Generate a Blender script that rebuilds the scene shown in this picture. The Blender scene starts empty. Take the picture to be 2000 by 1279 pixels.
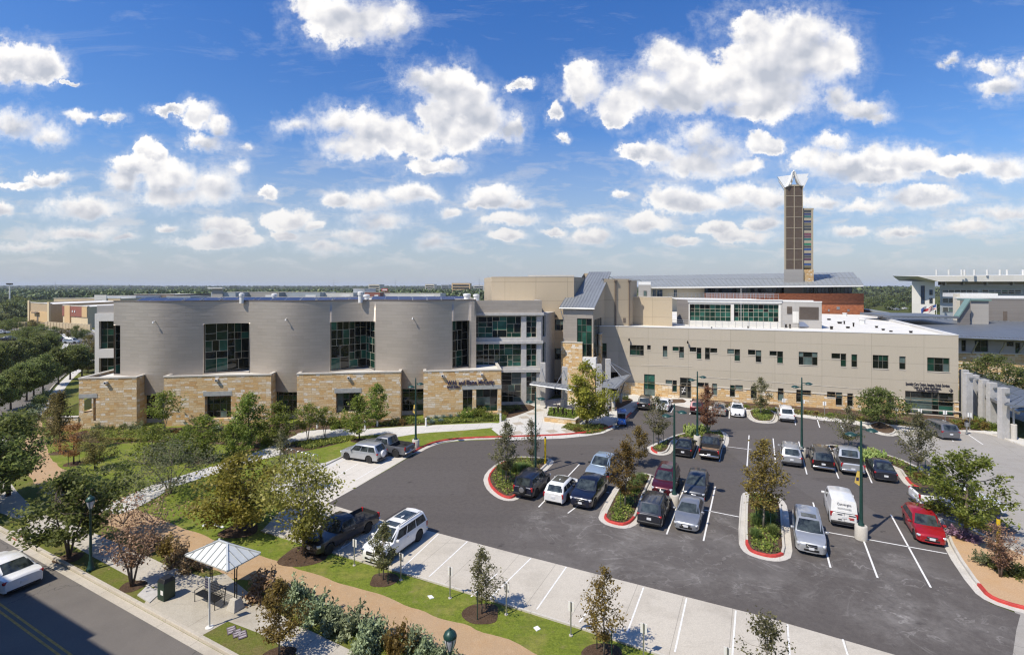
import bpy, bmesh, math, random
import numpy as np
from mathutils import Vector, Matrix
R=math.radians
SC=bpy.context.scene
COL=SC.collection
CAMH, F, CX, HY=18.0, 985.0, 1000.0, 558.0
def G(px, py, z=0.0):
 Y=F*(CAMH-z)/(py-HY)
 return Vector(((px-CX)*Y/F, Y, z))
def A(px, py, Y):
 return Vector(((px-CX)*Y/F, Y, CAMH-(py-HY)*Y/F))
def GP(pts, z=0.0):
 return[G(p[0], p[1], z)for p in pts]
SUN_EL=R(53.5)
SH=Vector((0.80, 0.60, 0)).normalized()
ST=Vector((0.4395, 0.8982, 0))
CR=Vector((0.8982, -0.4395, 0))
SD=Vector((0.90, -0.436, 0)).normalized()
def tag(o, label=None, cat=None, group=None, kind=None):
 if label:o['label']=label
 if cat:o['category']=cat
 if group:o['group']=group
 if kind:o['kind']=kind
 return o
def link(o, parent=None):
 COL.objects.link(o)
 if parent is not None:o.parent=parent
 return o
def thing(name, label, cat, loc=(0, 0, 0), rz=0.0, group=None):
 o=bpy.data.objects.new(name, None);COL.objects.link(o)
 o.location=loc;o.rotation_euler=(0, 0, rz);o.empty_display_size=.2
 return tag(o, label, cat, group)
def keep_world(o, root):
 o.parent=root
 o.matrix_parent_inverse=(Matrix.Translation(root.location)@Matrix.Rotation(root.rotation_euler.z, 4, 'Z')).inverted()
def copy_tree(o, parent=None):
 c=o.copy();COL.objects.link(c)
 if parent is not None:c.parent=parent
 for ch in o.children:copy_tree(ch, c)
 return c
MATS={}
class NT:
 def __init__(s, tree):s.t=tree;s.n=tree.nodes;s.l=tree.links
 def add(s, typ, **kw):
  n=s.n.new(typ)
  for k, v in kw.items():
   if k.startswith('i_'):
    key=k[2:]
    key=int(key)if key.isdigit()else key.replace('_', ' ')
    inp=n.inputs[key]
    if hasattr(v, 'is_linked')or isinstance(v, bpy.types.NodeSocket):s.l.new(v, inp)
    else:inp.default_value=v
   else:setattr(n, k, v)
  return n
 def math(s, op, a, b=None, c=None, clamp=False):
  n=s.n.new('ShaderNodeMath');n.operation=op;n.use_clamp=clamp
  for i, v in enumerate((a, b, c)):
   if v is None:continue
   if isinstance(v, bpy.types.NodeSocket):s.l.new(v, n.inputs[i])
   else:n.inputs[i].default_value=v
  return n.outputs[0]
 def noise(s, vec, scale, detail=4, rough=.55, dist=0.0):
  n=s.n.new('ShaderNodeTexNoise')
  if vec is not None:s.l.new(vec, n.inputs['Vector'])
  n.inputs['Scale'].default_value=scale;n.inputs['Detail'].default_value=detail
  n.inputs['Roughness'].default_value=rough;n.inputs['Distortion'].default_value=dist
  return n.outputs['Fac']
 def ramp(s, fac, stops):
  n=s.n.new('ShaderNodeValToRGB');s.l.new(fac, n.inputs[0])
  cr=n.color_ramp
  while len(cr.elements)<len(stops):cr.elements.new(.5)
  for e, (p, c)in zip(cr.elements, stops):
   e.position=p;e.color=(c[0], c[1], c[2], 1)if not isinstance(c, (int, float))else(c, c, c, 1)
  return n.outputs[0]
 def mix(s, fac, a, b, mode='MIX'):
  n=s.n.new('ShaderNodeMix');n.data_type='RGBA';n.blend_type=mode
  for key, v in((0, fac), (6, a), (7, b)):
   if isinstance(v, bpy.types.NodeSocket):s.l.new(v, n.inputs[key])
   elif key==0:n.inputs[0].default_value=v
   else:n.inputs[key].default_value=(v[0], v[1], v[2], 1)
  return n.outputs[2]
 def maprange(s, v, a, b, c, d):
  n=s.n.new('ShaderNodeMapRange');s.l.new(v, n.inputs[0])
  for i, x in enumerate((a, b, c, d)):n.inputs[i+1].default_value=x
  return n.outputs[0]
 def bump(s, h, strength=.3, dist=.02):
  n=s.n.new('ShaderNodeBump');s.l.new(h, n.inputs['Height'])
  n.inputs['Strength'].default_value=strength;n.inputs['Distance'].default_value=dist
  return n.outputs[0]
 def pos(s):return s.n.new('ShaderNodeNewGeometry').outputs['Position']
 def obj(s):return s.n.new('ShaderNodeTexCoord').outputs['Object']
 def uv(s):return s.n.new('ShaderNodeTexCoord').outputs['UV']
 def scalev(s, v, k):
  n=s.n.new('ShaderNodeVectorMath');n.operation='MULTIPLY';s.l.new(v, n.inputs[0]);n.inputs[1].default_value=k
  return n.outputs[0]
def M(name, fn=None):
 if name in MATS:return MATS[name]
 m=bpy.data.materials.new(name);m.use_nodes=True
 t=NT(m.node_tree)
 b=m.node_tree.nodes['Principled BSDF']
 fn(t, b)
 m.cycles.emission_sampling='NONE'
 MATS[name]=m
 return m
def setc(b, v, key='Base Color'):
 if isinstance(v, bpy.types.NodeSocket):b.id_data.links.new(v, b.inputs[key])
 else:b.inputs[key].default_value=(v[0], v[1], v[2], 1)
def plain(name, col, rough=.6, metal=0.0, spec=.5, coat=0.0, var=.12, vs=3.0, bump=0.0):
 def fn(t, b):
  if var:
   n=t.noise(t.pos(), vs, 5, .6)
   setc(b, t.ramp(n, [(.3, [c*(1-var)for c in col]), (.7, [min(1, c*(1+var))for c in col])]))
  else:setc(b, col)
  b.inputs['Roughness'].default_value=rough;b.inputs['Metallic'].default_value=metal
  b.inputs['Specular IOR Level'].default_value=spec
  b.inputs['Coat Weight'].default_value=coat;b.inputs['Coat Roughness'].default_value=.04
  if bump:
   t.l.new(t.bump(t.noise(t.pos(), vs*8, 4), bump, .02), b.inputs['Normal'])
 return M(name, fn)
class MB:
 def __init__(s):s.v=[];s.f=[];s.m=[]
 def poly(s, pts, m=0):
  k=len(s.v);s.v+=[tuple(p)for p in pts];s.f.append(tuple(range(k, k+len(pts))));s.m.append(m)
 def box(s, lo, hi, m=0):
  x0, y0, z0=lo;x1, y1, z1=hi
  s.hexa([(x0, y0, z0), (x1, y0, z0), (x1, y1, z0), (x0, y1, z0)], [(x0, y0, z1), (x1, y0, z1), (x1, y1, z1), (x0, y1, z1)], m)
 def hexa(s, bot, top, m=0):
  n=len(bot);k=len(s.v)
  s.v+=[tuple(p)for p in bot]+[tuple(p)for p in top]
  s.f.append(tuple(range(k+n-1, k-1, -1)));s.m.append(m)
  s.f.append(tuple(range(k+n, k+2*n)));s.m.append(m)
  for i in range(n):
   j=(i+1)%n
   s.f.append((k+i, k+j, k+n+j, k+n+i));s.m.append(m)
 def prism(s, pts, z0, z1, m=0):
  s.hexa([(p[0], p[1], z0)for p in pts], [(p[0], p[1], z1)for p in pts], m)
 def bar(s, a, b, w, h=None, m=0, up=Vector((0, 0, 1))):
  a=Vector(a);b=Vector(b);h=h or w;d=(b-a).normalized()
  if abs(d.dot(up))>.98:up=Vector((0, 1, 0))
  x=d.cross(up).normalized()*(w/2);y=x.cross(d).normalized()*(h/2)
  s.hexa([a-x-y, a+x-y, a+x+y, a-x+y], [b-x-y, b+x-y, b+x+y, b-x+y], m)
 def tube(s, path, radii, n=6, m=0, cap=True):
  path=[Vector(p)for p in path];k0=len(s.v)
  for i, p in enumerate(path):
   d=(path[min(i+1, len(path)-1)]-path[max(i-1, 0)]).normalized()
   u=d.orthogonal().normalized()if abs(d.z)<.95 else Vector((1, 0, 0))
   u=(u-d*u.dot(d)).normalized();w=d.cross(u)
   r=radii[i]if not isinstance(radii, (int, float))else radii
   for j in range(n):
    a=2*math.pi*j/n
    s.v.append(tuple(p+(u*math.cos(a)+w*math.sin(a))*r))
  for i in range(len(path)-1):
   for j in range(n):
    a=k0+i*n+j;b2=k0+i*n+(j+1)%n
    s.f.append((a, b2, b2+n, a+n));s.m.append(m)
  if cap:
   s.f.append(tuple(k0+j for j in range(n-1, -1, -1)));s.m.append(m)
   e=k0+(len(path)-1)*n
   s.f.append(tuple(e+j for j in range(n)));s.m.append(m)
 def lathe(s, prof, n=16, m=0, c=(0, 0, 0), axis='z'):
  k0=len(s.v)
  for(r, z)in prof:
   for j in range(n):
    a=2*math.pi*j/n
    p=(r*math.cos(a), r*math.sin(a), z)
    if axis=='y':p=(p[0], p[2], p[1])
    if axis=='x':p=(p[2], p[0], p[1])
    s.v.append((p[0]+c[0], p[1]+c[1], p[2]+c[2]))
  for i in range(len(prof)-1):
   for j in range(n):
    a=k0+i*n+j;b=k0+i*n+(j+1)%n
    q=(a, b, b+n, a+n)
    s.f.append(q if axis!='y' else q[::-1]);s.m.append(m)
  for e, rev in((0, True), (len(prof)-1, False)):
   if prof[e][0]>1e-4:
    q=tuple(k0+e*n+j for j in range(n))
    s.f.append(q[::-1]if rev!=(axis=='y')else q);s.m.append(m)
 def build(s, name, mats, parent=None, smooth=False, uv=True, world_root=None):
  me=bpy.data.meshes.new(name);me.from_pydata(s.v, [], s.f)
  if not isinstance(mats, (list, tuple)):mats=[mats]
  for m in mats:me.materials.append(m)
  me.polygons.foreach_set('material_index', s.m)
  if smooth:me.polygons.foreach_set('use_smooth', [True]*len(s.f))
  if uv:auto_uv(me)
  me.update()
  o=bpy.data.objects.new(name, me);COL.objects.link(o)
  if parent is not None:o.parent=parent
  if world_root is not None:keep_world(o, world_root)
  return o
def auto_uv(me):
 lay=me.uv_layers.new(name='UVMap');data=np.zeros(len(me.loops)*2)
 co=np.zeros(len(me.vertices)*3);me.vertices.foreach_get('co', co);co=co.reshape(-1, 3)
 for p in me.polygons:
  n=p.normal
  if abs(n.z)>.7:t=(1, 0, 0);u=(0, 1, 0)
  else:
   l=math.hypot(n.x, n.y)or 1;t=(-n.y/l, n.x/l, 0);u=(0, 0, 1)
  for li in p.loop_indices:
   c=co[me.loops[li].vertex_index]
   data[2*li]=c[0]*t[0]+c[1]*t[1];data[2*li+1]=c[1]*u[1]+c[2]*u[2]
 lay.data.foreach_set('uv', data)
def smooth_angle(o, deg=35):
 me=o.data
 me.polygons.foreach_set('use_smooth', [True]*len(me.polygons))
 bm=bmesh.new();bm.from_mesh(me)
 for e in bm.edges:
  if len(e.link_faces)==2 and e.calc_face_angle(0)>R(deg):e.smooth=False
 bm.to_mesh(me);bm.free()
def bevel_mesh(o, w=.05, seg=2, deg=25):
 bm=bmesh.new();bm.from_mesh(o.data)
 bmesh.ops.remove_doubles(bm, verts=bm.verts, dist=1e-4)
 es=[e for e in bm.edges if len(e.link_faces)==2 and e.calc_face_angle(0)>R(deg)]
 bmesh.ops.bevel(bm, geom=es, offset=w, segments=seg, affect='EDGES', profile=.5, clamp_overlap=True)
 bm.to_mesh(o.data);bm.free()
def text_obj(name, body, size, mtx, mat, parent=None, root=None, depth=.02, align='LEFT', bold=0.0, xs=1.0, width=None):
 cu=bpy.data.curves.new(name, 'FONT');cu.body=body;cu.size=size;cu.extrude=depth/2
 cu.align_x=align;cu.offset=bold;cu.resolution_u=2
 tmp=bpy.data.objects.new(name+'_tmp', cu);COL.objects.link(tmp)
 dg=bpy.context.evaluated_depsgraph_get()
 me=bpy.data.meshes.new_from_object(tmp.evaluated_get(dg))
 bpy.data.objects.remove(tmp)
 if width:
  xx=[v.co.x for v in me.vertices];xs=width/max(.01, max(xx)-min(xx))
 me.transform(mtx@Matrix.Diagonal((xs, 1, 1, 1)));me.materials.clear();me.materials.append(mat)
 o=bpy.data.objects.new(name, me);COL.objects.link(o)
 if parent is not None:o.parent=parent
 if root is not None:keep_world(o, root)
 return o
class Wall:
 def __init__(s, p0, p1, z0, z1):
  s.p0=Vector((p0[0], p0[1], 0));e=Vector((p1[0], p1[1], 0))-s.p0
  s.L=e.length;s.d=e.normalized();s.n=Vector((s.d.y, -s.d.x, 0));s.z0=z0;s.z1=z1;s.ops=[]
 def at(s, u, z, off=0.0):
  p=s.p0+s.d*u+s.n*off;return Vector((p.x, p.y, z))
 def uv(s, px, py):
  r=Vector(((px-CX)/F, 1, -(py-HY)/F));c=Vector((0, 0, CAMH))
  t=(s.p0-c).dot(s.n)/r.dot(s.n);P=c+r*t
  return(P-s.p0).dot(s.d), P.z
 def rect(s, x0, y0, x1, y1):
  xm=(x0+x1)/2;ym=(y0+y1)/2
  u0=s.uv(x0, ym)[0];u1=s.uv(x1, ym)[0];z1=s.uv(xm, y0)[1];z0=s.uv(xm, y1)[1]
  return(u0, u1, z0, z1)
 def cut(s, r):s.ops.append(r);return r
 def emit(s, mb, m=0, rm=None, depth=.3, z_split=None):
  rm=m if rm is None else rm
  us=sorted({0.0, s.L, *[min(max(o[0], 0), s.L)for o in s.ops], *[min(max(o[1], 0), s.L)for o in s.ops]})
  zs=sorted({s.z0, s.z1, *[min(max(o[2], s.z0), s.z1)for o in s.ops], *[min(max(o[3], s.z0), s.z1)for o in s.ops], *([z_split[0]]if z_split else[])})
  for i in range(len(us)-1):
   for j in range(len(zs)-1):
    if us[i+1]-us[i]<1e-5 or zs[j+1]-zs[j]<1e-5:continue
    uc=(us[i]+us[i+1])/2;zc=(zs[j]+zs[j+1])/2
    if any(o[0]<uc<o[1]and o[2]<zc<o[3]for o in s.ops):continue
    mm=z_split[1]if z_split and zc<z_split[0]else m
    mb.poly([s.at(us[i], zs[j]), s.at(us[i+1], zs[j]), s.at(us[i+1], zs[j+1]), s.at(us[i], zs[j+1])], mm)
  for(a, b, c, d)in s.ops:
   D=-depth
   mb.poly([s.at(a, c), s.at(a, c, D), s.at(a, d, D), s.at(a, d)][::-1], rm)
   mb.poly([s.at(b, c), s.at(b, c, D), s.at(b, d, D), s.at(b, d)], rm)
   mb.poly([s.at(a, d), s.at(a, d, D), s.at(b, d, D), s.at(b, d)][::-1], rm)
   mb.poly([s.at(a, c), s.at(b, c), s.at(b, c, D), s.at(a, c, D)], rm)
 def bar(s, mb, u0, u1, z0, z1, off0, off1, m=0):
  mb.hexa([s.at(u0, z0, off0), s.at(u0, z0, off1), s.at(u1, z0, off1), s.at(u1, z0, off0)], [s.at(u0, z1, off0), s.at(u0, z1, off1), s.at(u1, z1, off1), s.at(u1, z1, off0)], m)
def split_cells(rnd, a, b, c, d, minw, minh, depth):
 """uneven division of a glazed opening into lights"""
 w=b-a;h=d-c
 if depth==0 or(w<2*minw and h<2*minh):return[(a, b, c, d)]
 if(w/minw>h/minh and w>=2*minw)or h<2*minh:
  t=a+w*rnd.choice((.33, .5, .62));t=min(max(t, a+minw), b-minw)
  return split_cells(rnd, a, t, c, d, minw, minh, depth-1)+split_cells(rnd, t, b, c, d, minw, minh, depth-1)
 t=c+h*rnd.choice((.35, .5, .65));t=min(max(t, c+minh), d-minh)
 return split_cells(rnd, a, b, c, t, minw, minh, depth-1)+split_cells(rnd, a, b, t, d, minw, minh, depth-1)
def window(root, W, r, inset=.15, vs=(), hs=(), cells=None, seed=0, pal=(0, 0, 0, 1, 2), fw=.05, fmat='bronze_frame', name='window', cut=True):
 """frame = a part of the building, its panes = one sub-part"""
 if cut:W.cut(r)
 rnd=random.Random(seed*7+3)
 a, b, c, d=r
 if cells is None:
  us=[a]+[a+(b-a)*v for v in vs]+[b];zs=[c]+[c+(d-c)*h for h in hs]+[d]
  cells=[(us[i], us[i+1], zs[j], zs[j+1])for i in range(len(us)-1)for j in range(len(zs)-1)]
 fr=MB();pn=MB();k=fw/2
 W.bar(fr, a, b, c, c+fw, -inset-.06, -inset+.05);W.bar(fr, a, b, d-fw, d, -inset-.06, -inset+.05)
 W.bar(fr, a, a+fw, c+fw, d-fw, -inset-.06, -inset+.05);W.bar(fr, b-fw, b, c+fw, d-fw, -inset-.06, -inset+.05)
 done=set()
 for(x0, x1, y0, y1)in cells:
  if x0>a+.01:W.bar(fr, x0-k, x0+k, max(y0, c+fw), min(y1, d-fw), -inset-.05, -inset+.035)
  if y0>c+.01:W.bar(fr, max(x0+k, a+fw), min(x1-k, b-fw), y0-k, y0+k, -inset-.05, -inset+.03)
  j=[rnd.uniform(-.006, .006)for _ in range(4)]
  pn.poly([W.at(x0, y0, -inset+j[0]), W.at(x1, y0, -inset+j[1]), W.at(x1, y1, -inset+j[2]), W.at(x0, y1, -inset+j[3])], rnd.choice(pal))
 f=fr.build(name, M(fmat));keep_world(f, root)
 p=pn.build('pane', [M('glass_dark'), M('glass_green'), M('glass_teal'), M('glass_pale'), M('glass_blue')])
 p.parent=f;p.matrix_parent_inverse=Matrix()
 return f
def glass(name, col, rough=.02, spec=.5):
 def fn(t, b):
  n=t.noise(t.pos(), .8, 2)
  setc(b, t.ramp(n, [(.35, [c*.7 for c in col]), (.65, [c*1.25 for c in col])]))
  b.inputs['Roughness'].default_value=rough;b.inputs['IOR'].default_value=1.52
  b.inputs['Specular IOR Level'].default_value=spec
  t.l.new(t.bump(t.noise(t.pos(), .9, 1), .06, .05), b.inputs['Normal'])
 return M(name, fn)
glass('glass_dark', (.006, .009, .008));glass('glass_green', (.010, .040, .027));glass('glass_teal', (.026, .095, .070))
glass('glass_pale', (.10, .14, .13), .08);glass('glass_blue', (.03, .06, .11), .03, .8)
plain('bronze_frame', (.16, .15, .12), .45, .3, var=.05);plain('cream_frame', (.40, .37, .29), .5, .1, var=.05);plain('pale_frame', (.42, .42, .40), .4, .3, var=.05)
plain('dark_frame', (.03, .03, .03), .5, var=.1)
def f_asphalt(t, b):
 p=t.pos()
 fine=t.noise(p, 22, 6, .7);big=t.noise(p, .12, 4, .6);mid=t.noise(p, .9, 5, .6)
 col=t.ramp(fine, [(.25, (.072, .063, .056)), (.75, (.135, .119, .108))])
 col=t.mix(t.maprange(big, .35, .7, 0, .5), col, (.098, .086, .077))
 col=t.mix(t.maprange(mid, .62, .8, 0, .35), col, (.075, .068, .06))
 mask=None
 for(px, py, r)in((1130, 1035, 6), (1230, 1060, 7), (1330, 1075, 6), (1420, 1090, 5), (1480, 1120, 4), (1425, 1030, 3), (1740, 1130, 5), (1800, 1200, 5), (1700, 1080, 3), (1560, 1100, 2.5)):
  c=G(px, py)
  v=t.add('ShaderNodeVectorMath', operation='DISTANCE', i_0=p, i_1=(c.x, c.y, 0.0))
  q=t.maprange(v.outputs['Value'], r*.45, r, 1, 0)
  mask=q if mask is None else t.math('MAXIMUM', mask, q)
 w=t.noise(t.scalev(p, (.62, .8, 1)), .36, 5, .60, .55)
 ring=t.math('ABSOLUTE', t.math('SUBTRACT', t.math('FRACT', t.math('MULTIPLY', w, 8.0)), .5))
 line=t.math('MULTIPLY', t.maprange(ring, 0, .11, 1, 0), t.maprange(t.noise(p, .7, 3), .4, .6, .15, 1))
 film=t.maprange(t.noise(p, .35, 6, .6, .4), .44, .70, 0, .36)
 wet=t.math('MULTIPLY', mask, t.math('ADD', t.math('MULTIPLY', line, .50), film, clamp=True))
 col=t.mix(wet, col, (.34, .32, .295))
 spots=t.maprange(t.noise(p, 1.7, 2), .76, .80, 0, .4)
 col=t.mix(spots, col, (.17, .15, .13))
 mot=t.noise(p, 2.8, 5, .75);col=t.mix(t.maprange(mot, .42, .66, 0, .40), col, (.050, .044, .041));patch=t.add('ShaderNodeTexVoronoi', i_Scale=.085, distance='CHEBYCHEV');t.l.new(p, patch.inputs['Vector']);sxp=t.add('ShaderNodeSeparateColor');t.l.new(patch.outputs['Color'], sxp.inputs[0]);col=t.mix(t.maprange(sxp.outputs[0], .2, .9, 0, .32), col, (.145, .132, .122));oil=t.maprange(t.noise(p, .9, 3, .6), .66, .74, 0, .5);col=t.mix(oil, col, (.022, .020, .019))
 tr=t.maprange(t.noise(t.scalev(p, (.05, .8, 1)), .5, 3), .55, .75, 0, .25)
 col=t.mix(tr, col, (.048, .044, .043))
 setc(b, col);b.inputs['Roughness'].default_value=.85;b.inputs['Specular IOR Level'].default_value=.3
 t.l.new(t.bump(fine, .35, .01), b.inputs['Normal'])
M('lot_asphalt', f_asphalt)
def f_road(t, b):
 p=t.pos();fine=t.noise(p, 30, 5, .75);mid=t.noise(p, .5, 5, .65)
 col=t.ramp(fine, [(.3, (.105, .093, .081)), (.7, (.19, .172, .152))])
 col=t.mix(t.maprange(mid, .4, .7, 0, .35), col, (.085, .078, .072))
 crack=t.add('ShaderNodeTexVoronoi', feature='DISTANCE_TO_EDGE', i_Scale=.11)
 w=t.add('ShaderNodeVectorMath', operation='ADD', i_0=p);w2=t.add('ShaderNodeTexNoise', i_Scale=.6, i_Detail=6.0);t.l.new(p, w2.inputs['Vector'])
 sc=t.add('ShaderNodeVectorMath', operation='SCALE', i_0=w2.outputs['Color']);sc.inputs['Scale'].default_value=3.0
 t.l.new(sc.outputs[0], w.inputs[1]);t.l.new(w.outputs[0], crack.inputs['Vector'])
 col=t.mix(t.maprange(crack.outputs['Distance'], .0, .004, .7, 0), col, (.025, .024, .024))
 setc(b, col);b.inputs['Roughness'].default_value=.9;t.l.new(t.bump(fine, .4, .01), b.inputs['Normal'])
M('street_asphalt', f_road)
def concrete(name, lo, hi, joint=None, rot=0.0, stain=.35, stainc=(.20, .17, .13), off=(0, 0)):
 def fn(t, b):
  p=t.pos();fine=t.noise(p, 14, 6, .7);mid=t.noise(p, .45, 6, .65);big=t.noise(p, .11, 3)
  col=t.ramp(fine, [(.3, lo), (.7, hi)])
  col=t.mix(t.maprange(mid, .5, .78, 0, stain), col, stainc)
  col=t.mix(t.maprange(big, .45, .7, 0, .25), col, [c*.75 for c in lo])
  col=t.mix(t.maprange(t.noise(p, 2.5, 5, .75), .50, .72, 0, .22), col, [c*.6 for c in lo]);st=t.maprange(t.noise(t.scalev(p, (.3, 2.2, 1)), .6, 4), .6, .75, 0, .3)
  col=t.mix(st, col, [c*.55 for c in lo])
  if joint:
   mp=t.add('ShaderNodeMapping');t.l.new(p, mp.inputs[0]);mp.inputs['Rotation'].default_value=(0, 0, rot);mp.inputs['Location'].default_value=(off[0], off[1], 0)
   sx=t.add('ShaderNodeSeparateXYZ', i_0=mp.outputs[0])
   jn=None
   for k, per in enumerate(joint):
    if not per:continue
    d=t.math('ABSOLUTE', t.math('SUBTRACT', t.math('FRACT', t.math('DIVIDE', sx.outputs[k], per)), .5))
    ln=t.maprange(d, 0, .022/per, 1, 0)
    jn=ln if jn is None else t.math('MAXIMUM', jn, ln)
   col=t.mix(t.math('MULTIPLY', jn, .75), col, [c*.35 for c in lo])
  setc(b, col);b.inputs['Roughness'].default_value=.85;b.inputs['Specular IOR Level'].default_value=.25
  t.l.new(t.bump(fine, .2, .01), b.inputs['Normal'])
 return M(name, fn)
aST=-math.atan2(ST.y, ST.x)+math.pi/2
concrete('stall_concrete', (.43, .39, .325), (.59, .54, .455), (2.62, 0), aST, .4)
concrete('pad_concrete', (.52, .48, .41), (.66, .615, .54), (2.6, 5.2), aST, .22, (.36, .31, .25))
concrete('walk_concrete', (.50, .48, .44), (.66, .64, .59), (1.6, 1.6), .12, .15)
concrete('street_walk', (.40, .365, .31), (.54, .50, .43), (1.5, 0), math.atan2(.436, .9), .35)
concrete('bus_pad', (.36, .325, .265), (.50, .46, .385), (3.6, 0), math.atan2(.436, .9), .5, (.19, .155, .105))
concrete('drive_concrete', (.29, .27, .24), (.39, .365, .325), (4.5, 4.5), aST, .4)
concrete('kerb_concrete', (.46, .43, .375), (.62, .585, .52), (2.5, 0), aST, .4)
concrete('street_kerb', (.40, .36, .295), (.55, .50, .42), (3.0, 0), math.atan2(.436, .9), .4)
concrete('post_concrete', (.46, .43, .38), (.60, .57, .50), None, 0, .3)
plain('red_paint', (.46, .045, .035), .6, var=.25, vs=2.0);plain('white_paint', (.72, .71, .68), .7, var=.15, vs=6.0)
plain('yellow_paint', (.42, .26, .06), .7, var=.3, vs=4.0);plain('brick_pavers', (.30, .10, .06), .8, var=.3, vs=9)
def f_grass(t, b):
 p=t.pos();fine=t.noise(p, 9, 7, .8);mid=t.noise(p, .55, 6, .65);big=t.noise(p, .09, 3)
 stripe=t.noise(t.scalev(p, (.35, 3.0, 1)), 1.2, 4, .6)
 col=t.ramp(fine, [(.25, (.075, .098, .012)), (.5, (.165, .205, .026)), (.78, (.30, .33, .065))])
 col=t.mix(t.maprange(mid, .48, .72, 0, .8), col, (.29, .25, .075))
 col=t.mix(t.maprange(big, .5, .7, 0, .35), col, (.125, .18, .022))
 col=t.mix(t.maprange(stripe, .48, .75, 0, .5), col, (.08, .115, .016))
 tuft=t.noise(p, 2.6, 4, .75);col=t.mix(t.maprange(tuft, .45, .68, 0, .55), col, (.055, .085, .012));col=t.mix(t.maprange(t.noise(p, 1.3, 5, .7), .56, .70, 0, .45), col, (.34, .29, .12))
 setc(b, col);b.inputs['Roughness'].default_value=.9;b.inputs['Specular IOR Level'].default_value=.15
 t.l.new(t.bump(fine, .9, .06), b.inputs['Normal'])
M('lawn_grass', f_grass)
def f_dry(t, b):
 p=t.pos();fine=t.noise(p, 9, 7, .8);mid=t.noise(p, .7, 6, .65)
 col=t.ramp(fine, [(.25, (.06, .075, .014)), (.5, (.13, .15, .028)), (.78, (.24, .25, .07))])
 col=t.mix(t.maprange(mid, .45, .68, 0, .85), col, t.ramp(fine, [(.3, (.10, .08, .03)), (.7, (.26, .21, .095))]))
 setc(b, col);b.inputs['Roughness'].default_value=.95;b.inputs['Specular IOR Level'].default_value=.1
 t.l.new(t.bump(fine, .9, .06), b.inputs['Normal'])
M('verge_grass', f_dry)
def f_trail(t, b):
 p=t.pos();fine=t.noise(p, 16, 7, .8);mid=t.noise(p, .8, 7, .7);big=t.noise(p, .15, 3)
 col=t.ramp(fine, [(.25, (.31, .205, .115)), (.75, (.49, .345, .21))])
 col=t.mix(t.maprange(mid, .48, .72, 0, .75), col, t.ramp(fine, [(.3, (.36, .215, .105)), (.7, (.52, .34, .18))]))
 col=t.mix(t.maprange(big, .5, .7, 0, .4), col, (.44, .32, .215))
 tr=t.maprange(t.noise(t.scalev(p, (.3, 1.6, 1)), .9, 4), .58, .75, 0, .45)
 col=t.mix(tr, col, (.22, .125, .06));col=t.mix(t.maprange(t.noise(p, 2.0, 6, .8), .48, .74, 0, .35), col, (.55, .41, .27));col=t.mix(t.maprange(t.noise(p, 1.6, 6, .8), .60, .78, 0, .5), col, (.22, .15, .085))
 setc(b, col);b.inputs['Roughness'].default_value=.95;b.inputs['Specular IOR Level'].default_value=.1
 t.l.new(t.bump(t.math('ADD', fine, mid), .5, .05), b.inputs['Normal'])
M('trail_granite', f_trail)
def f_gran(t, b):
 p=t.pos();fine=t.noise(p, 14, 7, .8);mid=t.noise(p, .6, 5)
 col=t.ramp(fine, [(.25, (.34, .20, .10)), (.75, (.60, .42, .25))])
 col=t.mix(t.maprange(mid, .5, .7, 0, .5), col, (.46, .27, .11))
 setc(b, col);b.inputs['Roughness'].default_value=.95;t.l.new(t.bump(fine, .6, .04), b.inputs['Normal'])
M('island_gravel', f_gran)
def f_mulch(t, b):
 p=t.pos();v=t.add('ShaderNodeTexVoronoi', i_Scale=9.0);t.l.new(t.scalev(p, (1, 1, 1)), v.inputs['Vector'])
 fine=t.noise(p, 18, 6, .8);mid=t.noise(p, .8, 4)
 col=t.ramp(fine, [(.25, (.045, .028, .018)), (.55, (.135, .088, .058)), (.8, (.27, .19, .13))])
 sx=t.add('ShaderNodeSeparateColor');t.l.new(v.outputs['Color'], sx.inputs[0])
 col=t.mix(t.math('MULTIPLY', sx.outputs[0], .5), col, (.06, .037, .024))
 col=t.mix(t.maprange(mid, .5, .7, 0, .4), col, (.20, .15, .10))
 setc(b, col);b.inputs['Roughness'].default_value=.95;b.inputs['Specular IOR Level'].default_value=.1
 t.l.new(t.bump(fine, 1.0, .08), b.inputs['Normal'])
M('bark_mulch', f_mulch)
def f_far(t, b):
 p=t.pos();a=t.noise(p, .012, 6, .7);c=t.noise(p, .06, 6, .7);d=t.noise(p, 1.5, 5, .7)
 col=t.ramp(a, [(.35, (.045, .062, .018)), (.5, (.10, .105, .04)), (.65, (.055, .075, .022))])
 col=t.mix(t.maprange(c, .5, .7, 0, .5), col, (.15, .13, .07));col=t.mix(t.maprange(d, .4, .7, 0, .5), col, (.04, .055, .015))
 setc(b, col);b.inputs['Roughness'].default_value=1;b.inputs['Specular IOR Level'].default_value=0
M('far_ground', f_far)
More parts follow.
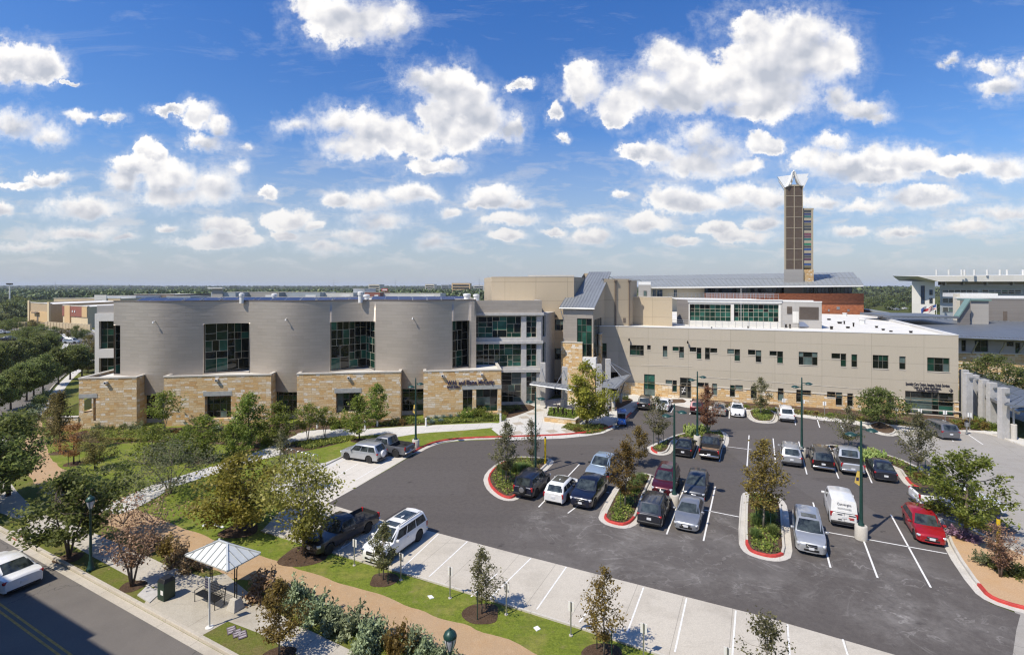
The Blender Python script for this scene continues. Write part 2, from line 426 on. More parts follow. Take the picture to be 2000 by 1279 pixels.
def f_stone(t, b):
 uv=t.uv();w=t.noise(uv, 1.1, 3);
 wn=t.add('ShaderNodeTexNoise', i_Scale=.8, i_Detail=3.0);t.l.new(uv, wn.inputs['Vector'])
 sc=t.add('ShaderNodeVectorMath', operation='SCALE', i_0=wn.outputs['Color']);sc.inputs['Scale'].default_value=.36
 ad=t.add('ShaderNodeVectorMath', operation='ADD', i_0=uv, i_1=sc.outputs[0])
 br=t.add('ShaderNodeTexBrick', offset=.47, squash=.55, squash_frequency=2, i_Scale=1.0);t.l.new(ad.outputs[0], br.inputs['Vector'])
 br.inputs['Color1'].default_value=(0, 0, 0, 1);br.inputs['Color2'].default_value=(1, 1, 1, 1);br.inputs['Mortar'].default_value=(.5, .5, .5, 1)
 br.inputs['Mortar Size'].default_value=.016;br.inputs['Mortar Smooth'].default_value=.3;br.inputs['Brick Width'].default_value=.95;br.inputs['Row Height'].default_value=.31
 sx=t.add('ShaderNodeSeparateColor');t.l.new(br.outputs['Color'], sx.inputs[0])
 col=t.ramp(sx.outputs[0], [(0, (.56, .34, .145)), (.25, (.70, .47, .215)), (.55, (.67, .50, .28)), (.8, (.74, .61, .41)), (.92, (.80, .73, .60)), (1, (.84, .81, .73))])
 fine=t.noise(uv, 5, 7, .75);patch=t.noise(uv, .35, 4, .6)
 col=t.mix(t.maprange(fine, .4, .72, 0, .6), col, (.54, .30, .115))
 col=t.mix(t.maprange(fine, .3, .48, .35, 0), col, (.70, .61, .47))
 col=t.mix(t.maprange(patch, .48, .68, 0, .35), col, (.66, .54, .36))
 col=t.mix(t.math('MULTIPLY', br.outputs['Fac'], .4), col, (.50, .38, .24))
 setc(b, col);b.inputs['Roughness'].default_value=.9;b.inputs['Specular IOR Level'].default_value=.2
 h=t.math('SUBTRACT', t.math('ADD', t.math('MULTIPLY', sx.outputs[0], .5), t.math('MULTIPLY', fine, 1.3)), t.math('MULTIPLY', br.outputs['Fac'], .9))
 t.l.new(t.bump(h, .85, .07), b.inputs['Normal'])
M('limestone', f_stone)
def f_shingle(t, b):
 uv=t.uv()
 br=t.add('ShaderNodeTexBrick', offset=.5, i_Scale=1.0);t.l.new(uv, br.inputs['Vector'])
 br.inputs['Color1'].default_value=(0, 0, 0, 1);br.inputs['Color2'].default_value=(1, 1, 1, 1);br.inputs['Mortar'].default_value=(.5, .5, .5, 1)
 br.inputs['Mortar Size'].default_value=.014;br.inputs['Mortar Smooth'].default_value=.6;br.inputs['Brick Width'].default_value=1.5;br.inputs['Row Height'].default_value=.45
 sx=t.add('ShaderNodeSeparateColor');t.l.new(br.outputs['Color'], sx.inputs[0])
 uvx=t.add('ShaderNodeSeparateXYZ', i_0=uv)
 row=t.math('FRACT', t.math('DIVIDE', uvx.outputs[1], .45))
 wav=t.noise(t.scalev(uv, (1, 2.2, 1)), .9, 2, .5)
 col=t.ramp(sx.outputs[0], [(0, (.415, .365, .305)), (1, (.455, .40, .335))])
 col=t.mix(t.math('MULTIPLY', br.outputs['Fac'], .32), col, (.25, .22, .18))
 setc(b, col);b.inputs['Roughness'].default_value=.45;b.inputs['Metallic'].default_value=.5
 h=t.math('ADD', t.math('ADD', t.math('MULTIPLY', wav, .9), t.math('MULTIPLY', row, -.8)), t.math('MULTIPLY', br.outputs['Fac'], -.3))
 t.l.new(t.bump(h, .34, .045), b.inputs['Normal'])
M('metal_shingle', f_shingle)
def panel(name, c1, c2, pw=6.2, ph=2.35, line=.55, rough=.85, bs=.012):
 def fn(t, b):
  uv=t.uv()
  br=t.add('ShaderNodeTexBrick', offset=.0, i_Scale=1.0);t.l.new(uv, br.inputs['Vector'])
  br.inputs['Color1'].default_value=(0, 0, 0, 1);br.inputs['Color2'].default_value=(1, 1, 1, 1);br.inputs['Mortar'].default_value=(.5, .5, .5, 1)
  br.inputs['Mortar Size'].default_value=bs;br.inputs['Mortar Smooth'].default_value=.2;br.inputs['Brick Width'].default_value=pw;br.inputs['Row Height'].default_value=ph
  sx=t.add('ShaderNodeSeparateColor');t.l.new(br.outputs['Color'], sx.inputs[0])
  fine=t.noise(uv, 7, 6, .7);drip=t.noise(t.scalev(uv, (2.2, .12, 1)), 1.2, 5, .6);big=t.noise(uv, .25, 4)
  col=t.mix(sx.outputs[0], c1, c2)
  col=t.mix(t.maprange(fine, .35, .65, .0, .10), col, [c*.75 for c in c1])
  col=t.mix(t.maprange(drip, .55, .75, 0, .18), col, [c*.72 for c in c1])
  col=t.mix(t.maprange(big, .5, .7, 0, .12), col, [c*.85 for c in c1])
  col=t.mix(t.math('MULTIPLY', br.outputs['Fac'], line), col, [c*.42 for c in c1])
  setc(b, col);b.inputs['Roughness'].default_value=rough;b.inputs['Specular IOR Level'].default_value=.25
  t.l.new(t.bump(t.math('SUBTRACT', t.math('MULTIPLY', fine, .25), br.outputs['Fac']), .35, .03), b.inputs['Normal'])
 return M(name, fn)
panel('wing_panel', (.445, .395, .31), (.475, .42, .335), 6.2, 2.35, .6, .85, .02);panel('tan_panel', (.435, .36, .255), (.46, .38, .27), 5.2, 3.1, .75, .85, .022)
panel('gray_siding', (.34, .32, .295), (.37, .35, .32), 40, .42, .45);panel('gray_panel', (.36, .345, .32), (.40, .38, .355), 1.9, 1.0, .5)
panel('dark_siding', (.22, .20, .185), (.245, .225, .205), 60, .32, .5);panel('white_panel', (.62, .60, .55), (.66, .64, .59), 4, 3, .3)
panel('cream_panel', (.62, .57, .46), (.66, .60, .49), 6, 3, .3);panel('steel_panel', (.34, .37, .39), (.38, .41, .43), 3, 1.4, .4, .4)
panel('store_tan', (.58, .40, .21), (.62, .43, .23), 9, 5, .15);panel('store_cream', (.62, .50, .32), (.66, .53, .34), 9, 5, .15)
panel('store_stone', (.42, .32, .20), (.48, .37, .24), .6, .25, .35);panel('store_red', (.26, .10, .075), (.30, .12, .09), 12, .6, .4)
panel('gray_block', (.40, .385, .355), (.45, .43, .40), .9, .42, .4)
def f_brick(t, b):
 uv=t.uv()
 br=t.add('ShaderNodeTexBrick', i_Scale=1.0);t.l.new(uv, br.inputs['Vector'])
 br.inputs['Color1'].default_value=(.30, .085, .035, 1);br.inputs['Color2'].default_value=(.44, .14, .055, 1);br.inputs['Mortar'].default_value=(.36, .18, .10, 1)
 br.inputs['Mortar Size'].default_value=.012;br.inputs['Brick Width'].default_value=.5;br.inputs['Row Height'].default_value=.2
 n=t.noise(uv, 2.2, 5, .75)
 setc(b, t.mix(t.maprange(n, .56, .68, 0, .6), br.outputs['Color'], (.13, .045, .025)));b.inputs['Roughness'].default_value=.9
M('red_brick', f_brick)
def seam(name, col, metal=.6, rough=.42):
 def fn(t, b):
  n=t.noise(t.pos(), .5, 4);setc(b, t.ramp(n, [(.3, [c*.9 for c in col]), (.7, [c*1.08 for c in col])]))
  b.inputs['Metallic'].default_value=metal;b.inputs['Roughness'].default_value=rough
 return M(name, fn)
seam('seam_roof', (.25, .265, .275), .3, .5);seam('seam_light', (.27, .285, .285), .15, .55);seam('seam_blue', (.15, .165, .185), .3, .5)
seam('canopy_metal', (.27, .285, .30), .3, .5);seam('steel', (.45, .46, .47), .8, .4);seam('copper_green', (.20, .30, .27), .3, .5)
plain('roof_white', (.66, .635, .58), .8, var=.10, vs=.6);plain('coping', (.56, .52, .45), .6, var=.08);plain('lintel_stone', (.36, .36, .34), .7, var=.15)
plain('white_trim', (.70, .69, .66), .5, var=.06);plain('column_gray', (.47, .455, .43), .75, var=.12, vs=2);plain('louver_brown', (.14, .11, .085), .6, var=.1)
plain('solar_blue', (.03, .042, .10), .35, 0, .35, 0, .2, 1.0);plain('black_metal', (.012, .012, .012), .45, .3, var=.2);plain('dark_bronze', (.035, .028, .022), .45, .6, var=.3, vs=12)
plain('lamp_green', (.018, .058, .048), .4, .2, var=.15);plain('galv', (.36, .37, .37), .45, .7, var=.1);plain('sign_white', (.78, .78, .76), .5, var=.03);plain('sign_text', (.035, .032, .045), .6, var=0);plain('sign_navy', (.028, .025, .075), .5, var=0)
plain('post_yellow', (.62, .42, .01), .55, var=.12, vs=8);plain('green_plastic', (.012, .035, .02), .5, var=.2);plain('bark', (.16, .125, .10), .95, var=.35, vs=9, bump=.5);plain('bark_dark', (.07, .055, .045), .95, var=.35, vs=9, bump=.5);plain('bark_pale', (.27, .235, .19), .95, var=.3, vs=9, bump=.4)
plain('tyre', (.016, .016, .016), .8, var=.15);plain('rim', (.48, .48, .49), .3, .8, var=.05);plain('car_black', (.012, .012, .013), .5, var=.1);plain('chrome', (.60, .60, .60), .18, .95, var=.05)
plain('head_glass', (.62, .64, .66), .08, .2, .8, var=.15, vs=12);plain('tail_red', (.32, .010, .012), .12, 0, .7, var=.2, vs=10);plain('plate', (.66, .67, .69), .5, var=.08);plain('amber', (.5, .16, .02), .2, var=.1)
plain('bed_liner', (.022, .022, .023), .8, var=.3, vs=6);plain('bed_brown', (.20, .13, .08), .9, var=.3)
def carglass(t, b):
 n=t.noise(t.pos(), 2.2, 3);setc(b, t.ramp(n, [(.35, (.010, .013, .015)), (.7, (.065, .08, .08))]))  # paler grey-teal blotches put reflections into the glass colour
 b.inputs['Roughness'].default_value=.03;b.inputs['IOR'].default_value=1.5;b.inputs['Specular IOR Level'].default_value=.6
M('car_glass', carglass)
def paint(name, col, metal=.0, rough=.32):
 def fn(t, b):
  fl=t.noise(t.obj(), 3, 3);dirt=t.noise(t.pos(), 9, 5, .7)
  c=t.ramp(fl, [(.3, [x*.94 for x in col]), (.7, [min(1, x*1.05)for x in col])])
  c=t.mix(t.maprange(dirt, .55, .8, 0, .10), c, (.22, .19, .15))
  setc(b, c);b.inputs['Metallic'].default_value=metal;b.inputs['Roughness'].default_value=rough
  b.inputs['Coat Weight'].default_value=.7;b.inputs['Coat Roughness'].default_value=.05
 return M(name, fn)
paint('paint_white', (.74, .74, .73));paint('paint_silver', (.44, .455, .47), .5, .35);paint('paint_gray', (.16, .165, .18), .5, .35);paint('paint_midgray', (.27, .285, .31), .5, .35)
paint('paint_navy', (.008, .011, .028), .2);paint('paint_black', (.008, .008, .010), .1);paint('paint_maroon', (.075, .006, .012), .3);paint('paint_red', (.36, .008, .014), .25, .3)
paint('paint_charcoal', (.026, .029, .040), .4);paint('paint_slate', (.06, .066, .078), .45);paint('paint_sky', (.33, .41, .49), .4);paint('paint_blue', (.015, .09, .36), .2);paint('paint_tan', (.36, .33, .28), .4)
def leaf(name, dark, light, tip=None, trans=.58, rough=.55):
 def fn(t, b):
  g=t.add('ShaderNodeNewGeometry');oi=t.add('ShaderNodeObjectInfo')
  r=g.outputs['Random Per Island']
  stops=[(0.0, dark), (.55, [(a+c)/2 for a, c in zip(dark, light)]), (.9, light)]
  if tip:stops.append((1.0, tip))
  col=t.ramp(r, stops)
  cl=t.noise(t.pos(), .9, 2);col=t.mix(t.maprange(cl, .35, .65, .0, .25), col, [c*.8 for c in dark])
  hs=t.add('ShaderNodeHueSaturation');t.l.new(col, hs.inputs['Color']);t.l.new(t.maprange(oi.outputs['Random'], 0, 1, .485, .515), hs.inputs['Hue']);t.l.new(t.maprange(oi.outputs['Random'], 0, 1, .85, 1.15), hs.inputs['Value'])
  setc(b, hs.outputs[0]);b.inputs['Roughness'].default_value=rough;b.inputs['Specular IOR Level'].default_value=.35
  tr=t.add('ShaderNodeBsdfTranslucent');t.l.new(hs.outputs[0], tr.inputs[0])
  mx=t.add('ShaderNodeMixShader', i_0=trans);t.l.new(b.outputs[0], mx.inputs[1]);t.l.new(tr.outputs[0], mx.inputs[2])
  out=[n for n in t.n if n.type=='OUTPUT_MATERIAL'][0];t.l.new(mx.outputs[0], out.inputs[0])
 return M(name, fn)
leaf('leaf_elm', (0.102, 0.125, 0.034), (0.300, 0.343, 0.102), (0.480, 0.502, 0.180));leaf('leaf_dark', (0.090, 0.116, 0.033), (0.296, 0.344, 0.089), (0.483, 0.503, 0.189))
leaf('leaf_yellow', (0.187, 0.182, 0.024), (0.506, 0.462, 0.083), (0.726, 0.627, 0.187));leaf('leaf_lime', (.17, .16, .03), (.46, .42, .11), (.66, .58, .25))
leaf('leaf_bright', (0.129, 0.176, 0.026), (0.353, 0.434, 0.079), (0.564, 0.637, 0.198));leaf('leaf_gray', (0.127, 0.152, 0.075), (0.345, 0.380, 0.190), (0.517, 0.543, 0.310))
leaf('leaf_young', (.10, .10, .045), (.30, .29, .13), (.46, .42, .22));leaf('leaf_brown', (.15, .10, .03), (.38, .28, .075), (.50, .38, .12))
leaf('leaf_rust', (0.193, 0.097, 0.043), (0.525, 0.288, 0.148), (0.735, 0.455, 0.263));leaf('leaf_twig', (.19, .115, .06), (.44, .28, .155), (.56, .39, .23), .15)
leaf('leaf_sage', (0.150, 0.190, 0.095), (0.386, 0.449, 0.254), (0.571, 0.639, 0.395), .2);leaf('leaf_cypress', (0.138, 0.121, 0.040), (0.356, 0.299, 0.109), (0.506, 0.391, 0.172));leaf('leaf_red', (0.270, 0.123, 0.053), (0.588, 0.294, 0.134), (0.490, 0.368, 0.147))
leaf('leaf_agave', (0.100, 0.151, 0.122), (0.243, 0.315, 0.264), None, .1);leaf('leaf_pear', (0.154, 0.209, 0.050), (0.363, 0.440, 0.132), None, .1);leaf('leaf_cover', (0.122, 0.173, 0.042), (0.457, 0.515, 0.105), (0.800, 0.800, 0.210));leaf('leaf_tuft', (0.123, 0.183, 0.049), (0.368, 0.466, 0.147), (0.588, 0.613, 0.245))
leaf('leaf_gold', (0.216, 0.156, 0.036), (0.504, 0.384, 0.120), None, .2);leaf('leaf_purple', (0.172, 0.098, 0.147), (0.441, 0.270, 0.368), None, .2);leaf('leaf_far', (0.043, 0.064, 0.022), (0.151, 0.184, 0.056), (0.237, 0.259, 0.086), .1)
cam=bpy.data.cameras.new('camera');co=bpy.data.objects.new('camera', cam);COL.objects.link(co)
cam.sensor_width=36;cam.lens=F/2000*36;cam.shift_y=-(639.5-HY)/2000;cam.clip_end=60000;cam.clip_start=.1
co.location=(0, 0, CAMH);co.rotation_euler=(R(90), 0, 0);SC.camera=co
sun=bpy.data.lights.new('sun', 'SUN');so=bpy.data.objects.new('sun', sun);COL.objects.link(so)
sun.energy=5.0;sun.angle=R(.5);sun.color=(1, .925, .80)
to_sun=Vector((-SH.x*math.cos(SUN_EL), -SH.y*math.cos(SUN_EL), math.sin(SUN_EL)))
so.rotation_euler=to_sun.to_track_quat('Z', 'Y').to_euler();so.location=(-60, -40, 90)
CLOUDS=[(650, 28, 70, 52), (720, 40, 66, 42), (770, 38, 44, 32), (690, 70, 38, 22), (30, 120, 66, 36), (85, 132, 45, 30), (135, 162, 16, 6), (30, 245, 62, 27), (95, 264, 42, 18), (150, 228, 32, 11), (215, 235, 30, 10), (330, 216, 30, 10), (385, 225, 35, 27), (425, 245, 24, 16), (400, 275, 40, 16), (285, 296, 22, 20), (310, 305, 20, 16), (255, 326, 40, 20), (240, 355, 30, 22), (340, 350, 60, 32), (420, 360, 50, 36), (340, 386, 72, 20), (460, 328, 23, 15), (580, 245, 34, 17), (650, 240, 50, 28), (720, 252, 60, 33), (770, 268, 50, 33), (820, 286, 40, 24), (690, 286, 68, 26), (815, 150, 40, 26), (870, 170, 58, 42), (910, 200, 58, 42), (950, 235, 52, 38), (990, 250, 38, 26), (890, 262, 58, 36), (850, 228, 36, 34), (850, 324, 62, 14), (660, 390, 34, 16), (720, 390, 50, 23), (800, 378, 45, 21), (840, 386, 26, 12), (965, 382, 50, 21), (930, 396, 28, 10), (1010, 396, 34, 12), (565, 430, 46, 22), (612, 441, 22, 10), (430, 438, 52, 19), (470, 452, 25, 11), (1520, 110, 108, 82), (1600, 108, 72, 62), (1480, 60, 48, 38), (1560, 58, 68, 42), (1500, 180, 100, 50), (1420, 172, 70, 42), (1340, 150, 54, 48), (1300, 120, 48, 33), (1260, 172, 54, 42), (1330, 192, 80, 32), (1210, 202, 48, 38), (1140, 162, 48, 38), (1120, 148, 28, 24), (1200, 234, 28, 14), (1460, 214, 58, 20), (1640, 190, 30, 24), (1680, 216, 46, 20), (1712, 232, 32, 12), (1360, 266, 44, 30), (1400, 290, 54, 33), (1290, 302, 48, 22), (1240, 294, 28, 13), (1370, 322, 90, 32), (1440, 326, 48, 22), (1490, 282, 38, 20), (1518, 286, 18, 14), (1620, 280, 40, 18), (1580, 312, 44, 20), (1640, 322, 70, 26), (1720, 306, 54, 26), (1780, 312, 54, 26), (1700, 342, 90, 20), (1935, 130, 38, 16), (1960, 168, 44, 24), (1995, 140, 18, 18), (1870, 326, 50, 20), (1960, 328, 60, 22), (1800, 386, 92, 20), (1960, 416, 80, 14), (1900, 440, 80, 12), (1310, 386, 46, 27), (1370, 396, 60, 19), (1440, 381, 58, 19), (1500, 386, 48, 19), (1160, 462, 40, 15), (1150, 430, 48, 13), (1250, 433, 60, 16), (1000, 428, 54, 14), (990, 459, 38, 10), (850, 475, 34, 12), (1080, 452, 28, 8), (1400, 446, 38, 13), (1450, 461, 58, 12), (1490, 436, 38, 15), (740, 430, 60, 17), (700, 461, 50, 15), (160, 405, 80, 20), (160, 456, 80, 14), (430, 470, 90, 13), (60, 482, 70, 10), (240, 465, 28, 9), (8, 410, 18, 12), (330, 447, 18, 9), (1015, 168, 26, 10), (1082, 216, 15, 22), (1100, 266, 14, 8), (1010, 250, 14, 28), (520, 378, 20, 11), (480, 287, 10, 10), (95, 346, 45, 12), (30, 360, 40, 9), (1855, 118, 16, 12), (1600, 392, 50, 12), (1690, 405, 60, 12), (640, 486, 60, 10), (1330, 470, 40, 9), (1660, 450, 40, 10), (880, 412, 24, 12), (1215, 380, 12, 6), (560, 462, 26, 9), (1760, 455, 50, 9)]
def make_world():
 w=bpy.data.worlds.new('World');SC.world=w;w.use_nodes=True
 t=NT(w.node_tree);t.n.clear()
 out=t.add('ShaderNodeOutputWorld');bg=t.add('ShaderNodeBackground')
 t.l.new(bg.outputs[0], out.inputs[0])
 sky=t.add('ShaderNodeTexSky', sky_type='NISHITA', sun_disc=False, sun_elevation=SUN_EL, sun_rotation=math.atan2(to_sun.x, to_sun.y), altitude=150.0, air_density=1.0, dust_density=.6, ozone_density=2.2)
 d=t.add('ShaderNodeTexCoord').outputs['Generated']
 s=t.add('ShaderNodeSeparateXYZ', i_0=d)
 el=t.math('MAXIMUM', s.outputs[2], 0.0)
 hs=t.add('ShaderNodeHueSaturation', i_Saturation=1.20, i_Value=1.0);t.l.new(sky.outputs[0], hs.inputs['Color'])
 k=t.math('MULTIPLY', t.maprange(el, 0.0, .5, 1, 0), 1.0)
 tint=t.mix(k, (.50, .74, 1.06), (.82, .80, .86))
 base=t.mix(1.0, hs.outputs[0], tint, 'MULTIPLY')
 yy=t.math('MAXIMUM', t.math('ABSOLUTE', s.outputs[1]), .08)
 u=t.math('DIVIDE', s.outputs[0], yy);v=t.math('DIVIDE', s.outputs[2], yy)
 pl=t.add('ShaderNodeCombineXYZ', i_0=u, i_1=v)
 n1=t.add('ShaderNodeTexNoise', i_Scale=18.0, i_Detail=9.0, i_Roughness=.66);t.l.new(pl.outputs[0], n1.inputs['Vector'])
 n2=t.add('ShaderNodeTexNoise', i_Scale=14.0, i_Detail=2.5, i_Roughness=.5)
 n0=t.add('ShaderNodeTexNoise', i_Scale=14.0, i_Detail=2.5, i_Roughness=.5);t.l.new(pl.outputs[0], n0.inputs['Vector'])
 off=t.add('ShaderNodeVectorMath', operation='ADD', i_0=pl.outputs[0], i_1=(-.010, .022, 0));t.l.new(off.outputs[0], n2.inputs['Vector'])
 sub=t.add('ShaderNodeVectorMath', operation='SUBTRACT', i_0=n1.outputs['Color'], i_1=(.5, .5, .5))
 amp=t.math('ADD', t.math('MULTIPLY', t.math('MINIMUM', v, .6), .10), .036)
 sc=t.add('ShaderNodeVectorMath', operation='SCALE', i_0=sub.outputs[0]);t.l.new(amp, sc.inputs['Scale'])
 pw=t.add('ShaderNodeVectorMath', operation='ADD', i_0=pl.outputs[0], i_1=sc.outputs[0]).outputs[0]
 acc=None;acc2=None
 for(cx, cy, rx, ry)in CLOUDS:
  cu, cv, ru, rv=(cx-CX)/F, (HY-cy)/F, rx*1.14/F, ry*1.18/F
  a=t.add('ShaderNodeVectorMath', operation='MULTIPLY_ADD', i_0=pw, i_1=(1/ru, 1/rv, 0), i_2=(-cu/ru, -cv/rv, 0)).outputs[0]
  q=t.add('ShaderNodeVectorMath', operation='LENGTH', i_0=a).outputs['Value']
  b2=t.add('ShaderNodeVectorMath', operation='DISTANCE', i_0=a, i_1=(.12, -.62, 0)).outputs['Value']
  if acc is None:acc, acc2=q, b2
  else:
   m=t.add('ShaderNodeMath', operation='SMOOTH_MIN', i_0=acc, i_1=q, i_2=.25);acc=m.outputs[0]
   m=t.add('ShaderNodeMath', operation='SMOOTH_MIN', i_0=acc2, i_1=b2, i_2=.45);acc2=m.outputs[0]
 lowv=t.add('ShaderNodeCombineXYZ', i_0=u, i_1=t.math('MULTIPLY', v, 3.2))
 low=t.noise(lowv.outputs[0], 11.0, 8, .6, .3)
 lowm=t.math('MULTIPLY', t.maprange(low, .50, .63, 0, 1), t.math('MULTIPLY', t.maprange(v, .015, .07, 0, 1), t.maprange(v, .13, .34, 1, 0)))
 str_=t.noise(t.scalev(pl.outputs[0], (1.2, 5, 1)), 2.6, 7, .7, .6)
 strm=t.math('MULTIPLY', t.maprange(str_, .55, .85, 0, .42), t.maprange(v, .08, .25, 0, 1))
 dens=t.math('SUBTRACT', 1.0, acc)
 fr=t.math('SUBTRACT', n1.outputs['Fac'], .5)
 dn=t.math('ADD', dens, t.math('MULTIPLY', fr, .85))
 n3=t.noise(pl.outputs[0], 55.0, 6, .65)
 dn=t.math('ADD', dn, t.math('MULTIPLY', t.math('SUBTRACT', n3, .5), .34))
 wsp=t.maprange(t.noise(pl.outputs[0], 5.5, 2), .40, .66, 0, 1)
 alpha=t.math('DIVIDE', t.math('ADD', dn, .07), t.math('ADD', .26, t.math('MULTIPLY', wsp, .85)), clamp=True)
 veil=t.math('MULTIPLY', t.maprange(t.math('ADD', dens, t.math('MULTIPLY', fr, 1.5)), -.55, .15, 0, .42), t.maprange(n3, .38, .62, .25, 1))
 sm=t.math('MULTIPLY', t.math('MULTIPLY', alpha, alpha), t.math('SUBTRACT', 3.0, t.math('MULTIPLY', alpha, 2.0)))
 under=t.maprange(t.math('SUBTRACT', 1.0, acc2), -.15, .62, 0, 1)
 slope=t.math('MULTIPLY', t.math('SUBTRACT', n0.outputs['Fac'], n2.outputs['Fac']), 1.9)
 thick=t.maprange(dn, .05, .5, 0, 1)
 lit=t.math('ADD', t.math('SUBTRACT', .95, t.math('MULTIPLY', t.math('MULTIPLY', under, thick), .56)), slope, clamp=True)
 ccol=t.ramp(lit, [(.15, (.50, .53, .60)), (.5, (.74, .74, .77)), (.8, (.95, .93, .91)), (1, (1.0, .98, .955))])
 far=t.maprange(v, .03, .20, 1, 0)
 ccol=t.mix(t.math('MULTIPLY', far, .62), ccol, (.56, .56, .585))
 skyc=t.add('ShaderNodeVectorMath', operation='SCALE', i_0=base);skyc.inputs['Scale'].default_value=.145
 low_haze=t.mix(t.maprange(v, 0, .30, .88, 0), skyc.outputs[0], (.40, .455, .53))
 c1=t.mix(strm, low_haze, (.62, .66, .74))
 c1=t.mix(t.math('MULTIPLY', lowm, .52), c1, (.70, .69, .70))
 c1=t.mix(t.math('MULTIPLY', veil, t.maprange(v, .0, .10, .2, 1)), c1, (.74, .77, .83))
 c2=t.mix(t.math('MULTIPLY', sm, t.maprange(v, .0, .10, .3, .97)), c1, ccol)
 up=t.maprange(s.outputs[2], -.02, 0, 0, 1)
 fin=t.mix(up, (.12, .11, .09), c2)
 t.l.new(fin, bg.inputs['Color']);bg.inputs['Strength'].default_value=1.0
 w.cycles.sampling_method='NONE'
make_world()
SC.view_settings.view_transform='Standard';SC.view_settings.look='None';SC.view_settings.exposure=0.12;SC.view_settings.gamma=1;SC.view_settings.use_curve_mapping=False
SC.cycles.max_bounces=6;SC.cycles.diffuse_bounces=3;SC.cycles.glossy_bounces=3;SC.cycles.transmission_bounces=2;SC.cycles.transparent_max_bounces=4;SC.cycles.caustics_reflective=False;SC.cycles.caustics_refractive=False
SC.cycles.use_adaptive_sampling=True;SC.cycles.adaptive_threshold=.015;SC.cycles.use_denoising=True;SC.cycles.sample_clamp_indirect=4;SC.cycles.filter_width=1.25
try:SC.cycles.denoiser='OPENIMAGEDENOISE'
except Exception:pass
def sheet(name, pts, z, mat, label=None):
 mb=MB();mb.poly([(p[0], p[1], z)for p in pts])
 o=mb.build(name, M(mat))
 if o.data.polygons[0].normal.z<0:o.data.flip_normals()
 return tag(o, kind='structure')
gb=MB();gb.poly([(-14000, -400, 0), (14000, -400, 0), (14000, 16000, 0), (-14000, 16000, 0)])
tag(gb.build('ground', M('far_ground')), kind='structure')
def ribbon(pts, w0, w1):
 """polygon left and right of a polyline"""
 pts=[Vector((p[0], p[1], 0))for p in pts];L=[];Rr=[]
 for i, p in enumerate(pts):
  d=(pts[min(i+1, len(pts)-1)]-pts[max(i-1, 0)]).normalized();n=Vector((-d.y, d.x, 0))
  L.append(p+n*w0);Rr.append(p+n*w1)
 return L, Rr
def smooth_path(pts, it=2, closed=False):
 pts=[Vector((p[0], p[1], 0))for p in pts]
 for _ in range(it):
  out=[]if closed else[pts[0]]
  n=len(pts)
  for i in range(n if closed else n-1):
   a, b=pts[i], pts[(i+1)%n]
   out+=[a*.75+b*.25, a*.25+b*.75]
  if not closed:out.append(pts[-1])
  pts=out
 return pts
def band(name, pts, w0, w1, z, mat, kind='structure'):
 L, Rr=ribbon(pts, w0, w1);mb=MB()
 for i in range(len(L)-1):mb.poly([(L[i].x, L[i].y, z), (Rr[i].x, Rr[i].y, z), (Rr[i+1].x, Rr[i+1].y, z), (L[i+1].x, L[i+1].y, z)])
 o=mb.build(name, M(mat))
 if o.data.polygons[0].normal.z<0:o.data.flip_normals()
 return tag(o, kind=kind)
def inset(poly, d):
 n=len(poly);area=sum(poly[i].x*poly[(i+1)%n].y-poly[(i+1)%n].x*poly[i].y for i in range(n))
 s=1 if area>0 else-1;out=[]
 for i in range(n):
  a, b, c=poly[i-1], poly[i], poly[(i+1)%n]
  t=((b-a).normalized()+(c-b).normalized()).normalized()
  out.append(b+Vector((-t.y, t.x, 0))*d*s)
 return out
def resample(pts, step=.45, closed=False):
 out=[];n=len(pts)
 for i in range(n if closed else n-1):
  a, b=pts[i], pts[(i+1)%n];k=max(1, int((b-a).length/step))
  out+=[a.lerp(b, j/k)for j in range(k)]
 if not closed:out.append(pts[-1])
 return out
def kerb_run(mb, pts, w=.18, h=.16, closed=False, red=(), side=1, m0=0, m1=1, z=0.0):
 pts=resample(pts, .45, closed);n=len(pts);prof=[]
 for i, p in enumerate(pts):
  a=pts[i-1]if(closed or i>0)else p;b=pts[(i+1)%n]if(closed or i<n-1)else p
  d=(b-a).normalized();nn=Vector((-d.y, d.x, 0))*side
  q=p+nn*w
  prof.append([Vector((p.x, p.y, z)), Vector((p.x+nn.x*.02, p.y+nn.y*.02, z+h-.02)), Vector((p.x+nn.x*.04, p.y+nn.y*.04, z+h)), Vector((q.x, q.y, z+h)), Vector((q.x, q.y, z))])
 for i in range(n if closed else n-1):
  A_, B_=prof[i], prof[(i+1)%n];mid=(pts[i]+pts[(i+1)%n])/2
  m=m1 if any((mid-r[0]).length<r[1]for r in red)else m0
  for k in range(4):
   f=[A_[k], B_[k], B_[k+1], A_[k+1]]
   mb.poly(f if side>0 else f[::-1], m)
GZ=.0
sheet('lawn', GP([(60, 880), (95, 800), (150, 800), (470, 800), (820, 800), (1010, 800), (1030, 850), (860, 870), (800, 890), (690, 960), (600, 1000), (780, 1120), (1060, 1200), (1340, 1290), (1340, 1420), (1000, 1420), (760, 1290), (420, 1080), (200, 985), (100, 930)]), .004, 'lawn_grass')
sheet('verge', GP([(-260, 895), (30, 815), (160, 725), (200, 735), (120, 850), (90, 900), (210, 985), (430, 1090), (790, 1300), (880, 1420), (640, 1420), (430, 1275), (-30, 1020), (-400, 930)]), .003, 'verge_grass')
up_=[(72, 800), (82, 830), (88, 860), (98, 893), (118, 912), (160, 942), (203, 968), (262, 991), (321, 1017), (419, 1053), (500, 1083), (579, 1109), (657, 1138), (742, 1161), (821, 1194), (909, 1220), (1000, 1253), (1057, 1279), (1230, 1345)]
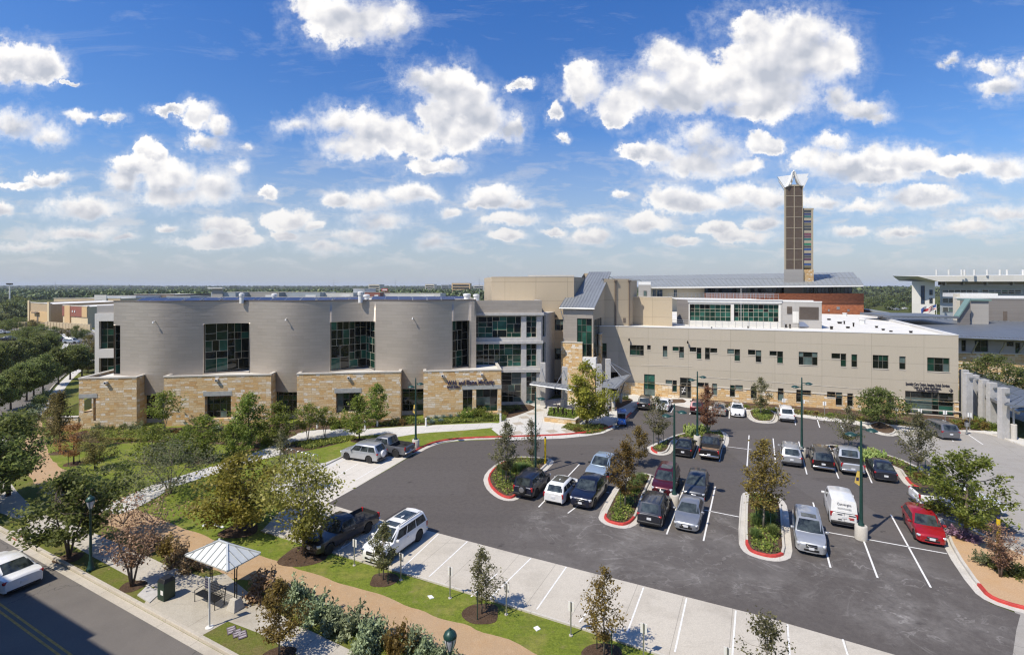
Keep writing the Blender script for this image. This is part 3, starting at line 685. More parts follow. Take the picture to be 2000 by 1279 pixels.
dn_=[(1010, 1345), (887, 1281), (828, 1262), (742, 1229), (677, 1203), (608, 1167), (565, 1144), (460, 1130), (370, 1094), (315, 1070), (250, 1042), (183, 1012), (120, 985), (70, 950), (48, 920), (45, 880), (52, 840), (55, 800)]
wob=random.Random(4)
sheet('trail', smooth_path([p+Vector((wob.uniform(-.12, .12), wob.uniform(-.12, .12), 0))for p in resample(GP(up_+dn_), .9, True)], 1, True), .008, 'trail_granite')
k0, k1=G(-260, 893), G(440, 1279);kd=(k1-k0).normalized();kn=Vector((kd.y, -kd.x, 0))
kA, kB=k0-kd*30, k1+kd*40
def strip(name, a, b, o0, o1, z, mat):
 return sheet(name, [a+kn*o0, b+kn*o0, b+kn*o1, a+kn*o1], z, mat)
strip('street', kA, kB, .48, 15, .006, 'street_asphalt');strip('gutter', kA, kB, .02, .48, .010, 'street_kerb')
mb=MB();kerb_run(mb, [kA, kB], w=.2, side=1);tag(mb.build('street_kerb', [M('street_kerb'), M('red_paint')]), kind='structure')
ym=MB()
for off in(3.45, 3.72):
 a, b=kA+kn*off, kB+kn*off
 ym.poly([(a.x, a.y, .011), (b.x, b.y, .011), (b.x+kn.x*.11, b.y+kn.y*.11, .011), (a.x+kn.x*.11, a.y+kn.y*.11, .011)])
yo=ym.build('street_marking', M('yellow_paint'));tag(yo, kind='structure')
if yo.data.polygons[0].normal.z<0:yo.data.flip_normals()
sheet('sidewalk', GP([(288, 1145), (101, 1043), (62, 1025), (-120, 955), (-120, 930), (0, 975), (154, 1028), (288, 1086), (393, 1136), (410, 1150)]), .011, 'street_walk')
sheet('bus_stop_pavement', GP([(276, 1187), (330, 1105), (400, 1128), (440, 1120), (520, 1185), (500, 1234), (445, 1213), (386, 1245)]), .012, 'bus_pad')
sheet('sidewalk', GP([(500, 1233), (520, 1183), (572, 1215), (705, 1279), (900, 1370), (760, 1370), (582, 1279)]), .0115, 'street_walk')
sheet('sidewalk', GP([(10, 1040), (62, 1025), (101, 1043), (38, 1058)]), .0125, 'street_walk')
sheet('kerb_ramp', GP([(20, 1049), (42, 1043), (50, 1050), (30, 1056)]), .017, 'brick_pavers')
sheet('sidewalk', GP([(-60, 905), (8, 925), (35, 962), (58, 985), (50, 1003), (20, 985), (-60, 945)]), .0125, 'street_walk')
road2=smooth_path(GP([(-420, 1010), (-120, 880), (10, 790), (60, 745), (110, 715), (160, 690), (175, 668), (160, 650), (125, 640), (60, 640), (-60, 650)]), 2)
band('side_street', road2, -3.8, 3.8, .006, 'street_asphalt')
for s0, s1 in((-5.9, -4.5), (4.5, 5.7)):band('sidewalk', road2, s0, s1, .0115, 'walk_concrete')
for s0, sd in((3.9, 1), (-3.9, -1)):
 L, _=ribbon(road2, s0, 0);mb=MB();kerb_run(mb, L, side=sd);tag(mb.build('street_kerb', [M('street_kerb'), M('red_paint')]), kind='structure')
sheet('parking_lot', GP([(640, 983), (690, 955), (812, 886), (830, 876), (852, 868), (880, 863), (920, 860), (980, 858), (1050, 856), (1100, 854), (1150, 849), (1180, 843), (1200, 836), (1214, 822), (1238, 798), (1250, 788), (1312, 788), (1342, 794), (1400, 798), (1450, 802), (1530, 808), (1606, 818), (1640, 821), (1700, 832), (1751, 850), (1831, 916), (1930, 1000), (1990, 1040), (1900, 1060), (1850, 1075), (1902, 1153), (1934, 1178), (1993, 1200), (1985, 1230), (1978, 1279), (1960, 1380), (1750, 1279), (1482, 1201), (1000, 1079), (860, 1042), (726, 1010)]), .008, 'lot_asphalt')
sheet('driveway', GP([(1751, 848), (1757, 838), (1800, 840), (1870, 838), (1950, 842), (1990, 860), (2150, 900), (2500, 1100), (2500, 1400), (1950, 1400), (1975, 1279), (1985, 1200), (1900, 1060), (1990, 1040), (1831, 916)]), .006, 'drive_concrete')
sheet('stall_pavement', GP([(513, 1034), (560, 985), (640, 960), (668, 963), (640, 983), (726, 1010), (860, 1042), (1000, 1079), (1482, 1201), (1750, 1279), (1960, 1345), (1960, 1420), (1500, 1345), (1301, 1279), (1138, 1224), (1000, 1181), (821, 1125), (716, 1096), (588, 1057)]), .010, 'stall_concrete')
sheet('stall_pavement', GP([(560, 985), (600, 925), (640, 912), (676, 892), (690, 884), (760, 884), (812, 884), (690, 955), (640, 983)]), .0105, 'pad_concrete')
sheet('bike_pavement', GP([(540, 925), (562, 893), (620, 905), (634, 904), (676, 888), (684, 893), (640, 915), (600, 930), (560, 985), (520, 960)]), .013, 'walk_concrete')
sheet('footpath', smooth_path(GP([(180, 995), (240, 972), (300, 945), (400, 915), (470, 893), (540, 868), (575, 850), (600, 843), (640, 838), (720, 838), (800, 832), (900, 828), (980, 825), (985, 833), (900, 841), (830, 845), (780, 852), (758, 858), (768, 846), (720, 850), (680, 853), (640, 866), (600, 875), (540, 890), (470, 908), (400, 932), (300, 962), (240, 992), (205, 1005)]), 1, True), .0125, 'walk_concrete')
sheet('footpath', smooth_path(GP([(225, 985), (300, 962), (330, 955), (300, 975), (240, 1005), (200, 1002)]), 1, True), .0115, 'walk_concrete')
sheet('footpath', smooth_path(GP([(590, 835), (620, 828), (650, 838), (640, 852), (600, 862), (575, 852)]), 2, True), .0135, 'walk_concrete')
plz=GP([(960, 838), (990, 812), (1040, 785), (1110, 775), (1200, 768), (1245, 768), (1310, 790), (1252, 790), (1238, 798), (1212, 822), (1196, 838), (1178, 846), (1148, 851), (1100, 856), (1050, 858), (980, 860), (975, 850)])
sheet('plaza', plz, .014, 'walk_concrete')
pv=MB()
for(px, py)in((1012, 827), (1038, 808), (1024, 815), (1071, 797), (1052, 801), (1010, 845), (1078, 842), (1109, 841), (1163, 815), (1145, 806)):
 c=G(px, py);d=Vector((.9, .43, 0));e=Vector((-.43, .9, 0))
 pv.poly([(c+d*a+e*b+Vector((0, 0, .018)))for a, b in((-.62, -.62), (.62, -.62), (.62, .62), (-.62, .62))])
po=pv.build('plaza_paver', plain('paver_tan', (.40, .35, .28), .8, var=.15, vs=5));tag(po, kind='structure')
sheet('sidewalk', GP([(1238, 770), (1330, 776), (1400, 782), (1560, 797), (1740, 818), (1880, 828), (1960, 838), (1990, 855), (2100, 880), (2100, 860), (1990, 820), (1930, 800), (1995, 800), (2100, 812), (2160, 905), (1990, 868), (1950, 848), (1870, 842), (1800, 842), (1757, 842), (1700, 834), (1640, 824), (1606, 821), (1530, 810), (1450, 804), (1400, 800), (1342, 796), (1312, 790), (1250, 790)]), .0135, 'walk_concrete')
def bed(pts, z=.016, mat='bark_mulch', it=1):
 return sheet('planting_bed', smooth_path(GP(pts), it, True), z, mat)
bed([(120, 855), (170, 838), (330, 836), (530, 828), (780, 818), (880, 818), (985, 806), (985, 822), (900, 826), (800, 831), (720, 836), (640, 838), (590, 842), (555, 860), (500, 872), (440, 868), (300, 862), (200, 868)])
bed([(1000, 800), (1030, 788), (1050, 796), (1020, 808), (990, 818), (985, 812)], .019)
bed([(565, 862), (620, 858), (690, 848), (700, 855), (640, 872), (590, 882), (560, 888), (545, 880)], .016)
bed([(1098, 834), (1110, 826), (1150, 830), (1175, 826), (1192, 833), (1178, 843), (1150, 848), (1130, 847)], .020)
bed([(1270, 786), (1330, 777), (1345, 786), (1310, 788)], .019);bed([(1355, 782), (1400, 781), (1560, 792.5), (1740, 805.5), (1872, 814.5), (1900, 822), (1945, 836), (1930, 842), (1855, 838), (1740, 830), (1600, 812), (1450, 799), (1370, 792)], .019)
bed([(1170, 786), (1225, 776), (1240, 782), (1205, 800), (1180, 806), (1165, 800)], .019)
kb=MB()
left_kerb=smooth_path(GP([(808, 884), (830, 872), (852, 864), (880, 859), (920, 856), (980, 854), (1050, 852), (1100, 850), (1150, 845), (1180, 839), (1197, 833)]), 1)
kerb_run(kb, left_kerb, red=[(left_kerb[len(left_kerb)//2], 60)], side=1)
tag(kb.build('red_kerb', [M('kerb_concrete'), M('red_paint')]), kind='structure')
band('gutter', left_kerb, -.55, -.02, .012, 'kerb_concrete')
for(px, py)in((935, 856.5), (1128, 849)):
 c=G(px, py);d=Vector((1, .0, 0))if px<1000 else Vector((.985, .17, 0));d.normalize()
 n=Vector((d.y, -d.x, 0));c=c+n*.06
 mt=Matrix(((d.x, 0, n.x, c.x), (d.y, 0, n.y, c.y), (0, 1, 0, .03), (0, 0, 0, 1)))
 to=text_obj('kerb_marking', 'FIRE LANE', .13, mt, M('white_paint'), depth=.01, align='CENTER', xs=1.6);tag(to, kind='structure')
kb=MB();path=GP([(676, 890), (640, 908), (604, 925), (565, 982)]);kerb_run(kb, path, side=-1, h=.13)
path=GP([(513, 1036), (588, 1059), (716, 1098), (821, 1127), (1000, 1183), (1138, 1226), (1301, 1281), (1500, 1348)]);kerb_run(kb, path, side=-1, h=.10, w=.16)
tag(kb.build('stall_kerb', [M('kerb_concrete'), M('red_paint')]), kind='structure')
kb=MB();path=smooth_path(GP([(1240, 796), (1250, 788), (1312, 788), (1342, 794), (1400, 798), (1450, 801)]), 1);kerb_run(kb, path, side=1, h=.13)
path=GP([(1530, 808), (1606, 819), (1640, 822), (1695, 832)]);kerb_run(kb, path, side=1, h=.13)
path=smooth_path(GP([(1757, 842), (1800, 842), (1870, 841), (1940, 848), (1985, 868), (2100, 900)]), 1);kerb_run(kb, path, side=1, h=.13)
path=GP([(1206, 835), (1252, 788)]);kerb_run(kb, path, side=1, h=.13, red=[(G(1226, 814), 2.3)], m1=1)
tag(kb.build('kerb', [M('kerb_concrete'), M('red_paint')]), kind='structure')
ISL={}
def island(key, pts, red=(), fill='bark_mulch', it=2, gut=.42):
 poly=smooth_path(GP(pts), it, True)
 n=len(poly);area=sum(poly[i].x*poly[(i+1)%n].y-poly[(i+1)%n].x*poly[i].y for i in range(n))
 if area<0:poly=poly[::-1]
 inn=inset(poly, gut);mb=MB()
 for i in range(n):
  a, b, c, d=poly[i], poly[(i+1)%n], inn[(i+1)%n], inn[i]
  mb.poly([(a.x, a.y, .012), (b.x, b.y, .012), (c.x, c.y, .022), (d.x, d.y, .022)])
 kerb_run(mb, inn, closed=True, red=[(G(*r[:2]), r[2])for r in red], side=1, z=.014)
 tag(mb.build('island_kerb', [M('kerb_concrete'), M('red_paint')]), kind='structure')
 sheet('island_bed', inset(poly, gut+.17), .13, fill)
 ISL[key]=inset(poly, gut+.45)
island('A', [(1084, 902), (1075, 895), (1040, 892), (1010, 891), (985, 897), (958, 913), (943, 932), (947, 951), (961, 966), (978, 976), (999, 979), (1016, 973), (1045, 942), (1066, 920)], [(972, 925, 3.0), (963, 945, 2.5), (985, 966, 2.2), (970, 960, 2)], it=1)
island('B', [(1168, 1008), (1171, 1017), (1185, 1026), (1215, 1033), (1237, 1029), (1250, 1018), (1256, 1005), (1265, 975), (1278, 945), (1283, 932), (1270, 925), (1249, 923), (1225, 932), (1200, 951), (1185, 975)], [(1208, 1023, 1.7), (1222, 1025, 1.0)], it=1)
island('C', [(1261, 875), (1270, 885), (1285, 889), (1300, 889), (1313, 884), (1319, 866), (1327, 860), (1358, 867), (1411, 874), (1422, 872), (1425, 852), (1415, 843), (1403, 841), (1340, 844), (1315, 850), (1273, 868)], [(1272, 880, 1.0)], it=1)
island('D', [(1452, 960), (1446, 972), (1441, 1057), (1449, 1075), (1463, 1084), (1480, 1090), (1505, 1096), (1530, 1096), (1549, 1087), (1544, 1043), (1539, 991), (1529, 975), (1510, 966), (1480, 960)], [(1483, 1082, 1.6), (1510, 1088, 1.0)], it=1)
island('E', [(1606, 872), (1616, 867), (1656, 874), (1728, 886), (1774, 901), (1831, 932), (1855, 955), (1836, 965), (1793, 958), (1768, 947), (1757, 933), (1746, 914), (1686, 903), (1640, 901), (1620, 893)], [(1808, 952, 2.0), (1826, 957, 1.3)], it=1)
island('F', [(1688, 828), (1692, 837), (1703, 844), (1726, 851), (1751, 852), (1762, 842), (1745, 832), (1715, 822)], it=1)
island('H', [(1455, 800), (1459, 815), (1468, 822), (1482, 826), (1510, 827), (1520, 822), (1522, 806), (1490, 797)], it=1)
island('K', [(1818, 1008), (1830, 1030), (1846, 1075), (1898, 1153), (1930, 1176), (1993, 1197), (2080, 1215), (2160, 1150), (2000, 1082), (1925, 1044), (1870, 1018)], [(1965, 1182, 2.0), (1990, 1190, 1.6), (1940, 1172, 1.0)], 'island_gravel', it=1)
lm=MB()
def line(a, b, w=.11, z=.0135, mb=lm, px=True):
 a, b=(G(*a), G(*b))if px else(a, b)
 d=(b-a).normalized();n=Vector((-d.y, d.x, 0))*(w/2)
 mb.poly([(a.x-n.x, a.y-n.y, z), (b.x-n.x, b.y-n.y, z), (b.x+n.x, b.y+n.y, z), (a.x+n.x, a.y+n.y, z)])
for seg in(((1588, 981), (1622, 1108)), ((1740, 1005), (1818, 1147)), ((1687, 1056), (1714, 1128)), ((1660, 1000), (1682, 1050)), ((1605, 1037), (1850, 1081)), ((1340, 942), (1302, 1043)), ((1397, 950), (1374, 1056)), ((1372, 995), (1443, 1009)), ((1132, 906), (1052, 990)), ((1185, 945), (1109, 1002)), ((1364, 868), (1354, 895)), ((1411, 872), (1405, 901)), ((1463, 850), (1459, 910)), ((1420, 872), (1468, 878)), ((1510, 856), (1516, 917)), ((1560, 862), (1576, 926)), ((1622, 893), (1638, 934)), ((1688, 908), (1703, 943)), ((1551, 812), (1554, 830)), ((1594, 812), (1601, 835)), ((1635, 820), (1648, 840)), ((1318, 791), (1310, 806)), ((1352, 796), (1347, 809)), ((1425, 800), (1424, 817)), ((1855, 852), (1862, 862)), ((1892, 849), (1920, 868)), ((1270, 789), (1262, 800)), ((1391, 798), (1389, 812)), ((1576, 816), (1606, 819)), ((1074, 943), (1190, 962))):
 line(*seg)
for seg in(((700, 1024), (667, 1070)), ((745, 1018), (660, 1076)), ((857, 1042), (785, 1110)), ((913, 1057), (838, 1126)), ((1037, 1090), (955, 1170)), ((1106, 1107), (1048, 1190)), ((1150, 1190), (1131, 1215)), ((1257, 1147), (1225, 1235)), ((1341, 1168), (1318, 1273)), ((1437, 1192), (1430, 1285)), ((1538, 1219), (1546, 1330)), ((1646, 1248), (1672, 1330)), ((971, 1120), (920, 1165)), ((770, 893), (690, 940)), ((700, 905), (648, 935))):
 line(*seg, w=.085, z=.0155)
lo=lm.build('stall_marking', M('white_paint'));tag(lo, kind='structure')
for p in lo.data.polygons:
 if p.normal.z<0:p.flip()
hm=MB();rn=random.Random(11);xs=np.linspace(-9000, 9000, 140)
def ridge(Y, base, amp, name, mat, thick=900, ph=0):
 mb=MB();pr=[]
 for i, x in enumerate(xs):
  h=base+amp*(math.sin(x*.0009+ph)*.5+math.sin(x*.0023+ph*2)*.3+rn.uniform(-.12, .12))-abs(x+6000)*.0012*amp
  pr.append((x, max(2, h)))
 for(x, h), (x2, h2)in zip(pr, pr[1:]):
  mb.poly([(x, Y, 0), (x2, Y, 0), (x2, Y+thick*.5, h2), (x, Y+thick*.5, h)]);mb.poly([(x, Y+thick*.5, h), (x2, Y+thick*.5, h2), (x2, Y+thick, 0), (x, Y+thick, 0)])
 return tag(mb.build(name, mat, smooth=True), kind='structure')
ridge(6200, 30, 16, 'hills', M('far_ground'))
def Rd(root, mb, name, mats, smooth=None, bev=None):
 o=mb.build(name, [M(m)if isinstance(m, str)else m for m in(mats if isinstance(mats, (list, tuple))else[mats])])
 if bev:bevel_mesh(o, bev)
 if smooth:smooth_angle(o, smooth)
 keep_world(o, root);return o
def face_dir(px0, py0, px1, py1):return(G(px1, py1)-G(px0, py0)).normalized()
PAV=thing('pavilion_building', 'curved grey metal-shingled building with four tan stone blocks along its front', 'building', G(560, 826))
P0=G(154, 838);P1=G(979, 812);fd=(P1-P0).normalized();fn_=Vector((fd.y, -fd.x, 0))
FR=Wall(P0, P1, 0, 6.3)
def on_front(px, off):
 W2=Wall(P0-fn_*off, P1-fn_*off, 0, 1);return W2.uv(px, 700)[0]
P_, BUL, DB=16.45, 2.7, 1.25
sc_=on_front(320, 2.0)
def skin(u):
 return DB+BUL*(1-.5*(1+math.cos(2*math.pi*(u-sc_)/P_)))
def pskin(u, z, off=0.0):
 p=P0+fd*u-fn_*(skin(u)+off);return Vector((p.x, p.y, z))
def u_of(px):
 u=20.0
 for _ in range(30):
  u=on_front(px, skin(u))
 return u
ZT, ZB=15.9, 3.75
holes=[(u_of(222), u_of(235), 6.25, 12.7), (u_of(398), u_of(487), 6.25, 12.85), (u_of(645), u_of(732), 6.25, 12.95), (u_of(883), u_of(917), 6.25, 12.95)]
ua, ub=holes[0][0], u_of(930)
us=sorted(set([ua+(ub-ua)*i/150 for i in range(151)]+[h[0]for h in holes]+[h[1]for h in holes]))
us=[u for i, u in enumerate(us)if i==0 or u-us[i-1]>.02]
zs=[ZB, 6.25, 12.7, 12.85, 12.95, ZT]
sk=MB();acc_u=0;uvs=[]
def sq(u0, u1, z0, z1, m=0):sk.poly([pskin(u0, z0), pskin(u1, z0), pskin(u1, z1), pskin(u0, z1)], m)
for i in range(len(us)-1):
 um=(us[i]+us[i+1])/2;h=[q for q in holes if q[0]<um<q[1]]
 for z0, z1 in zip(zs, zs[1:]):
  if not(h and h[0][2]<(z0+z1)/2<h[0][3]):sq(us[i], us[i+1], z0, z1)
for h in holes:
 for u, s in((h[0], 1), (h[1], -1)):
  q=[pskin(u, h[2]), pskin(u, h[2], .35), pskin(u, h[3], .35), pskin(u, h[3])]
  sk.poly(q if s<0 else q[::-1], 1)
 n=8
 for i in range(n):
  a=h[0]+(h[1]-h[0])*i/n;b=h[0]+(h[1]-h[0])*(i+1)/n
  sk.poly([pskin(a, h[3]), pskin(b, h[3]), pskin(b, h[3], 3.4), pskin(a, h[3], 3.4)], 1)
for u, rev in((ua, True), (ub, False)):
 q=[pskin(u, ZB), pskin(u, ZB, 9), pskin(u, ZT, 9), pskin(u, ZT)];sk.poly(q[::-1]if rev else q, 0)
for i in range(len(us)-1):sk.poly([pskin(us[i], ZB), pskin(us[i], ZB, 1.5), pskin(us[i+1], ZB, 1.5), pskin(us[i+1], ZB)], 1)
skin_o=sk.build('curved_wall', [M('metal_shingle'), M('louver_brown')])
me=skin_o.data;lay=me.uv_layers[0]
for p in me.polygons:
 if p.material_index==0:
  for li in p.loop_indices:
   v=me.vertices[me.loops[li].vertex_index].co;lay.data[li].uv=(((v-P0).dot(fd))*1.04, v.z)
bm=bmesh.new();bm.from_mesh(me);bmesh.ops.remove_doubles(bm, verts=bm.verts, dist=.002);bm.to_mesh(me);bm.free()
smooth_angle(skin_o, 25);keep_world(skin_o, PAV)
cp=MB()
for i in range(0, len(us)-1):
 a, b=us[i], us[i+1]
 cp.hexa([pskin(a, ZT, -.06), pskin(b, ZT, -.06), pskin(b, ZT, .3), pskin(a, ZT, .3)], [pskin(a, ZT+.12, -.06), pskin(b, ZT+.12, -.06), pskin(b, ZT+.12, .3), pskin(a, ZT+.12, .3)])
Rd(PAV, cp, 'coping', 'louver_brown')
def vglass(h, frac, back, seed):
 a=pskin(h[0], 0, .3);c=pskin(h[1], 0, .3);m=pskin(h[0]+(h[1]-h[0])*frac, 0, back)
 for(s, e, k)in((a, m, 0), (m, c, 1)):
  if(e-s).length<.4:continue
  W=Wall(s, e, h[2], h[3]);w=W.L;rnd=random.Random(seed+k)
  cells=split_cells(rnd, 0, w, h[2], h[3], .85, .95, 6)
  window(PAV, W, (0, w, h[2], h[3]), 0.0, cells=cells, seed=seed+k, pal=(0, 0, 0, 0, 0, 1, 2)if k==0 else(0, 0, 0, 1, 2), name='notch_window', fmat='cream_frame')
vglass(holes[1], .80, 2.6, 5);vglass(holes[2], .72, 2.6, 16);vglass(holes[3], .92, 2.2, 28);vglass(holes[0], .5, 1.2, 40)
for(x0, x1, y0, y1, sd)in((278, 322, 772, 830, 3), (535, 582, 766, 812, 4), (786, 829, 760, 806, 6)):
 u0, u1=on_front(x0, DB+1.0), on_front(x1, DB+1.0)
 W=Wall(P0+fd*u0-fn_*(DB+.9), P0+fd*u1-fn_*(DB+.9), 0, ZB)
 window(PAV, W, (0, W.L, .55, ZB-.02), 0.0, vs=(.2, .4, .6, .8)if sd!=6 else(.33, .66), hs=(.3, .62, .82), seed=sd, pal=(0, 0, 0, 1), name='ground_window')
 s=MB();W.bar(s, -.3, W.L+.3, 0, .55, -.3, .06);Rd(PAV, s, 'sill', 'lintel_stone')
def stone_block(px0, px1, depth, seed, win=None, lintel=None, zt=6.3, extra=None):
 u0=FR.uv(px0, 780)[0];u1=FR.uv(px1, 780)[0]
 W=Wall(P0+fd*u0, P0+fd*u1, 0, zt);mb=MB();rects=[]
 for wr in(win or[]):rects.append(W.cut(W.rect(*wr)))
 if extra:ex_=W.rect(*extra);W.cut((.02, ex_[1], ex_[2], ex_[3]))
 W.emit(mb, 0, 0, .75)
 q0, q1=W.at(0, 0), W.at(W.L, 0);b0, b1=q0-fn_*depth, q1-fn_*depth
 Wall(q1, b1, 0, zt).emit(mb)
 if extra:
  LW=Wall(b0, q0, 0, zt);LW.cut((.6, LW.L-.02, ex_[2], ex_[3]));LW.emit(mb, 0, 0, .6);Wall(W.at(ex_[1]+.9, 0, -.76), W.at(ex_[1]+.9, 0, -depth), 0, zt-.3).emit(mb);Wall(W.at(ex_[1]+.9, 0, -depth), W.at(ex_[1]+.9, 0, -.76), 0, zt-.3).emit(mb)
 else:Wall(b0, q0, 0, zt).emit(mb)
 mb.poly([(q0.x, q0.y, zt-.25), (q1.x, q1.y, zt-.25), (b1.x, b1.y, zt-.25), (b0.x, b0.y, zt-.25)], 1)
 o=Rd(PAV, mb, 'stone_block', ['limestone', 'roof_white'])
 cpm=MB();t=.34
 W.bar(cpm, -.06, W.L+.06, zt, zt+.16, -t, .06)
 for s in(0, W.L):
  a, b=(-.06, t)if s==0 else(W.L-t, W.L+.06)
  cpm.hexa([W.at(a, zt, -t), W.at(a, zt, -depth), W.at(b, zt, -depth), W.at(b, zt, -t)], [W.at(a, zt+.16, -t), W.at(a, zt+.16, -depth), W.at(b, zt+.16, -depth), W.at(b, zt+.16, -t)])
 Rd(PAV, cpm, 'parapet_coping', 'coping')
 for k, (r, wr)in enumerate(zip(rects, win or[])):
  n=max(1, int((r[1]-r[0])/1.0))
  window(PAV, W, r, .7, vs=[(i+1)/(n+1)for i in range(n)], hs=(.28, .62)if r[3]-r[2]>1.5 else(.5, ), seed=seed+k, pal=(0, 0, 0, 1, 3), cut=False, name='stone_window')
 for lr in(lintel or[]):
  r=W.rect(*lr);lm_=MB();W.bar(lm_, r[0], r[1], r[2], r[3], -.3, .035);Rd(PAV, lm_, 'lintel', 'lintel_stone')
 return W
W1=stone_block(154, 267, 8, 10, [(182, 777, 187, 822)], [(154, 769, 190, 777)], extra=(154, 777, 179, 806))
W2=stone_block(320, 529.5, 7, 20, [(400, 773, 451, 818)], [(397, 764, 453, 773)])
W3=stone_block(580, 782.5, 7, 30, [(656, 767, 704, 806)], [(653, 758, 706, 767)])
W4=stone_block(827, 979, 9, 40, [(904, 760, 923, 805), (930, 760, 972, 805)], [(902, 752, 979.5, 760)])
gw=MB();a=W1.at(0, 0);
gw.prism([a+fd*-3.6+fn_*.1, a+fd*-.01+fn_*.1, a+fd*-.01-fn_*.35, a+fd*-3.6-fn_*.35][::1], 0, 1.5)
GWt=thing('garden_wall', 'low tan stone garden wall beside the end stone block', 'wall', a-fd*2)
Rd(GWt, gw, 'wall', 'limestone')
gc=MB();gc.prism([a+fd*-3.65+fn_*.15, a+fn_*.15-fd*.01, a-fn_*.4-fd*.01, a+fd*-3.65-fn_*.4], 1.5, 1.62);Rd(GWt, gc, 'coping', 'coping')
fe=MB();b0=a+fd*-3.4-fn_*.4
for k in range(40):
 p=b0-fn_*(k*.28)-fd*(k*.05);fe.box((p.x-.02, p.y-.02, .1), (p.x+.02, p.y+.02, 1.9))
pe=b0-fn_*(39*.28)-fd*(39*.05)
for z in(.25, 1.8):fe.bar((b0.x, b0.y, z), (pe.x, pe.y, z), .05)
FEN=thing('metal_fence', 'black metal picket fence running back from the low stone garden wall', 'fence', b0);Rd(FEN, fe, 'pickets', 'black_metal')
r=W4.rect(873, 741, 965, 752);mt_=lambda W, u, z, off=.06:Matrix(((W.d.x, 0, W.n.x, W.at(u, z, off).x), (W.d.y, 0, W.n.y, W.at(u, z, off).y), (0, 1, 0, z), (0, 0, 0, 1)))
text_obj('sign_letters', 'W.H. and Elaine McCarty', .86, mt_(W4, r[0], W4.uv(900, 751)[1]), M('sign_navy'), root=PAV, depth=.12, bold=.012, width=W4.uv(965, 745)[0]-r[0])
text_obj('sign_letters', 'South Entry', .46, mt_(W4, r[0], W4.uv(880, 757.5)[1]), M('sign_navy'), root=PAV, depth=.10, bold=.012, width=W4.uv(898, 756)[0]-r[0])
def wall_light(W, px, py):
 u, z=W.uv(px, py);m=MB();W.bar(m, u-.16, u+.16, z-.15, z+.15, .02, .34);W.bar(m, u-.09, u+.09, z-.09, z+.09, .34, .36, 1);return Rd(PAV, m, 'wall_light', ['white_trim', 'black_metal'])
for W, px, py in((W1, 208, 747), (W2, 424, 742), (W3, 681, 737), (W4, 864, 733), (W4, 941, 731)):wall_light(W, px, py)
for px, py in((303, 627), (560, 622), (806, 620)):
 u=u_of(px);z=CAMH-(py-HY)*pskin(u, 0).y/F;m=MB();p=pskin(u, z);q=pskin(u, z-.06, -.45)
 m.bar(p, q, .07, .07);m.bar(q, q+Vector((0, -.04, -.2)), .15, .14);Rd(PAV, m, 'wall_light', ['white_trim'])
rf=MB();pts=[pskin(u, ZT-.35, .2)for u in us[::6]];bk=[pskin(us[-1], ZT-.35, 26), pskin(us[0], ZT-.35, 26)]
rf.poly([tuple(p)for p in pts+bk]);Rd(PAV, rf, 'roof', 'roof_white')
bw=MB();bw.poly([pskin(us[-1], 0, 26), pskin(us[0], 0, 26), pskin(us[0], ZT, 26), pskin(us[-1], ZT, 26)])
bw.poly([pskin(us[0], 0, 26), pskin(us[0], 0, 1.5), pskin(us[0], ZT, 1.5), pskin(us[0], ZT, 26)]);bw.poly([pskin(us[-1], 0, 1.5), pskin(us[-1], 0, 26), pskin(us[-1], ZT, 26), pskin(us[-1], ZT, 1.5)]);Rd(PAV, bw, 'rear_wall', 'gray_siding')
sp=MB();sp.hexa([(-.95, 0, 0), (.95, 0, 0), (.95, 1.55, .30), (-.95, 1.55, .30)], [(-.95, -.02, .06), (.95, -.02, .06), (.95, 1.53, .36), (-.95, 1.53, .36)])
sp.box((-.97, 0, -.28), (-.91, .06, 0), 1);sp.box((.91, 1.45, -.28), (.97, 1.53, .28), 1);sp.bar((-.97, 0, .03), (-.97, 1.55, .34), .06, .1, 1);sp.bar((.97, 0, .03), (.97, 1.55, .34), .06, .1, 1)
sp_o=sp.build('solar_panel', [M('solar_blue'), M('steel')])
ang=math.atan2(fd.y, fd.x);first=True
for(pxa, pxb, offs)in((275, 468, (1.9, 4.6)), (480, 700, (2.3, 5.0)), (735, 900, (3.2, 6.2, 9.2))):
 for of in offs:
  u=on_front(pxa, of+1.5);ue=on_front(pxb, of+1.5)
  while u<ue:
   p=P0+fd*u-fn_*(max(skin(u), DB)+of);o=sp_o if first else sp_o.copy()
   if not first:COL.objects.link(o)
   first=False;o.location=(p.x, p.y, ZT+.02);o.rotation_euler=(0, 0, ang+.06);keep_world(o, PAV);u+=2.05
for(px, of, h, rr)in((472, 3.5, 1.0, .34), (536, 7, .9, .4), (704, 3.5, 1.2, .4), (716, 9, .7, .5), (912, 9, .8, .6), (930, 9, .7, .5)):
 u=on_front(px, of);p=P0+fd*u-fn_*of;m=MB()
 m.lathe([(rr*.8, ZT-.3), (rr*.8, ZT+h*.6), (rr, ZT+h*.65), (rr, ZT+h), (rr*.5, ZT+h+.1)], 10, 0, (p.x, p.y, 0));Rd(PAV, m, 'roof_vent', 'white_trim', smooth=40)
cpx=A(185, 612, 72.5);W=Wall((cpx.x, cpx.y), (cpx.x+fd.x*7, cpx.y+fd.y*7), 0, 14.0);mb=MB()
r1=W.cut((.55, 6.2, 8.9, 12.9));r2=W.cut((.55, 6.2, 3.4, 7.6));W.emit(mb, 0, 0, .5);e=W.at(0, 0)
Wall((e-fn_*14), e, 0, 14.0).emit(mb);q=[W.at(0, 14), W.at(W.L, 14), W.at(W.L, 14)-fn_*14, W.at(0, 14)-fn_*14];mb.poly(q)
Rd(PAV, mb, 'stair_block', 'white_panel');c_=MB();W.bar(c_, -.1, W.L, 14.0, 15.1, -14, -.6);Rd(PAV, c_, 'roof_screen', 'gray_siding')
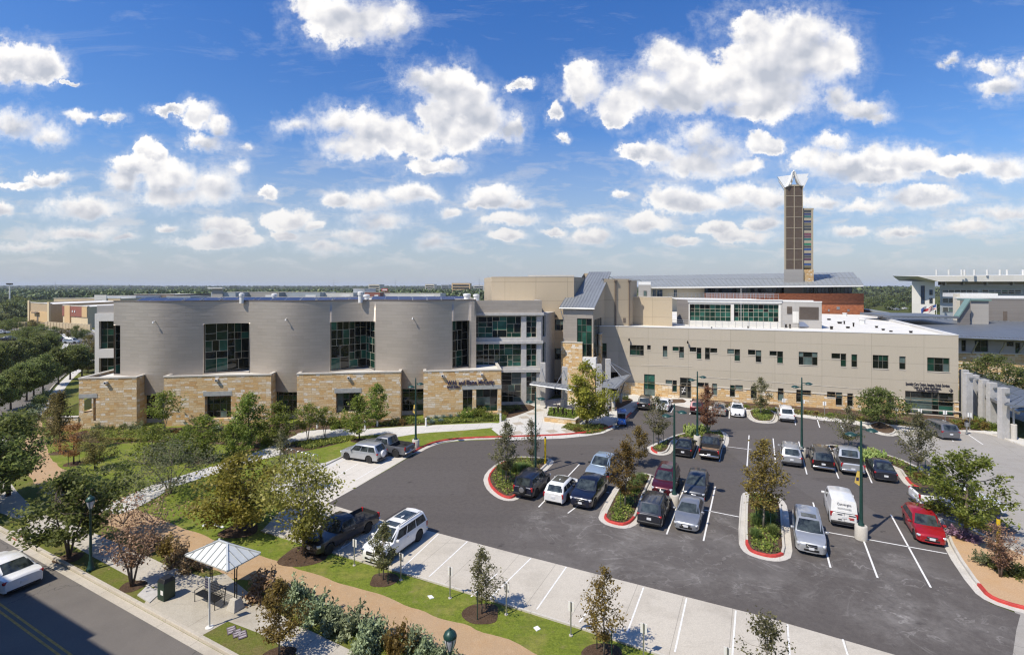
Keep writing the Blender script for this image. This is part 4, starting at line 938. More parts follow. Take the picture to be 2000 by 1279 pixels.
for k, r in enumerate((r1, r2)):window(PAV, W, r, .45, vs=(.16, .33, .5, .66, .83), hs=(.22, .48, .7), seed=50+k, pal=(0, 0, 1, 2, 0), cut=False, name='stair_window')
CWB=thing('glazed_link_building', 'three-storey glazed block with concrete grid between curved building and entrance', 'building', G(1000, 790))
cA=A(905, 600, 75.8);cB=A(1057, 600, 76.6);W=Wall((cA.x, cA.y), (cB.x, cB.y), 0, 13.7);mb=MB()
zf=[(10.15, 13.35), (5.75, 9.2), (.35, 4.9)];bays=[(0, W.uv(1018, 650)[0]), (W.uv(1028, 650)[0], W.uv(1048, 650)[0])]
rects=[W.cut((u0+(.02 if i==0 else 0), u1, a_, b_))for(a_, b_)in zf for i, (u0, u1)in enumerate(bays)]
W.emit(mb, 0, 0, .45);e0=W.at(W.L, 0);back=Vector((.36, .93, 0)).normalized()
S=Wall(e0, e0+back*7.5, 0, 13.7);srs=[S.cut((.7, 2.4, a_, b_))for(a_, b_)in zf[:2]];S.emit(mb, 0, 0, .4)
mb.poly([W.at(0, 13.7), W.at(W.L, 13.7), e0+back*9+Vector((0, 0, 13.7)), W.at(0, 13.7)+Vector((0, 9, 0))], 0)
Rd(CWB, mb, 'concrete_grid', 'column_gray')
for k, r in enumerate(rects):
 rnd=random.Random(60+k);cells=split_cells(rnd, r[0], r[1], r[2], r[3], .75, .7, 7)
 window(CWB, W, r, .4, cells=cells, seed=70+k, pal=(0, 0, 0, 1, 1, 2)if r[2]>5 else(0, 0, 0, 3, 2), cut=False, name='curtain_window', fmat='cream_frame')
for k, r in enumerate(srs):window(CWB, S, r, .35, vs=(.5, ), hs=(.3, .6), seed=90+k, cut=False, name='side_window')
m=MB();W.bar(m, -2, W.L+.12, 13.7, 15.75, -.65, -.1);W.bar(m, -2, W.L+.35, 13.55, 13.9, -.8, .42, 1);Rd(CWB, m, 'roof_fascia', ['metal_shingle', 'column_gray'])
m=MB();W.bar(m, W.L-.25, W.L+.12, 13.9, 15.75, -7, -.66);Rd(CWB, m, 'side_fascia', 'gray_siding')
m=MB();W.bar(m, -2, W.L-.26, 15.3, 15.4, -8, -.66);Rd(CWB, m, 'roof', 'roof_white')
for zz in(4.95, 9.25):m=MB();W.bar(m, -.5, W.L+.25, zz, zz+.42, .01, .35);Rd(CWB, m, 'floor_ledge', 'column_gray')
ENT=thing('entrance_hall', 'tall tan entrance hall with a tower under a steep standing-seam metal roof', 'building', G(1130, 785))
WL=Vector((-.944, .330, 0));WN=Vector((-.33, -.944, 0))
tA=A(960, 541, 84.5);tB=A(1121, 541, 83.0);W=Wall((tA.x, tA.y), (tB.x, tB.y), 0, 19.45);mb=MB()
r1=W.cut(W.rect(1074, 623.5, 1103, 645));r2=W.cut(W.rect(1074, 680, 1103, 702));W.emit(mb, 0, 0, .3)
S=Wall(W.at(W.L, 0), W.at(W.L, 0)-WN*9, 0, 19.45);S.emit(mb)
Wall(W.at(0, 0)+Vector((-2, 14, 0)), W.at(0, 0), 0, 19.45).emit(mb);q0, q1=W.at(0, 19.45), W.at(W.L, 19.45)
mb.poly([q0, q1, q1-WN*9, q0+Vector((-2, 14, 0))], 0);Rd(ENT, mb, 'tan_block', 'tan_panel')
m=MB();W.bar(m, -.05, W.L+.05, 19.45, 19.55, -.35, .05);W.bar(m, W.L*.45, W.L+.05, 19.55, 19.75, -.35, .05);Rd(ENT, m, 'coping', 'coping')
for k, r in enumerate((r1, r2)):window(ENT, W, r, .2, vs=(.42, .72), hs=(.5, ), seed=110+k, pal=(0, 0, 0, 1, 3), cut=False)
m=MB();u, z=W.uv(1086, 616);W.bar(m, u-.1, u+.1, z-.3, z+.1, .02, .35);Rd(ENT, m, 'wall_light', 'black_metal')
m=MB();r=W.rect(1072, 758, 1103, 789);dW=W
for i in range(4):
 u0=r[0]+(r[1]-r[0])*i/4;u1=r[0]+(r[1]-r[0])*(i+1)/4
 f=MB();dW.bar(f, u0, u1, .02, .1, .03, .09);dW.bar(f, u0, u1, 2.5, 2.6, .03, .09);dW.bar(f, u0, u0+.07, .1, 2.5, .03, .09);dW.bar(f, u1-.07, u1, .1, 2.5, .03, .09)
 fo=f.build('lobby_door', M('bronze_frame'));keep_world(fo, ENT)
 g=MB();g.poly([dW.at(u0, .1, .05), dW.at(u1, .1, .05), dW.at(u1, 2.5, .05), dW.at(u0, 2.5, .05)]);go=g.build('pane', M('glass_dark'));go.parent=fo;go.matrix_parent_inverse=Matrix()
tb=A(1158.5, 600, 78.0);B0=Vector((tb.x, tb.y, 0));A0=B0+WL*4.75;C0=B0-WN*17;D0=A0-WN*17
FT=Wall(A0, B0, 0, 14.6);SD_=Wall(B0, C0, 0, 14.6)
mb=MB();fr=FT.cut(FT.rect(1127, 622, 1156, 696));sr=SD_.cut(SD_.rect(1160.5, 622, 1175, 695));zsp=FT.uv(1120, 669)[1]
FT.emit(mb, 0, 0, .3, (zsp, 2));SD_.emit(mb, 1, 1, .3)
zr=20.35;k_=17.0
mb.poly([Vector((B0.x, B0.y, 14.6)), Vector((C0.x, C0.y, 14.6)), Vector((C0.x, C0.y, zr))], 1);mb.poly([Vector((D0.x, D0.y, 14.6)), Vector((A0.x, A0.y, 14.6)), Vector((D0.x, D0.y, zr))], 1)
Wall(D0, A0, 0, 14.6).emit(mb, 1);Wall(C0, D0, 0, zr).emit(mb, 1)
Rd(ENT, mb, 'tower_wall', ['metal_shingle', 'tan_panel', 'limestone'])
m=MB();p=SD_.uv(1172, 657);u0=SD_.uv(1169, 700)[0];u1=min(SD_.uv(1187, 700)[0], 16.8)
SD_.bar(m, u0, u1, 0, 10.0, .003, .3);FT.bar(m, -.25, FT.uv(1138, 700)[0], 0, zsp, .003, .3);Rd(ENT, m, 'stone_cladding', 'limestone')
m=MB();SD_.bar(m, u0-.05, u1+.05, 10.0, 10.15, .003, .36);FT.bar(m, -.3, FT.uv(1138, 700)[0]+.05, zsp, zsp+.14, .003, .36);Rd(ENT, m, 'coping', 'coping')
window(ENT, FT, fr, .12, cells=split_cells(random.Random(5), *fr, .7, 1.0, 5), seed=121, pal=(0, 1, 1, 2), cut=False, name='corner_window')
window(ENT, SD_, sr, .12, vs=(.35, .7), hs=(.25, .5, .72), seed=122, pal=(0, 0, 1, 3), cut=False, name='corner_window')
m=MB();r=FT.rect(1139, 697, 1160, 717);FT.bar(m, r[0], FT.L+.5, r[2], r[3], -.5, .55);Rd(ENT, m, 'stone_balcony', 'white_trim')
m=MB();FT.bar(m, r[0]+.1, FT.L+.35, 0, r[2], .31, .5);Rd(ENT, m, 'stone_pier', 'limestone')
def seam_slope(root, e0, e1, t0, t1, name, mat, step=.5, thick=.16, rib=.07):
 m=MB();up=Vector((0, 0, thick));m.hexa([e0, e1, t1, t0], [e0+up, e1+up, t1+up, t0+up])
 n=max(2, int((e1-e0).length/step))
 for i in range(n+1):
  a=e0.lerp(e1, i/n)+up;b=t0.lerp(t1, i/n)+up;m.bar(a, b, .05, rib*2)
 return Rd(root, m, name, mat)
ov=WN*.45;eL=A0+WL*.45+ov;eR=B0-WL*.3+ov
z0=14.62;sl=(zr-14.6)/17.0
def rp(base, back, lat=0.0):q=base-WN*back+WL*lat;return Vector((q.x, q.y, z0-.45*0+sl*back))
rb=A0-WL*1.9
seam_slope(ENT, rp(A0, -.45, .45), rp(B0, -.45, -.3), rp(A0, 4.2, .45), rp(B0, 4.2, -.3), 'seam_roof', 'seam_roof')
seam_slope(ENT, rp(A0, 4.2, -.9), rp(B0, 4.2, -.3), rp(A0, 17.2, -1.0), rp(B0, 17.2, -.3), 'seam_roof', 'seam_roof')
m=MB();m.tube([rp(A0, -.5, .45), rp(B0, -.5, -.3)], .1, 8);m.tube([rp(A0, -.45, .35), Vector(rp(A0, -.45, .35))+Vector((.15, .2, -.5)), FT.at(.1, 12.5, .1)], .06, 6);Rd(ENT, m, 'gutter', 'steel')
bA=A(1180, 545, 88.5);W=Wall((bA.x, bA.y), (A(1229, 545, 89.5).x, 89.5), 0, 19.2);mb=MB();W.emit(mb)
S=Wall(W.at(W.L, 0), W.at(W.L, 0)+Vector((2.6, 5.0, 0)), 0, 18.9);S.emit(mb);q=W.at(0, 19.2);mb.poly([q, W.at(W.L, 19.2), W.at(W.L, 19.2)+Vector((2.6, 5, 0)), q+Vector((0, 9, 0))]);Rd(ENT, mb, 'rear_block', 'tan_panel')
for px in(1202, 1229):m=MB();u=W.uv(px, 600)[0];W.bar(m, u-.11, u+.11, 10, 18.7, .01, .2);W.bar(m, u-.25, u+.25, 18.7, 19.0, .01, .35);Rd(ENT, m, 'downpipe', 'louver_brown')
m=MB();r=W.rect(1217, 621, 1222, 630);W.bar(m, r[0], r[1], r[2], r[3], .005, .06);Rd(ENT, m, 'wall_vent', 'louver_brown')
WG=thing('office_wing', 'long two-storey tan panel wing with small dark windows and stone base', 'building', G(1560, 797))
wR=G(1872, 815);wLp=wR+WL*45.9;ZW=11.2
W=Wall(wLp, wR, 0, ZW);WGW=W
win=[]
def q(x0, y0, x1, y1, vs=(), hs=(), pal=(0, 0, 1, 0, 3)):win.append(((x0, y0, x1, y1), vs, hs, pal))
q(1230, 674, 1257.5, 694, (.45, .72), (.55, ));q(1264, 674, 1271, 683);q(1294.5, 675.5, 1303.5, 697, (), (.58, ))
q(1313.5, 677, 1326, 685.5);q(1326.6, 677, 1336, 699, (), (.5, ));q(1347, 678, 1360, 687);q(1360.6, 679, 1370, 701, (), (.5, ));q(1377, 679, 1386.5, 702, (), (.5, ));q(1387, 680, 1401, 689)
q(1420.5, 681.5, 1434, 691);q(1434.6, 682, 1445.5, 705, (), (.5, ));q(1461, 683, 1475.5, 693);q(1476, 684, 1487, 707.5, (), (.52, ));q(1503, 685.5, 1517.5, 694.5);q(1518, 686, 1529.5, 709.5, (), (.5, ))
q(1560, 687.5, 1597, 713, (.25, .72), (.62, ));q(1624, 690, 1641.5, 700.5);q(1642, 690.5, 1653, 716, (), (.5, ));q(1663, 692, 1674.5, 717, (), (.5, ));q(1704.5, 693.5, 1735.5, 720, (.38, .65), (.58, ));q(1756.5, 696, 1769, 721.5, (), (.5, ));q(1811, 698.5, 1855, 726, (.33, .72), (.55, ))
q(1258, 731, 1279, 776, (.35, ), (.35, .68), (3, 2, 1, 0));q(1300, 742, 1313, 751, (), (), (3, 0));q(1313.6, 742.5, 1322, 765, (), (.55, ));q(1362, 747, 1376, 756, (), (), (3, 0));q(1376.6, 747.5, 1384, 772, (), (.5, ));q(1391, 749, 1400.5, 771.5, (), (.55, ));q(1426, 752, 1435.5, 774.5, (), (.5, ));q(1436, 752, 1451, 761.5, (), (), (3, 0));q(1467, 754, 1478, 778, (), (.5, ))
q(1519.5, 758, 1530.5, 782, (), (.5, ));q(1555.5, 761, 1565, 785, (), (.5, ));q(1565.6, 762, 1584, 771.5);q(1615.5, 765, 1632, 775.5, (), (), (3, 0));q(1632.6, 766, 1645, 791.5, (), (.55, ));q(1655, 768, 1666, 793.5, (), (.5, ));q(1733, 772, 1747, 797, (), (.5, ))
q(1768, 765.5, 1862.5, 809, (.12, .57, .70), (.42, .72), (0, 0, 2, 3, 1))
rects=[W.cut(W.rect(*w_[0]))for w_ in win]
dr=W.cut((W.uv(1328, 760)[0], W.uv(1350, 760)[0], .05, 3.3))
mb=MB();W.emit(mb, 0, 0, .22);Rt=Wall(wR, wR+Vector((25.8, 55, 0)), 0, ZW);Rt.emit(mb)
Lc=Wall(wLp+Vector((-4.2, .3, 0)), wLp, 3.6, ZW);lr_=Lc.cut((.9, 2.3, 5.9, 8.4));Lc.emit(mb, 0, 0, .22)
Lb=Wall(wLp+Vector((-4.2, 2.2, 0)), wLp+Vector((-.3, 2.2, 0)), 0, 3.6);Lb.emit(mb, 2);mb.poly([Lc.at(0, 3.6), Lc.at(0, 3.6)+Vector((0, 3, 0)), Lc.at(Lc.L, 3.6)+Vector((0, 3, 0)), Lc.at(Lc.L, 3.6)], 0)
Rd(WG, mb, 'panel_wall', ['wing_panel', 'roof_white', 'glass_dark'])
for k, (r, w_)in enumerate(zip(rects, win)):window(WG, W, r, .16, w_[1], w_[2], seed=200+k, pal=w_[3], cut=False)
window(WG, Lc, lr_, .16, (.4, ), (.45, ), seed=240, cut=False)
f=MB();fu0, fu1, fz0, fz1=dr;um=fu0+(fu1-fu0)*.62
for(a, b, c, d)in((fu0, fu1, 3.2, 3.3), (fu0, fu1, 2.35, 2.45), (fu0, fu0+.09, .05, 2.35), (um, um+.09, .05, 2.35), (fu1-.09, fu1, .05, 2.35), (fu0, fu0+.09, 2.45, 3.2), (fu1-.09, fu1, 2.45, 3.2), (um, um+.09, 2.45, 3.2), (fu0+.09, um, .05, .5), (fu0+.1, fu0+.22, .5, 2.3), (um-.12, um, .5, 2.3)):W.bar(f, a, b, c, d, -.22, -.1)
fo=f.build('glass_door', M('bronze_frame'));keep_world(fo, WG)
g=MB();g.poly([W.at(fu0, .05, -.16), W.at(fu1, .05, -.16), W.at(fu1, 3.3, -.16), W.at(fu0, 3.3, -.16)]);go=g.build('pane', M('glass_dark'));go.parent=fo;go.matrix_parent_inverse=Matrix()
h_=MB();W.bar(h_, fu0+.25, um-.2, 1.05, 1.15, -.1, -.02);h_.bar(W.at(fu0+.3, .8, -.06), W.at(um-.25, 1.9, -.06), .08);W.bar(h_, fu0+.25, um-.2, 1.5, 1.58, -.1, -.02);ho=h_.build('handle', M('white_trim'));ho.parent=fo;ho.matrix_parent_inverse=Matrix()
mb=MB();Wb=Wall(wLp+WN*.12, wR+WN*.12, 0, 2.05);off=0
for r in rects+[dr]:
 if r[2]<2.0:Wb.cut((r[0]-.06, r[1]+.06, max(r[2]-.04, 0), min(r[3], 2.05)))
u_big=rects[-1][0]-.2
Wb.emit(mb, 0, 0, .12);Wall(wR+WN*.12, wR+WN*.12+Vector((25.8, 55, 0)).normalized()*10, 0, 1.0).emit(mb);Rd(WG, mb, 'stone_base', 'limestone')
us_=sorted([(r[0]-.06, r[1]+.06)for r in rects+[dr]if r[2]<2.0]);u=W.uv(1262, 760)[0]
for a, b in us_+[(W.L, W.L)]:
 if a>u:m=MB();W.bar(m, u, a, 2.05, 2.17, .0, .2);Rd(WG, m, 'base_ledge', 'coping')
 u=max(u, b)
m=MB();W.bar(m, W.uv(1764, 800)[0], W.L+.15, .74, .86, .121, .3);Rd(WG, m, 'base_ledge', 'coping')
for r in rects:
 m=MB();W.bar(m, r[0]-.03, r[1]+.03, r[2]-.07, r[2], .0 if r[2]>2.1 else .125, .06 if r[2]>2.1 else .17)
 Rd(WG, m, 'sill', 'coping')
m=MB()
for(x0, y0, x1, y1)in((1252, 713, 1352, 715.5), (1352, 734, 1400, 738), (1400, 738, 1746, 764)):
 u0, z0_=W.uv(x0, y0);u1, z1_=W.uv(x1, y1);m.bar(W.at(u0, z0_, .012), W.at(u1, z1_, .012), .05, .05)
Rd(WG, m, 'panel_reveal', 'coping')
m=MB();W.bar(m, -.02, W.L+.04, ZW, ZW+.1, -.32, .04);Rt.bar(m, .05, Rt.L, ZW, ZW+.1, -.3, .03);Lc.bar(m, 0, Lc.L-.05, ZW, ZW+.1, -.3, .03);Rd(WG, m, 'parapet_coping', 'white_trim')
rfm=MB();rfm.poly([W.at(.1, ZW-.35, -.3), W.at(W.L-.1, ZW-.35, -.3), Rt.at(Rt.L, ZW-.35, -.4), W.at(0, ZW-.35)+Vector((30, 62, 0)), W.at(0, ZW-.35)+Vector((-5, 12, 0)), Lc.at(0, ZW-.35)]);Rd(WG, rfm, 'roof', 'roof_white')
m=MB();W.bar(m, .1, W.L-.1, ZW-.35, ZW, -.32, -.3);Rt.bar(m, .4, Rt.L, ZW-.35, ZW, -.34, -.3);Rd(WG, m, 'parapet', 'roof_white')
for body, px, py, s, pw_ in(('Specialty Care Center, Imaging, Rehab Services', 1811, 753.5, .56, 86), ('Centro de Cuidado Especializado,', 1811, 759.5, .50, 54), ('Radiología, Rehabilitación', 1811, 764.5, .50, 43)):
 u, z=W.uv(px, py);text_obj('sign_letters', body, s, mt_(W, u, z, .04), M('sign_text'), root=WG, depth=.06, align='CENTER', width=W.uv(px+pw_/2, py)[0]-W.uv(px-pw_/2, py)[0], bold=.008 if s>.52 else .002)
m=MB();u0, z=W.uv(1853, 762);u1=W.uv(1860.5, 762)[0];W.bar(m, u0, u1, z-.035, z+.035, .02, .07)
for s in(1, -1):m.bar(W.at(u1-.25, z+s*.27, .045), W.at(u1, z, .045), .05, .07)
Rd(WG, m, 'sign_arrow', 'sign_text')
for px, py in((1343, 666), (1229, 661)):
 u, z=W.uv(px, py);m=MB();m.bar(W.at(u, z, .0), W.at(u, z-.05, .35), .1);W.bar(m, u-.1, u+.1, z-.35, z, .3, .5);Rd(WG, m, 'wall_light', 'dark_bronze')
pA, pB=A(1345, 600, 92.0), A(1525, 600, 86.6);W=Wall((pA.x, pA.y), (pB.x, pB.y), 10.8, 15.45);mb=MB()
r1=W.cut(W.rect(1347, 594.5, 1427.5, 627));r2=W.cut(W.rect(1433.5, 594.5, 1521, 628));W.emit(mb, 0, 0, .5)
Wall((A(1322, 600, 96).x, 96), (pA.x, pA.y), 10.8, 15.45).emit(mb, 1);Rd(WG, mb, 'upper_storey_wall', ['white_panel', 'dark_siding'])
m=MB();m.poly([(A(1322, 600, 96).x, 96, 15.4), (pA.x, pA.y, 15.4), (pB.x, pB.y, 15.4), (pB.x+2, pB.y+16, 15.4), (A(1322, 600, 96).x+3, 110, 15.4)]);Rd(WG, m, 'upper_roof', 'roof_white')
m=MB();W.bar(m, -.2, W.L+.2, 15.45, 15.6, -.5, .35);W.bar(m, -.15, W.L+.15, 15.0, 15.42, .01, .2);Rd(WG, m, 'cornice', 'white_trim')
for k, (r, n)in enumerate(((r1, 8), (r2, 9))):window(WG, W, r, .4, [(i+1)/n for i in range(n-1)], (.26, .55, .72), seed=260+k, pal=(1, 1, 2, 0, 1, 2), cut=False, name='ribbon_window', fmat='cream_frame')
def railing(root, a, b, n=14, h=1.05, name='railing'):
 m=MB()
 for i in range(n+1):
  p=a.lerp(b, i/n);m.bar(p, p+Vector((0, 0, h)), .05)
 for z in(.35, .7, h):m.bar(a+Vector((0, 0, z)), b+Vector((0, 0, z)), .045)
 return Rd(root, m, name, 'steel')
railing(WG, W.at(-4, 10.85, 3.2), W.at(W.L+.2, 10.85, 3.2), 18);railing(WG, W.at(-4, 15.6, -6.0), W.at(W.L, 15.6, -3.0), 26, .95);railing(WG, W.at(3, 15.6, -10.0), W.at(W.L, 15.6, -10.0), 24, .95)
m=MB();p=W.at(8.6, 11, 2.0);m.tube([p, p+Vector((0, 0, 6.5))], .035, 6);Rd(WG, m, 'aerial_mast', 'white_trim')
bA, bB=A(1232, 600, 92.5), A(1313, 600, 89.0);W=Wall((bA.x, bA.y), (bB.x, bB.y), 10.8, 15.95);mb=MB();W.emit(mb);S=Wall(W.at(W.L, 0), W.at(W.L, 0)+Vector((1.4, 4.5, 0)), 10.8, 15.95);S.emit(mb, 1)
mb.poly([W.at(0, 15.95), W.at(W.L, 15.95), W.at(W.L, 15.95)+Vector((1.4, 4.5, 0)), W.at(0, 15.95)+Vector((1, 9, 0))]);Wall(W.at(0, 0)+Vector((0, 9, 0)), W.at(0, 0), 10.8, 15.95).emit(mb);Rd(WG, mb, 'roof_block', ['tan_panel', 'gray_siding'])
m=MB();W.bar(m, -.05, W.L+.05, 15.95, 16.05, -.3, .05);Rd(WG, m, 'coping', 'coping')
bA, bB=A(1526, 600, 86.5), A(1605, 600, 83.8);W=Wall((bA.x, bA.y), (bB.x, bB.y), 10.8, 15.25);mb=MB();W.emit(mb)
Wall(W.at(W.L, 0), W.at(W.L, 0)+Vector((2, 5.5, 0)), 10.8, 15.25).emit(mb);Wall(W.at(0, 0)+Vector((0, 6, 0)), W.at(0, 0), 10.8, 15.25).emit(mb);mb.poly([W.at(0, 15.25), W.at(W.L, 15.25), W.at(W.L, 15.25)+Vector((2, 5.5, 0)), W.at(0, 15.25)+Vector((0, 6, 0))]);Rd(WG, mb, 'plant_room', 'gray_panel')
m=MB();W.bar(m, -.05, W.L*.8, 15.25, 15.55, -.4, .04);W.bar(m, W.L*.8, W.L+.05, 15.25, 15.38, -.4, .04);Rd(WG, m, 'coping', 'white_trim')
for rr in((1561, 599.5, 1599, 624), (1537, 598.5, 1547, 613)):
 r=W.rect(*rr);m=MB();W.bar(m, r[0], r[1], r[2], r[3], .003, .05)
 n=int((r[3]-r[2])/.16)
 for i in range(n):W.bar(m, r[0]+.04, r[1]-.04, r[2]+.05+i*.16, r[2]+.12+i*.16, .051, .11)
 Rd(WG, m, 'louvre', 'louver_brown')
r=W.rect(1548, 608.5, 1560, 631);m=MB();W.bar(m, r[0], r[1], r[2], r[3], .003, .07);Rd(WG, m, 'roof_door', 'white_panel')
def at_roof(px, py, z=10.86):return G(px, py, z)
c=at_roof(1578, 640.5);m=MB();m.hexa([c+Vector((-1.7, -.5, .25)), c+Vector((1.6, -.8, .25)), c+Vector((1.7, .5, .25)), c+Vector((-1.5, .8, .25))], [c+Vector((-1.6, -.2, 1.05)), c+Vector((1.5, -.5, 1.05)), c+Vector((1.6, .5, 1.05)), c+Vector((-1.4, .7, 1.05))])
for dx in(-1.4, 1.3):m.bar(c+Vector((dx, 0, 0)), c+Vector((dx, 0, .3)), .1)
Rd(WG, m, 'skylight_unit', 'steel')
rnr=random.Random(3)
for(px, py, h, w_)in((1624, 643, .5, .2), (1640, 632, .35, .35), (1649, 633, .6, .12), (1667, 638, .7, .12), (1684, 632, 1.0, .5), (1575, 640, .3, .3), (1601, 634, .5, .3), (1656, 641, .3, .25), (1650, 617, .7, .4), (1712, 640, .3, .2), (1725, 645, .25, .2), (1779, 650, .3, .2), (1740, 648, .2, .2), (1619, 625, .3, .3), (1535, 640, .6, .14), (1543, 641, .7, .12), (1390, 642, .3, .1), (1461, 641, .35, .1), (1293, 635, .2, .1)):
 p=at_roof(px, py);m=MB();m.lathe([(w_, p.z), (w_, p.z+h*.7), (w_*1.3, p.z+h*.75), (w_*1.3, p.z+h)], 8, 0, (p.x, p.y, 0));Rd(WG, m, 'roof_vent', 'white_trim' if h>.65 and w_>.3 else 'dark_bronze')
def canopy(name, label, e0, e1, t1, t0, posts, masts, rods, thick=.22):
 root=thing(name, label, 'canopy', (e0.x, e0.y, 0));m=MB();up=Vector((0, 0, thick))
 m.hexa([e0, e1, t1, t0], [e0+up, e1+up, t1+up, t0+up]);n=int((e1-e0).length/.55)+1
 for i in range(n+1):m.bar(e0.lerp(e1, i/n)+up, t0.lerp(t1, i/n)+up, .05, .1)
 Rd(root, m, 'canopy_roof', 'canopy_metal')
 m=MB();m.tube([e0+up*.5, e1+up*.5], .12, 8);m.tube([e1+up*.5, t1+up*.5], .12, 8);Rd(root, m, 'edge_beam', 'steel')
 for p, top in posts:
  m=MB();m.tube([p+Vector((0, 0, 1.3)), top], .09, 8);Rd(root, m, 'post', 'steel', smooth=40)
  m=MB();m.lathe([(.27, 0), (.27, 1.3), (.2, 1.36)], 12, 0, (p.x, p.y, 0));Rd(root, m, 'post_base', 'post_concrete', smooth=40)
 for p, w_, h in masts:
  m=MB();m.box((p.x-w_, p.y-w_, 0), (p.x+w_, p.y+w_, h));Rd(root, m, 'mast', 'column_gray')
 m=MB()
 for a, b in rods:m.tube([a, b], .045, 6)
 Rd(root, m, 'tie_rod', 'steel');return root
z1, z2=3.35, 3.7
a0, a1=A(1035, 748, 72.5), A(1118, 752, 70.0)
ma, mb_=G(1060, 791), G(1103, 795)
canopy('entrance_canopy', 'flat grey metal canopy on concrete masts in front of the lobby doors', Vector((a0.x, a0.y, z2)), Vector((a1.x, a1.y, z1)), Vector((a1.x+1.0, a1.y+3.0, z1)), Vector((a0.x+.6, a0.y+2.6, z2-.1)), [(G(1098, 797), Vector((G(1098, 797).x, G(1098, 797).y, z1+.1)))], [(ma, .38, 6.4), (mb_, .38, 6.0)], [(Vector((ma.x, ma.y, 6.0)), Vector((a0.x+1.2, a0.y+1.5, z2+.2))), (Vector((mb_.x, mb_.y, 5.7)), Vector((a1.x-2.5, a1.y+.5, z1+.3)))])
b0, b1, b2, b3=A(1176, 757, 68.5), A(1203, 760, 66.5), A(1232, 733, 76.5), A(1180, 744, 76)
pm1, pm2=G(1170, 800), G(1187.5, 792)
canopy('drop_off_canopy', 'tilted grey metal canopy beside the drop-off kerb and golf cart', b0, b1, b2, b3, [(G(1186, 812), b1+Vector((-.9, .6, 0))), (G(1198, 802), b1.lerp(b2, .25)), (G(1212, 786), b1.lerp(b2, .6))], [(pm1, .35, 6.6), (pm2, .35, 7.0)], [(Vector((pm1.x, pm1.y, 6.2)), b0.lerp(b1, .6)+Vector((0, .5, .3))), (Vector((pm1.x, pm1.y, 6.2)), b1+Vector((0, 2, .4))), (Vector((pm2.x, pm2.y, 6.7)), b1.lerp(b2, .5)+Vector((0, 0, .3))), (Vector((pm2.x, pm2.y, 6.7)), b2+Vector((0, -.5, .25)))])
CW=thing('covered_walkway', 'grey roofed walkway on a row of tall flat concrete piers beside the wing', 'walkway', G(1960, 850))
for(px, py, top, w_)in((1890, 826, 728, .42), (1903, 820, 732, .42), (1921.5, 826, 741, .45), (1937, 830, 747, .45), (1960, 856, 757, .45), (1883, 812, 722, .42)):
 p=G(px, py);h=CAMH-(top-HY)*p.y/F;m=MB();m.box((p.x-w_, p.y-.3, 0), (p.x+w_, p.y+.3, h));Rd(CW, m, 'pier', 'column_gray')
 m=MB();m.bar(Vector((p.x+w_*.8, p.y-.2, h-.5)), Vector((p.x+w_+1.6, p.y+.4, h-1.0)), .07);m.box((p.x-w_*.3, p.y-.5, h-.75), (p.x+w_*.8, p.y-.31, h-.55));Rd(CW, m, 'tie_rod', 'steel')
e0, e1=A(1882, 752, 70), A(1990, 806, 60.5);t0_, t1_=A(1892, 722, 80), A(2085, 796, 64)
seam_slope(CW, e0, e1, t0_, t1_, 'walkway_roof', 'seam_blue', .8)
m=MB();m.bar(e0, e1, .25, .35);Rd(CW, m, 'eave_beam', 'steel')
e0, e1, t1_, t0_=A(1962, 792, 58.5), A(2060, 800, 56), A(2080, 770, 62), A(1995, 776, 62)
seam_slope(CW, e0, e1, t0_, t1_, 'entry_roof', 'seam_blue', .8)
p=G(1980, 858);m=MB();m.lathe([(.3, 0), (.3, 1.75), (.24, 1.8)], 12, 0, (p.x, p.y, 0));Rd(CW, m, 'post_base', 'post_concrete', smooth=40);m=MB();m.tube([p+Vector((0, 0, 1.8)), p+Vector((.05, .1, 3.7))], .1, 8);Rd(CW, m, 'post', 'steel', smooth=40)
RB=thing('seam_roof_building', 'low stone building under a broad blue-grey standing-seam roof', 'building', A(1930, 760, 92)*1)
RB.location.z=0
e0, e1=A(1815, 657, 86), A(2120, 669, 82);t0_, t1_=A(1700, 619, 118), A(2120, 634, 97)
seam_slope(RB, e0, e1, t0_, t1_, 'seam_roof', 'seam_blue', .62, .2, .08)
m=MB();m.tube([e0, e1], .16, 8);Rd(RB, m, 'gutter', 'steel')
wA, wB=A(1840, 700, 87.5), A(2120, 700, 84);W=Wall((wA.x, wA.y), (wB.x, wB.y), 0, 8.9);mb=MB()
rs=[W.cut(W.rect(*z))for z in((1878, 664, 1887, 686), (1904, 664, 1930, 687), (1966, 667, 1980, 676), (1983, 669, 1993, 691))]
rl=[W.cut(W.rect(*z))for z in((1985, 722, 2040, 738), )]
W.emit(mb, 0, 0, .3, (W.uv(1940, 691)[1], 1));Rd(RB, mb, 'wall', ['gray_panel', 'limestone'])
for k, r in enumerate(rs):window(RB, W, r, .2, (.5, )if r[1]-r[0]>1.5 else(), (.45, ), seed=300+k, pal=(0, 0, 1), cut=False)
window(RB, W, rl[0], .2, (.3, .6), (), seed=310, cut=False)
m=MB();W.bar(m, 0, W.L, W.uv(1940, 691)[1], W.uv(1940, 691)[1]+.2, .0, .25);Rd(RB, m, 'ledge', 'steel')
for px in(1896, 1950, 1987):m=MB();u=W.uv(px, 690)[0];m.bar(W.at(u, W.uv(px, 690)[1], .2), W.at(u, 8.6, 1.6), .14);Rd(RB, m, 'bracket', 'steel')
m=MB();p=G(1897, 735);m.bar(Vector((p.x, p.y-6, 0)), Vector((p.x, p.y-6, 8.6)), .35);m.box((p.x-.6, p.y-6.4, 7.0), (p.x+.6, p.y-5.6, 8.8));Rd(RB, m, 'rainwater_column', 'gray_siding')
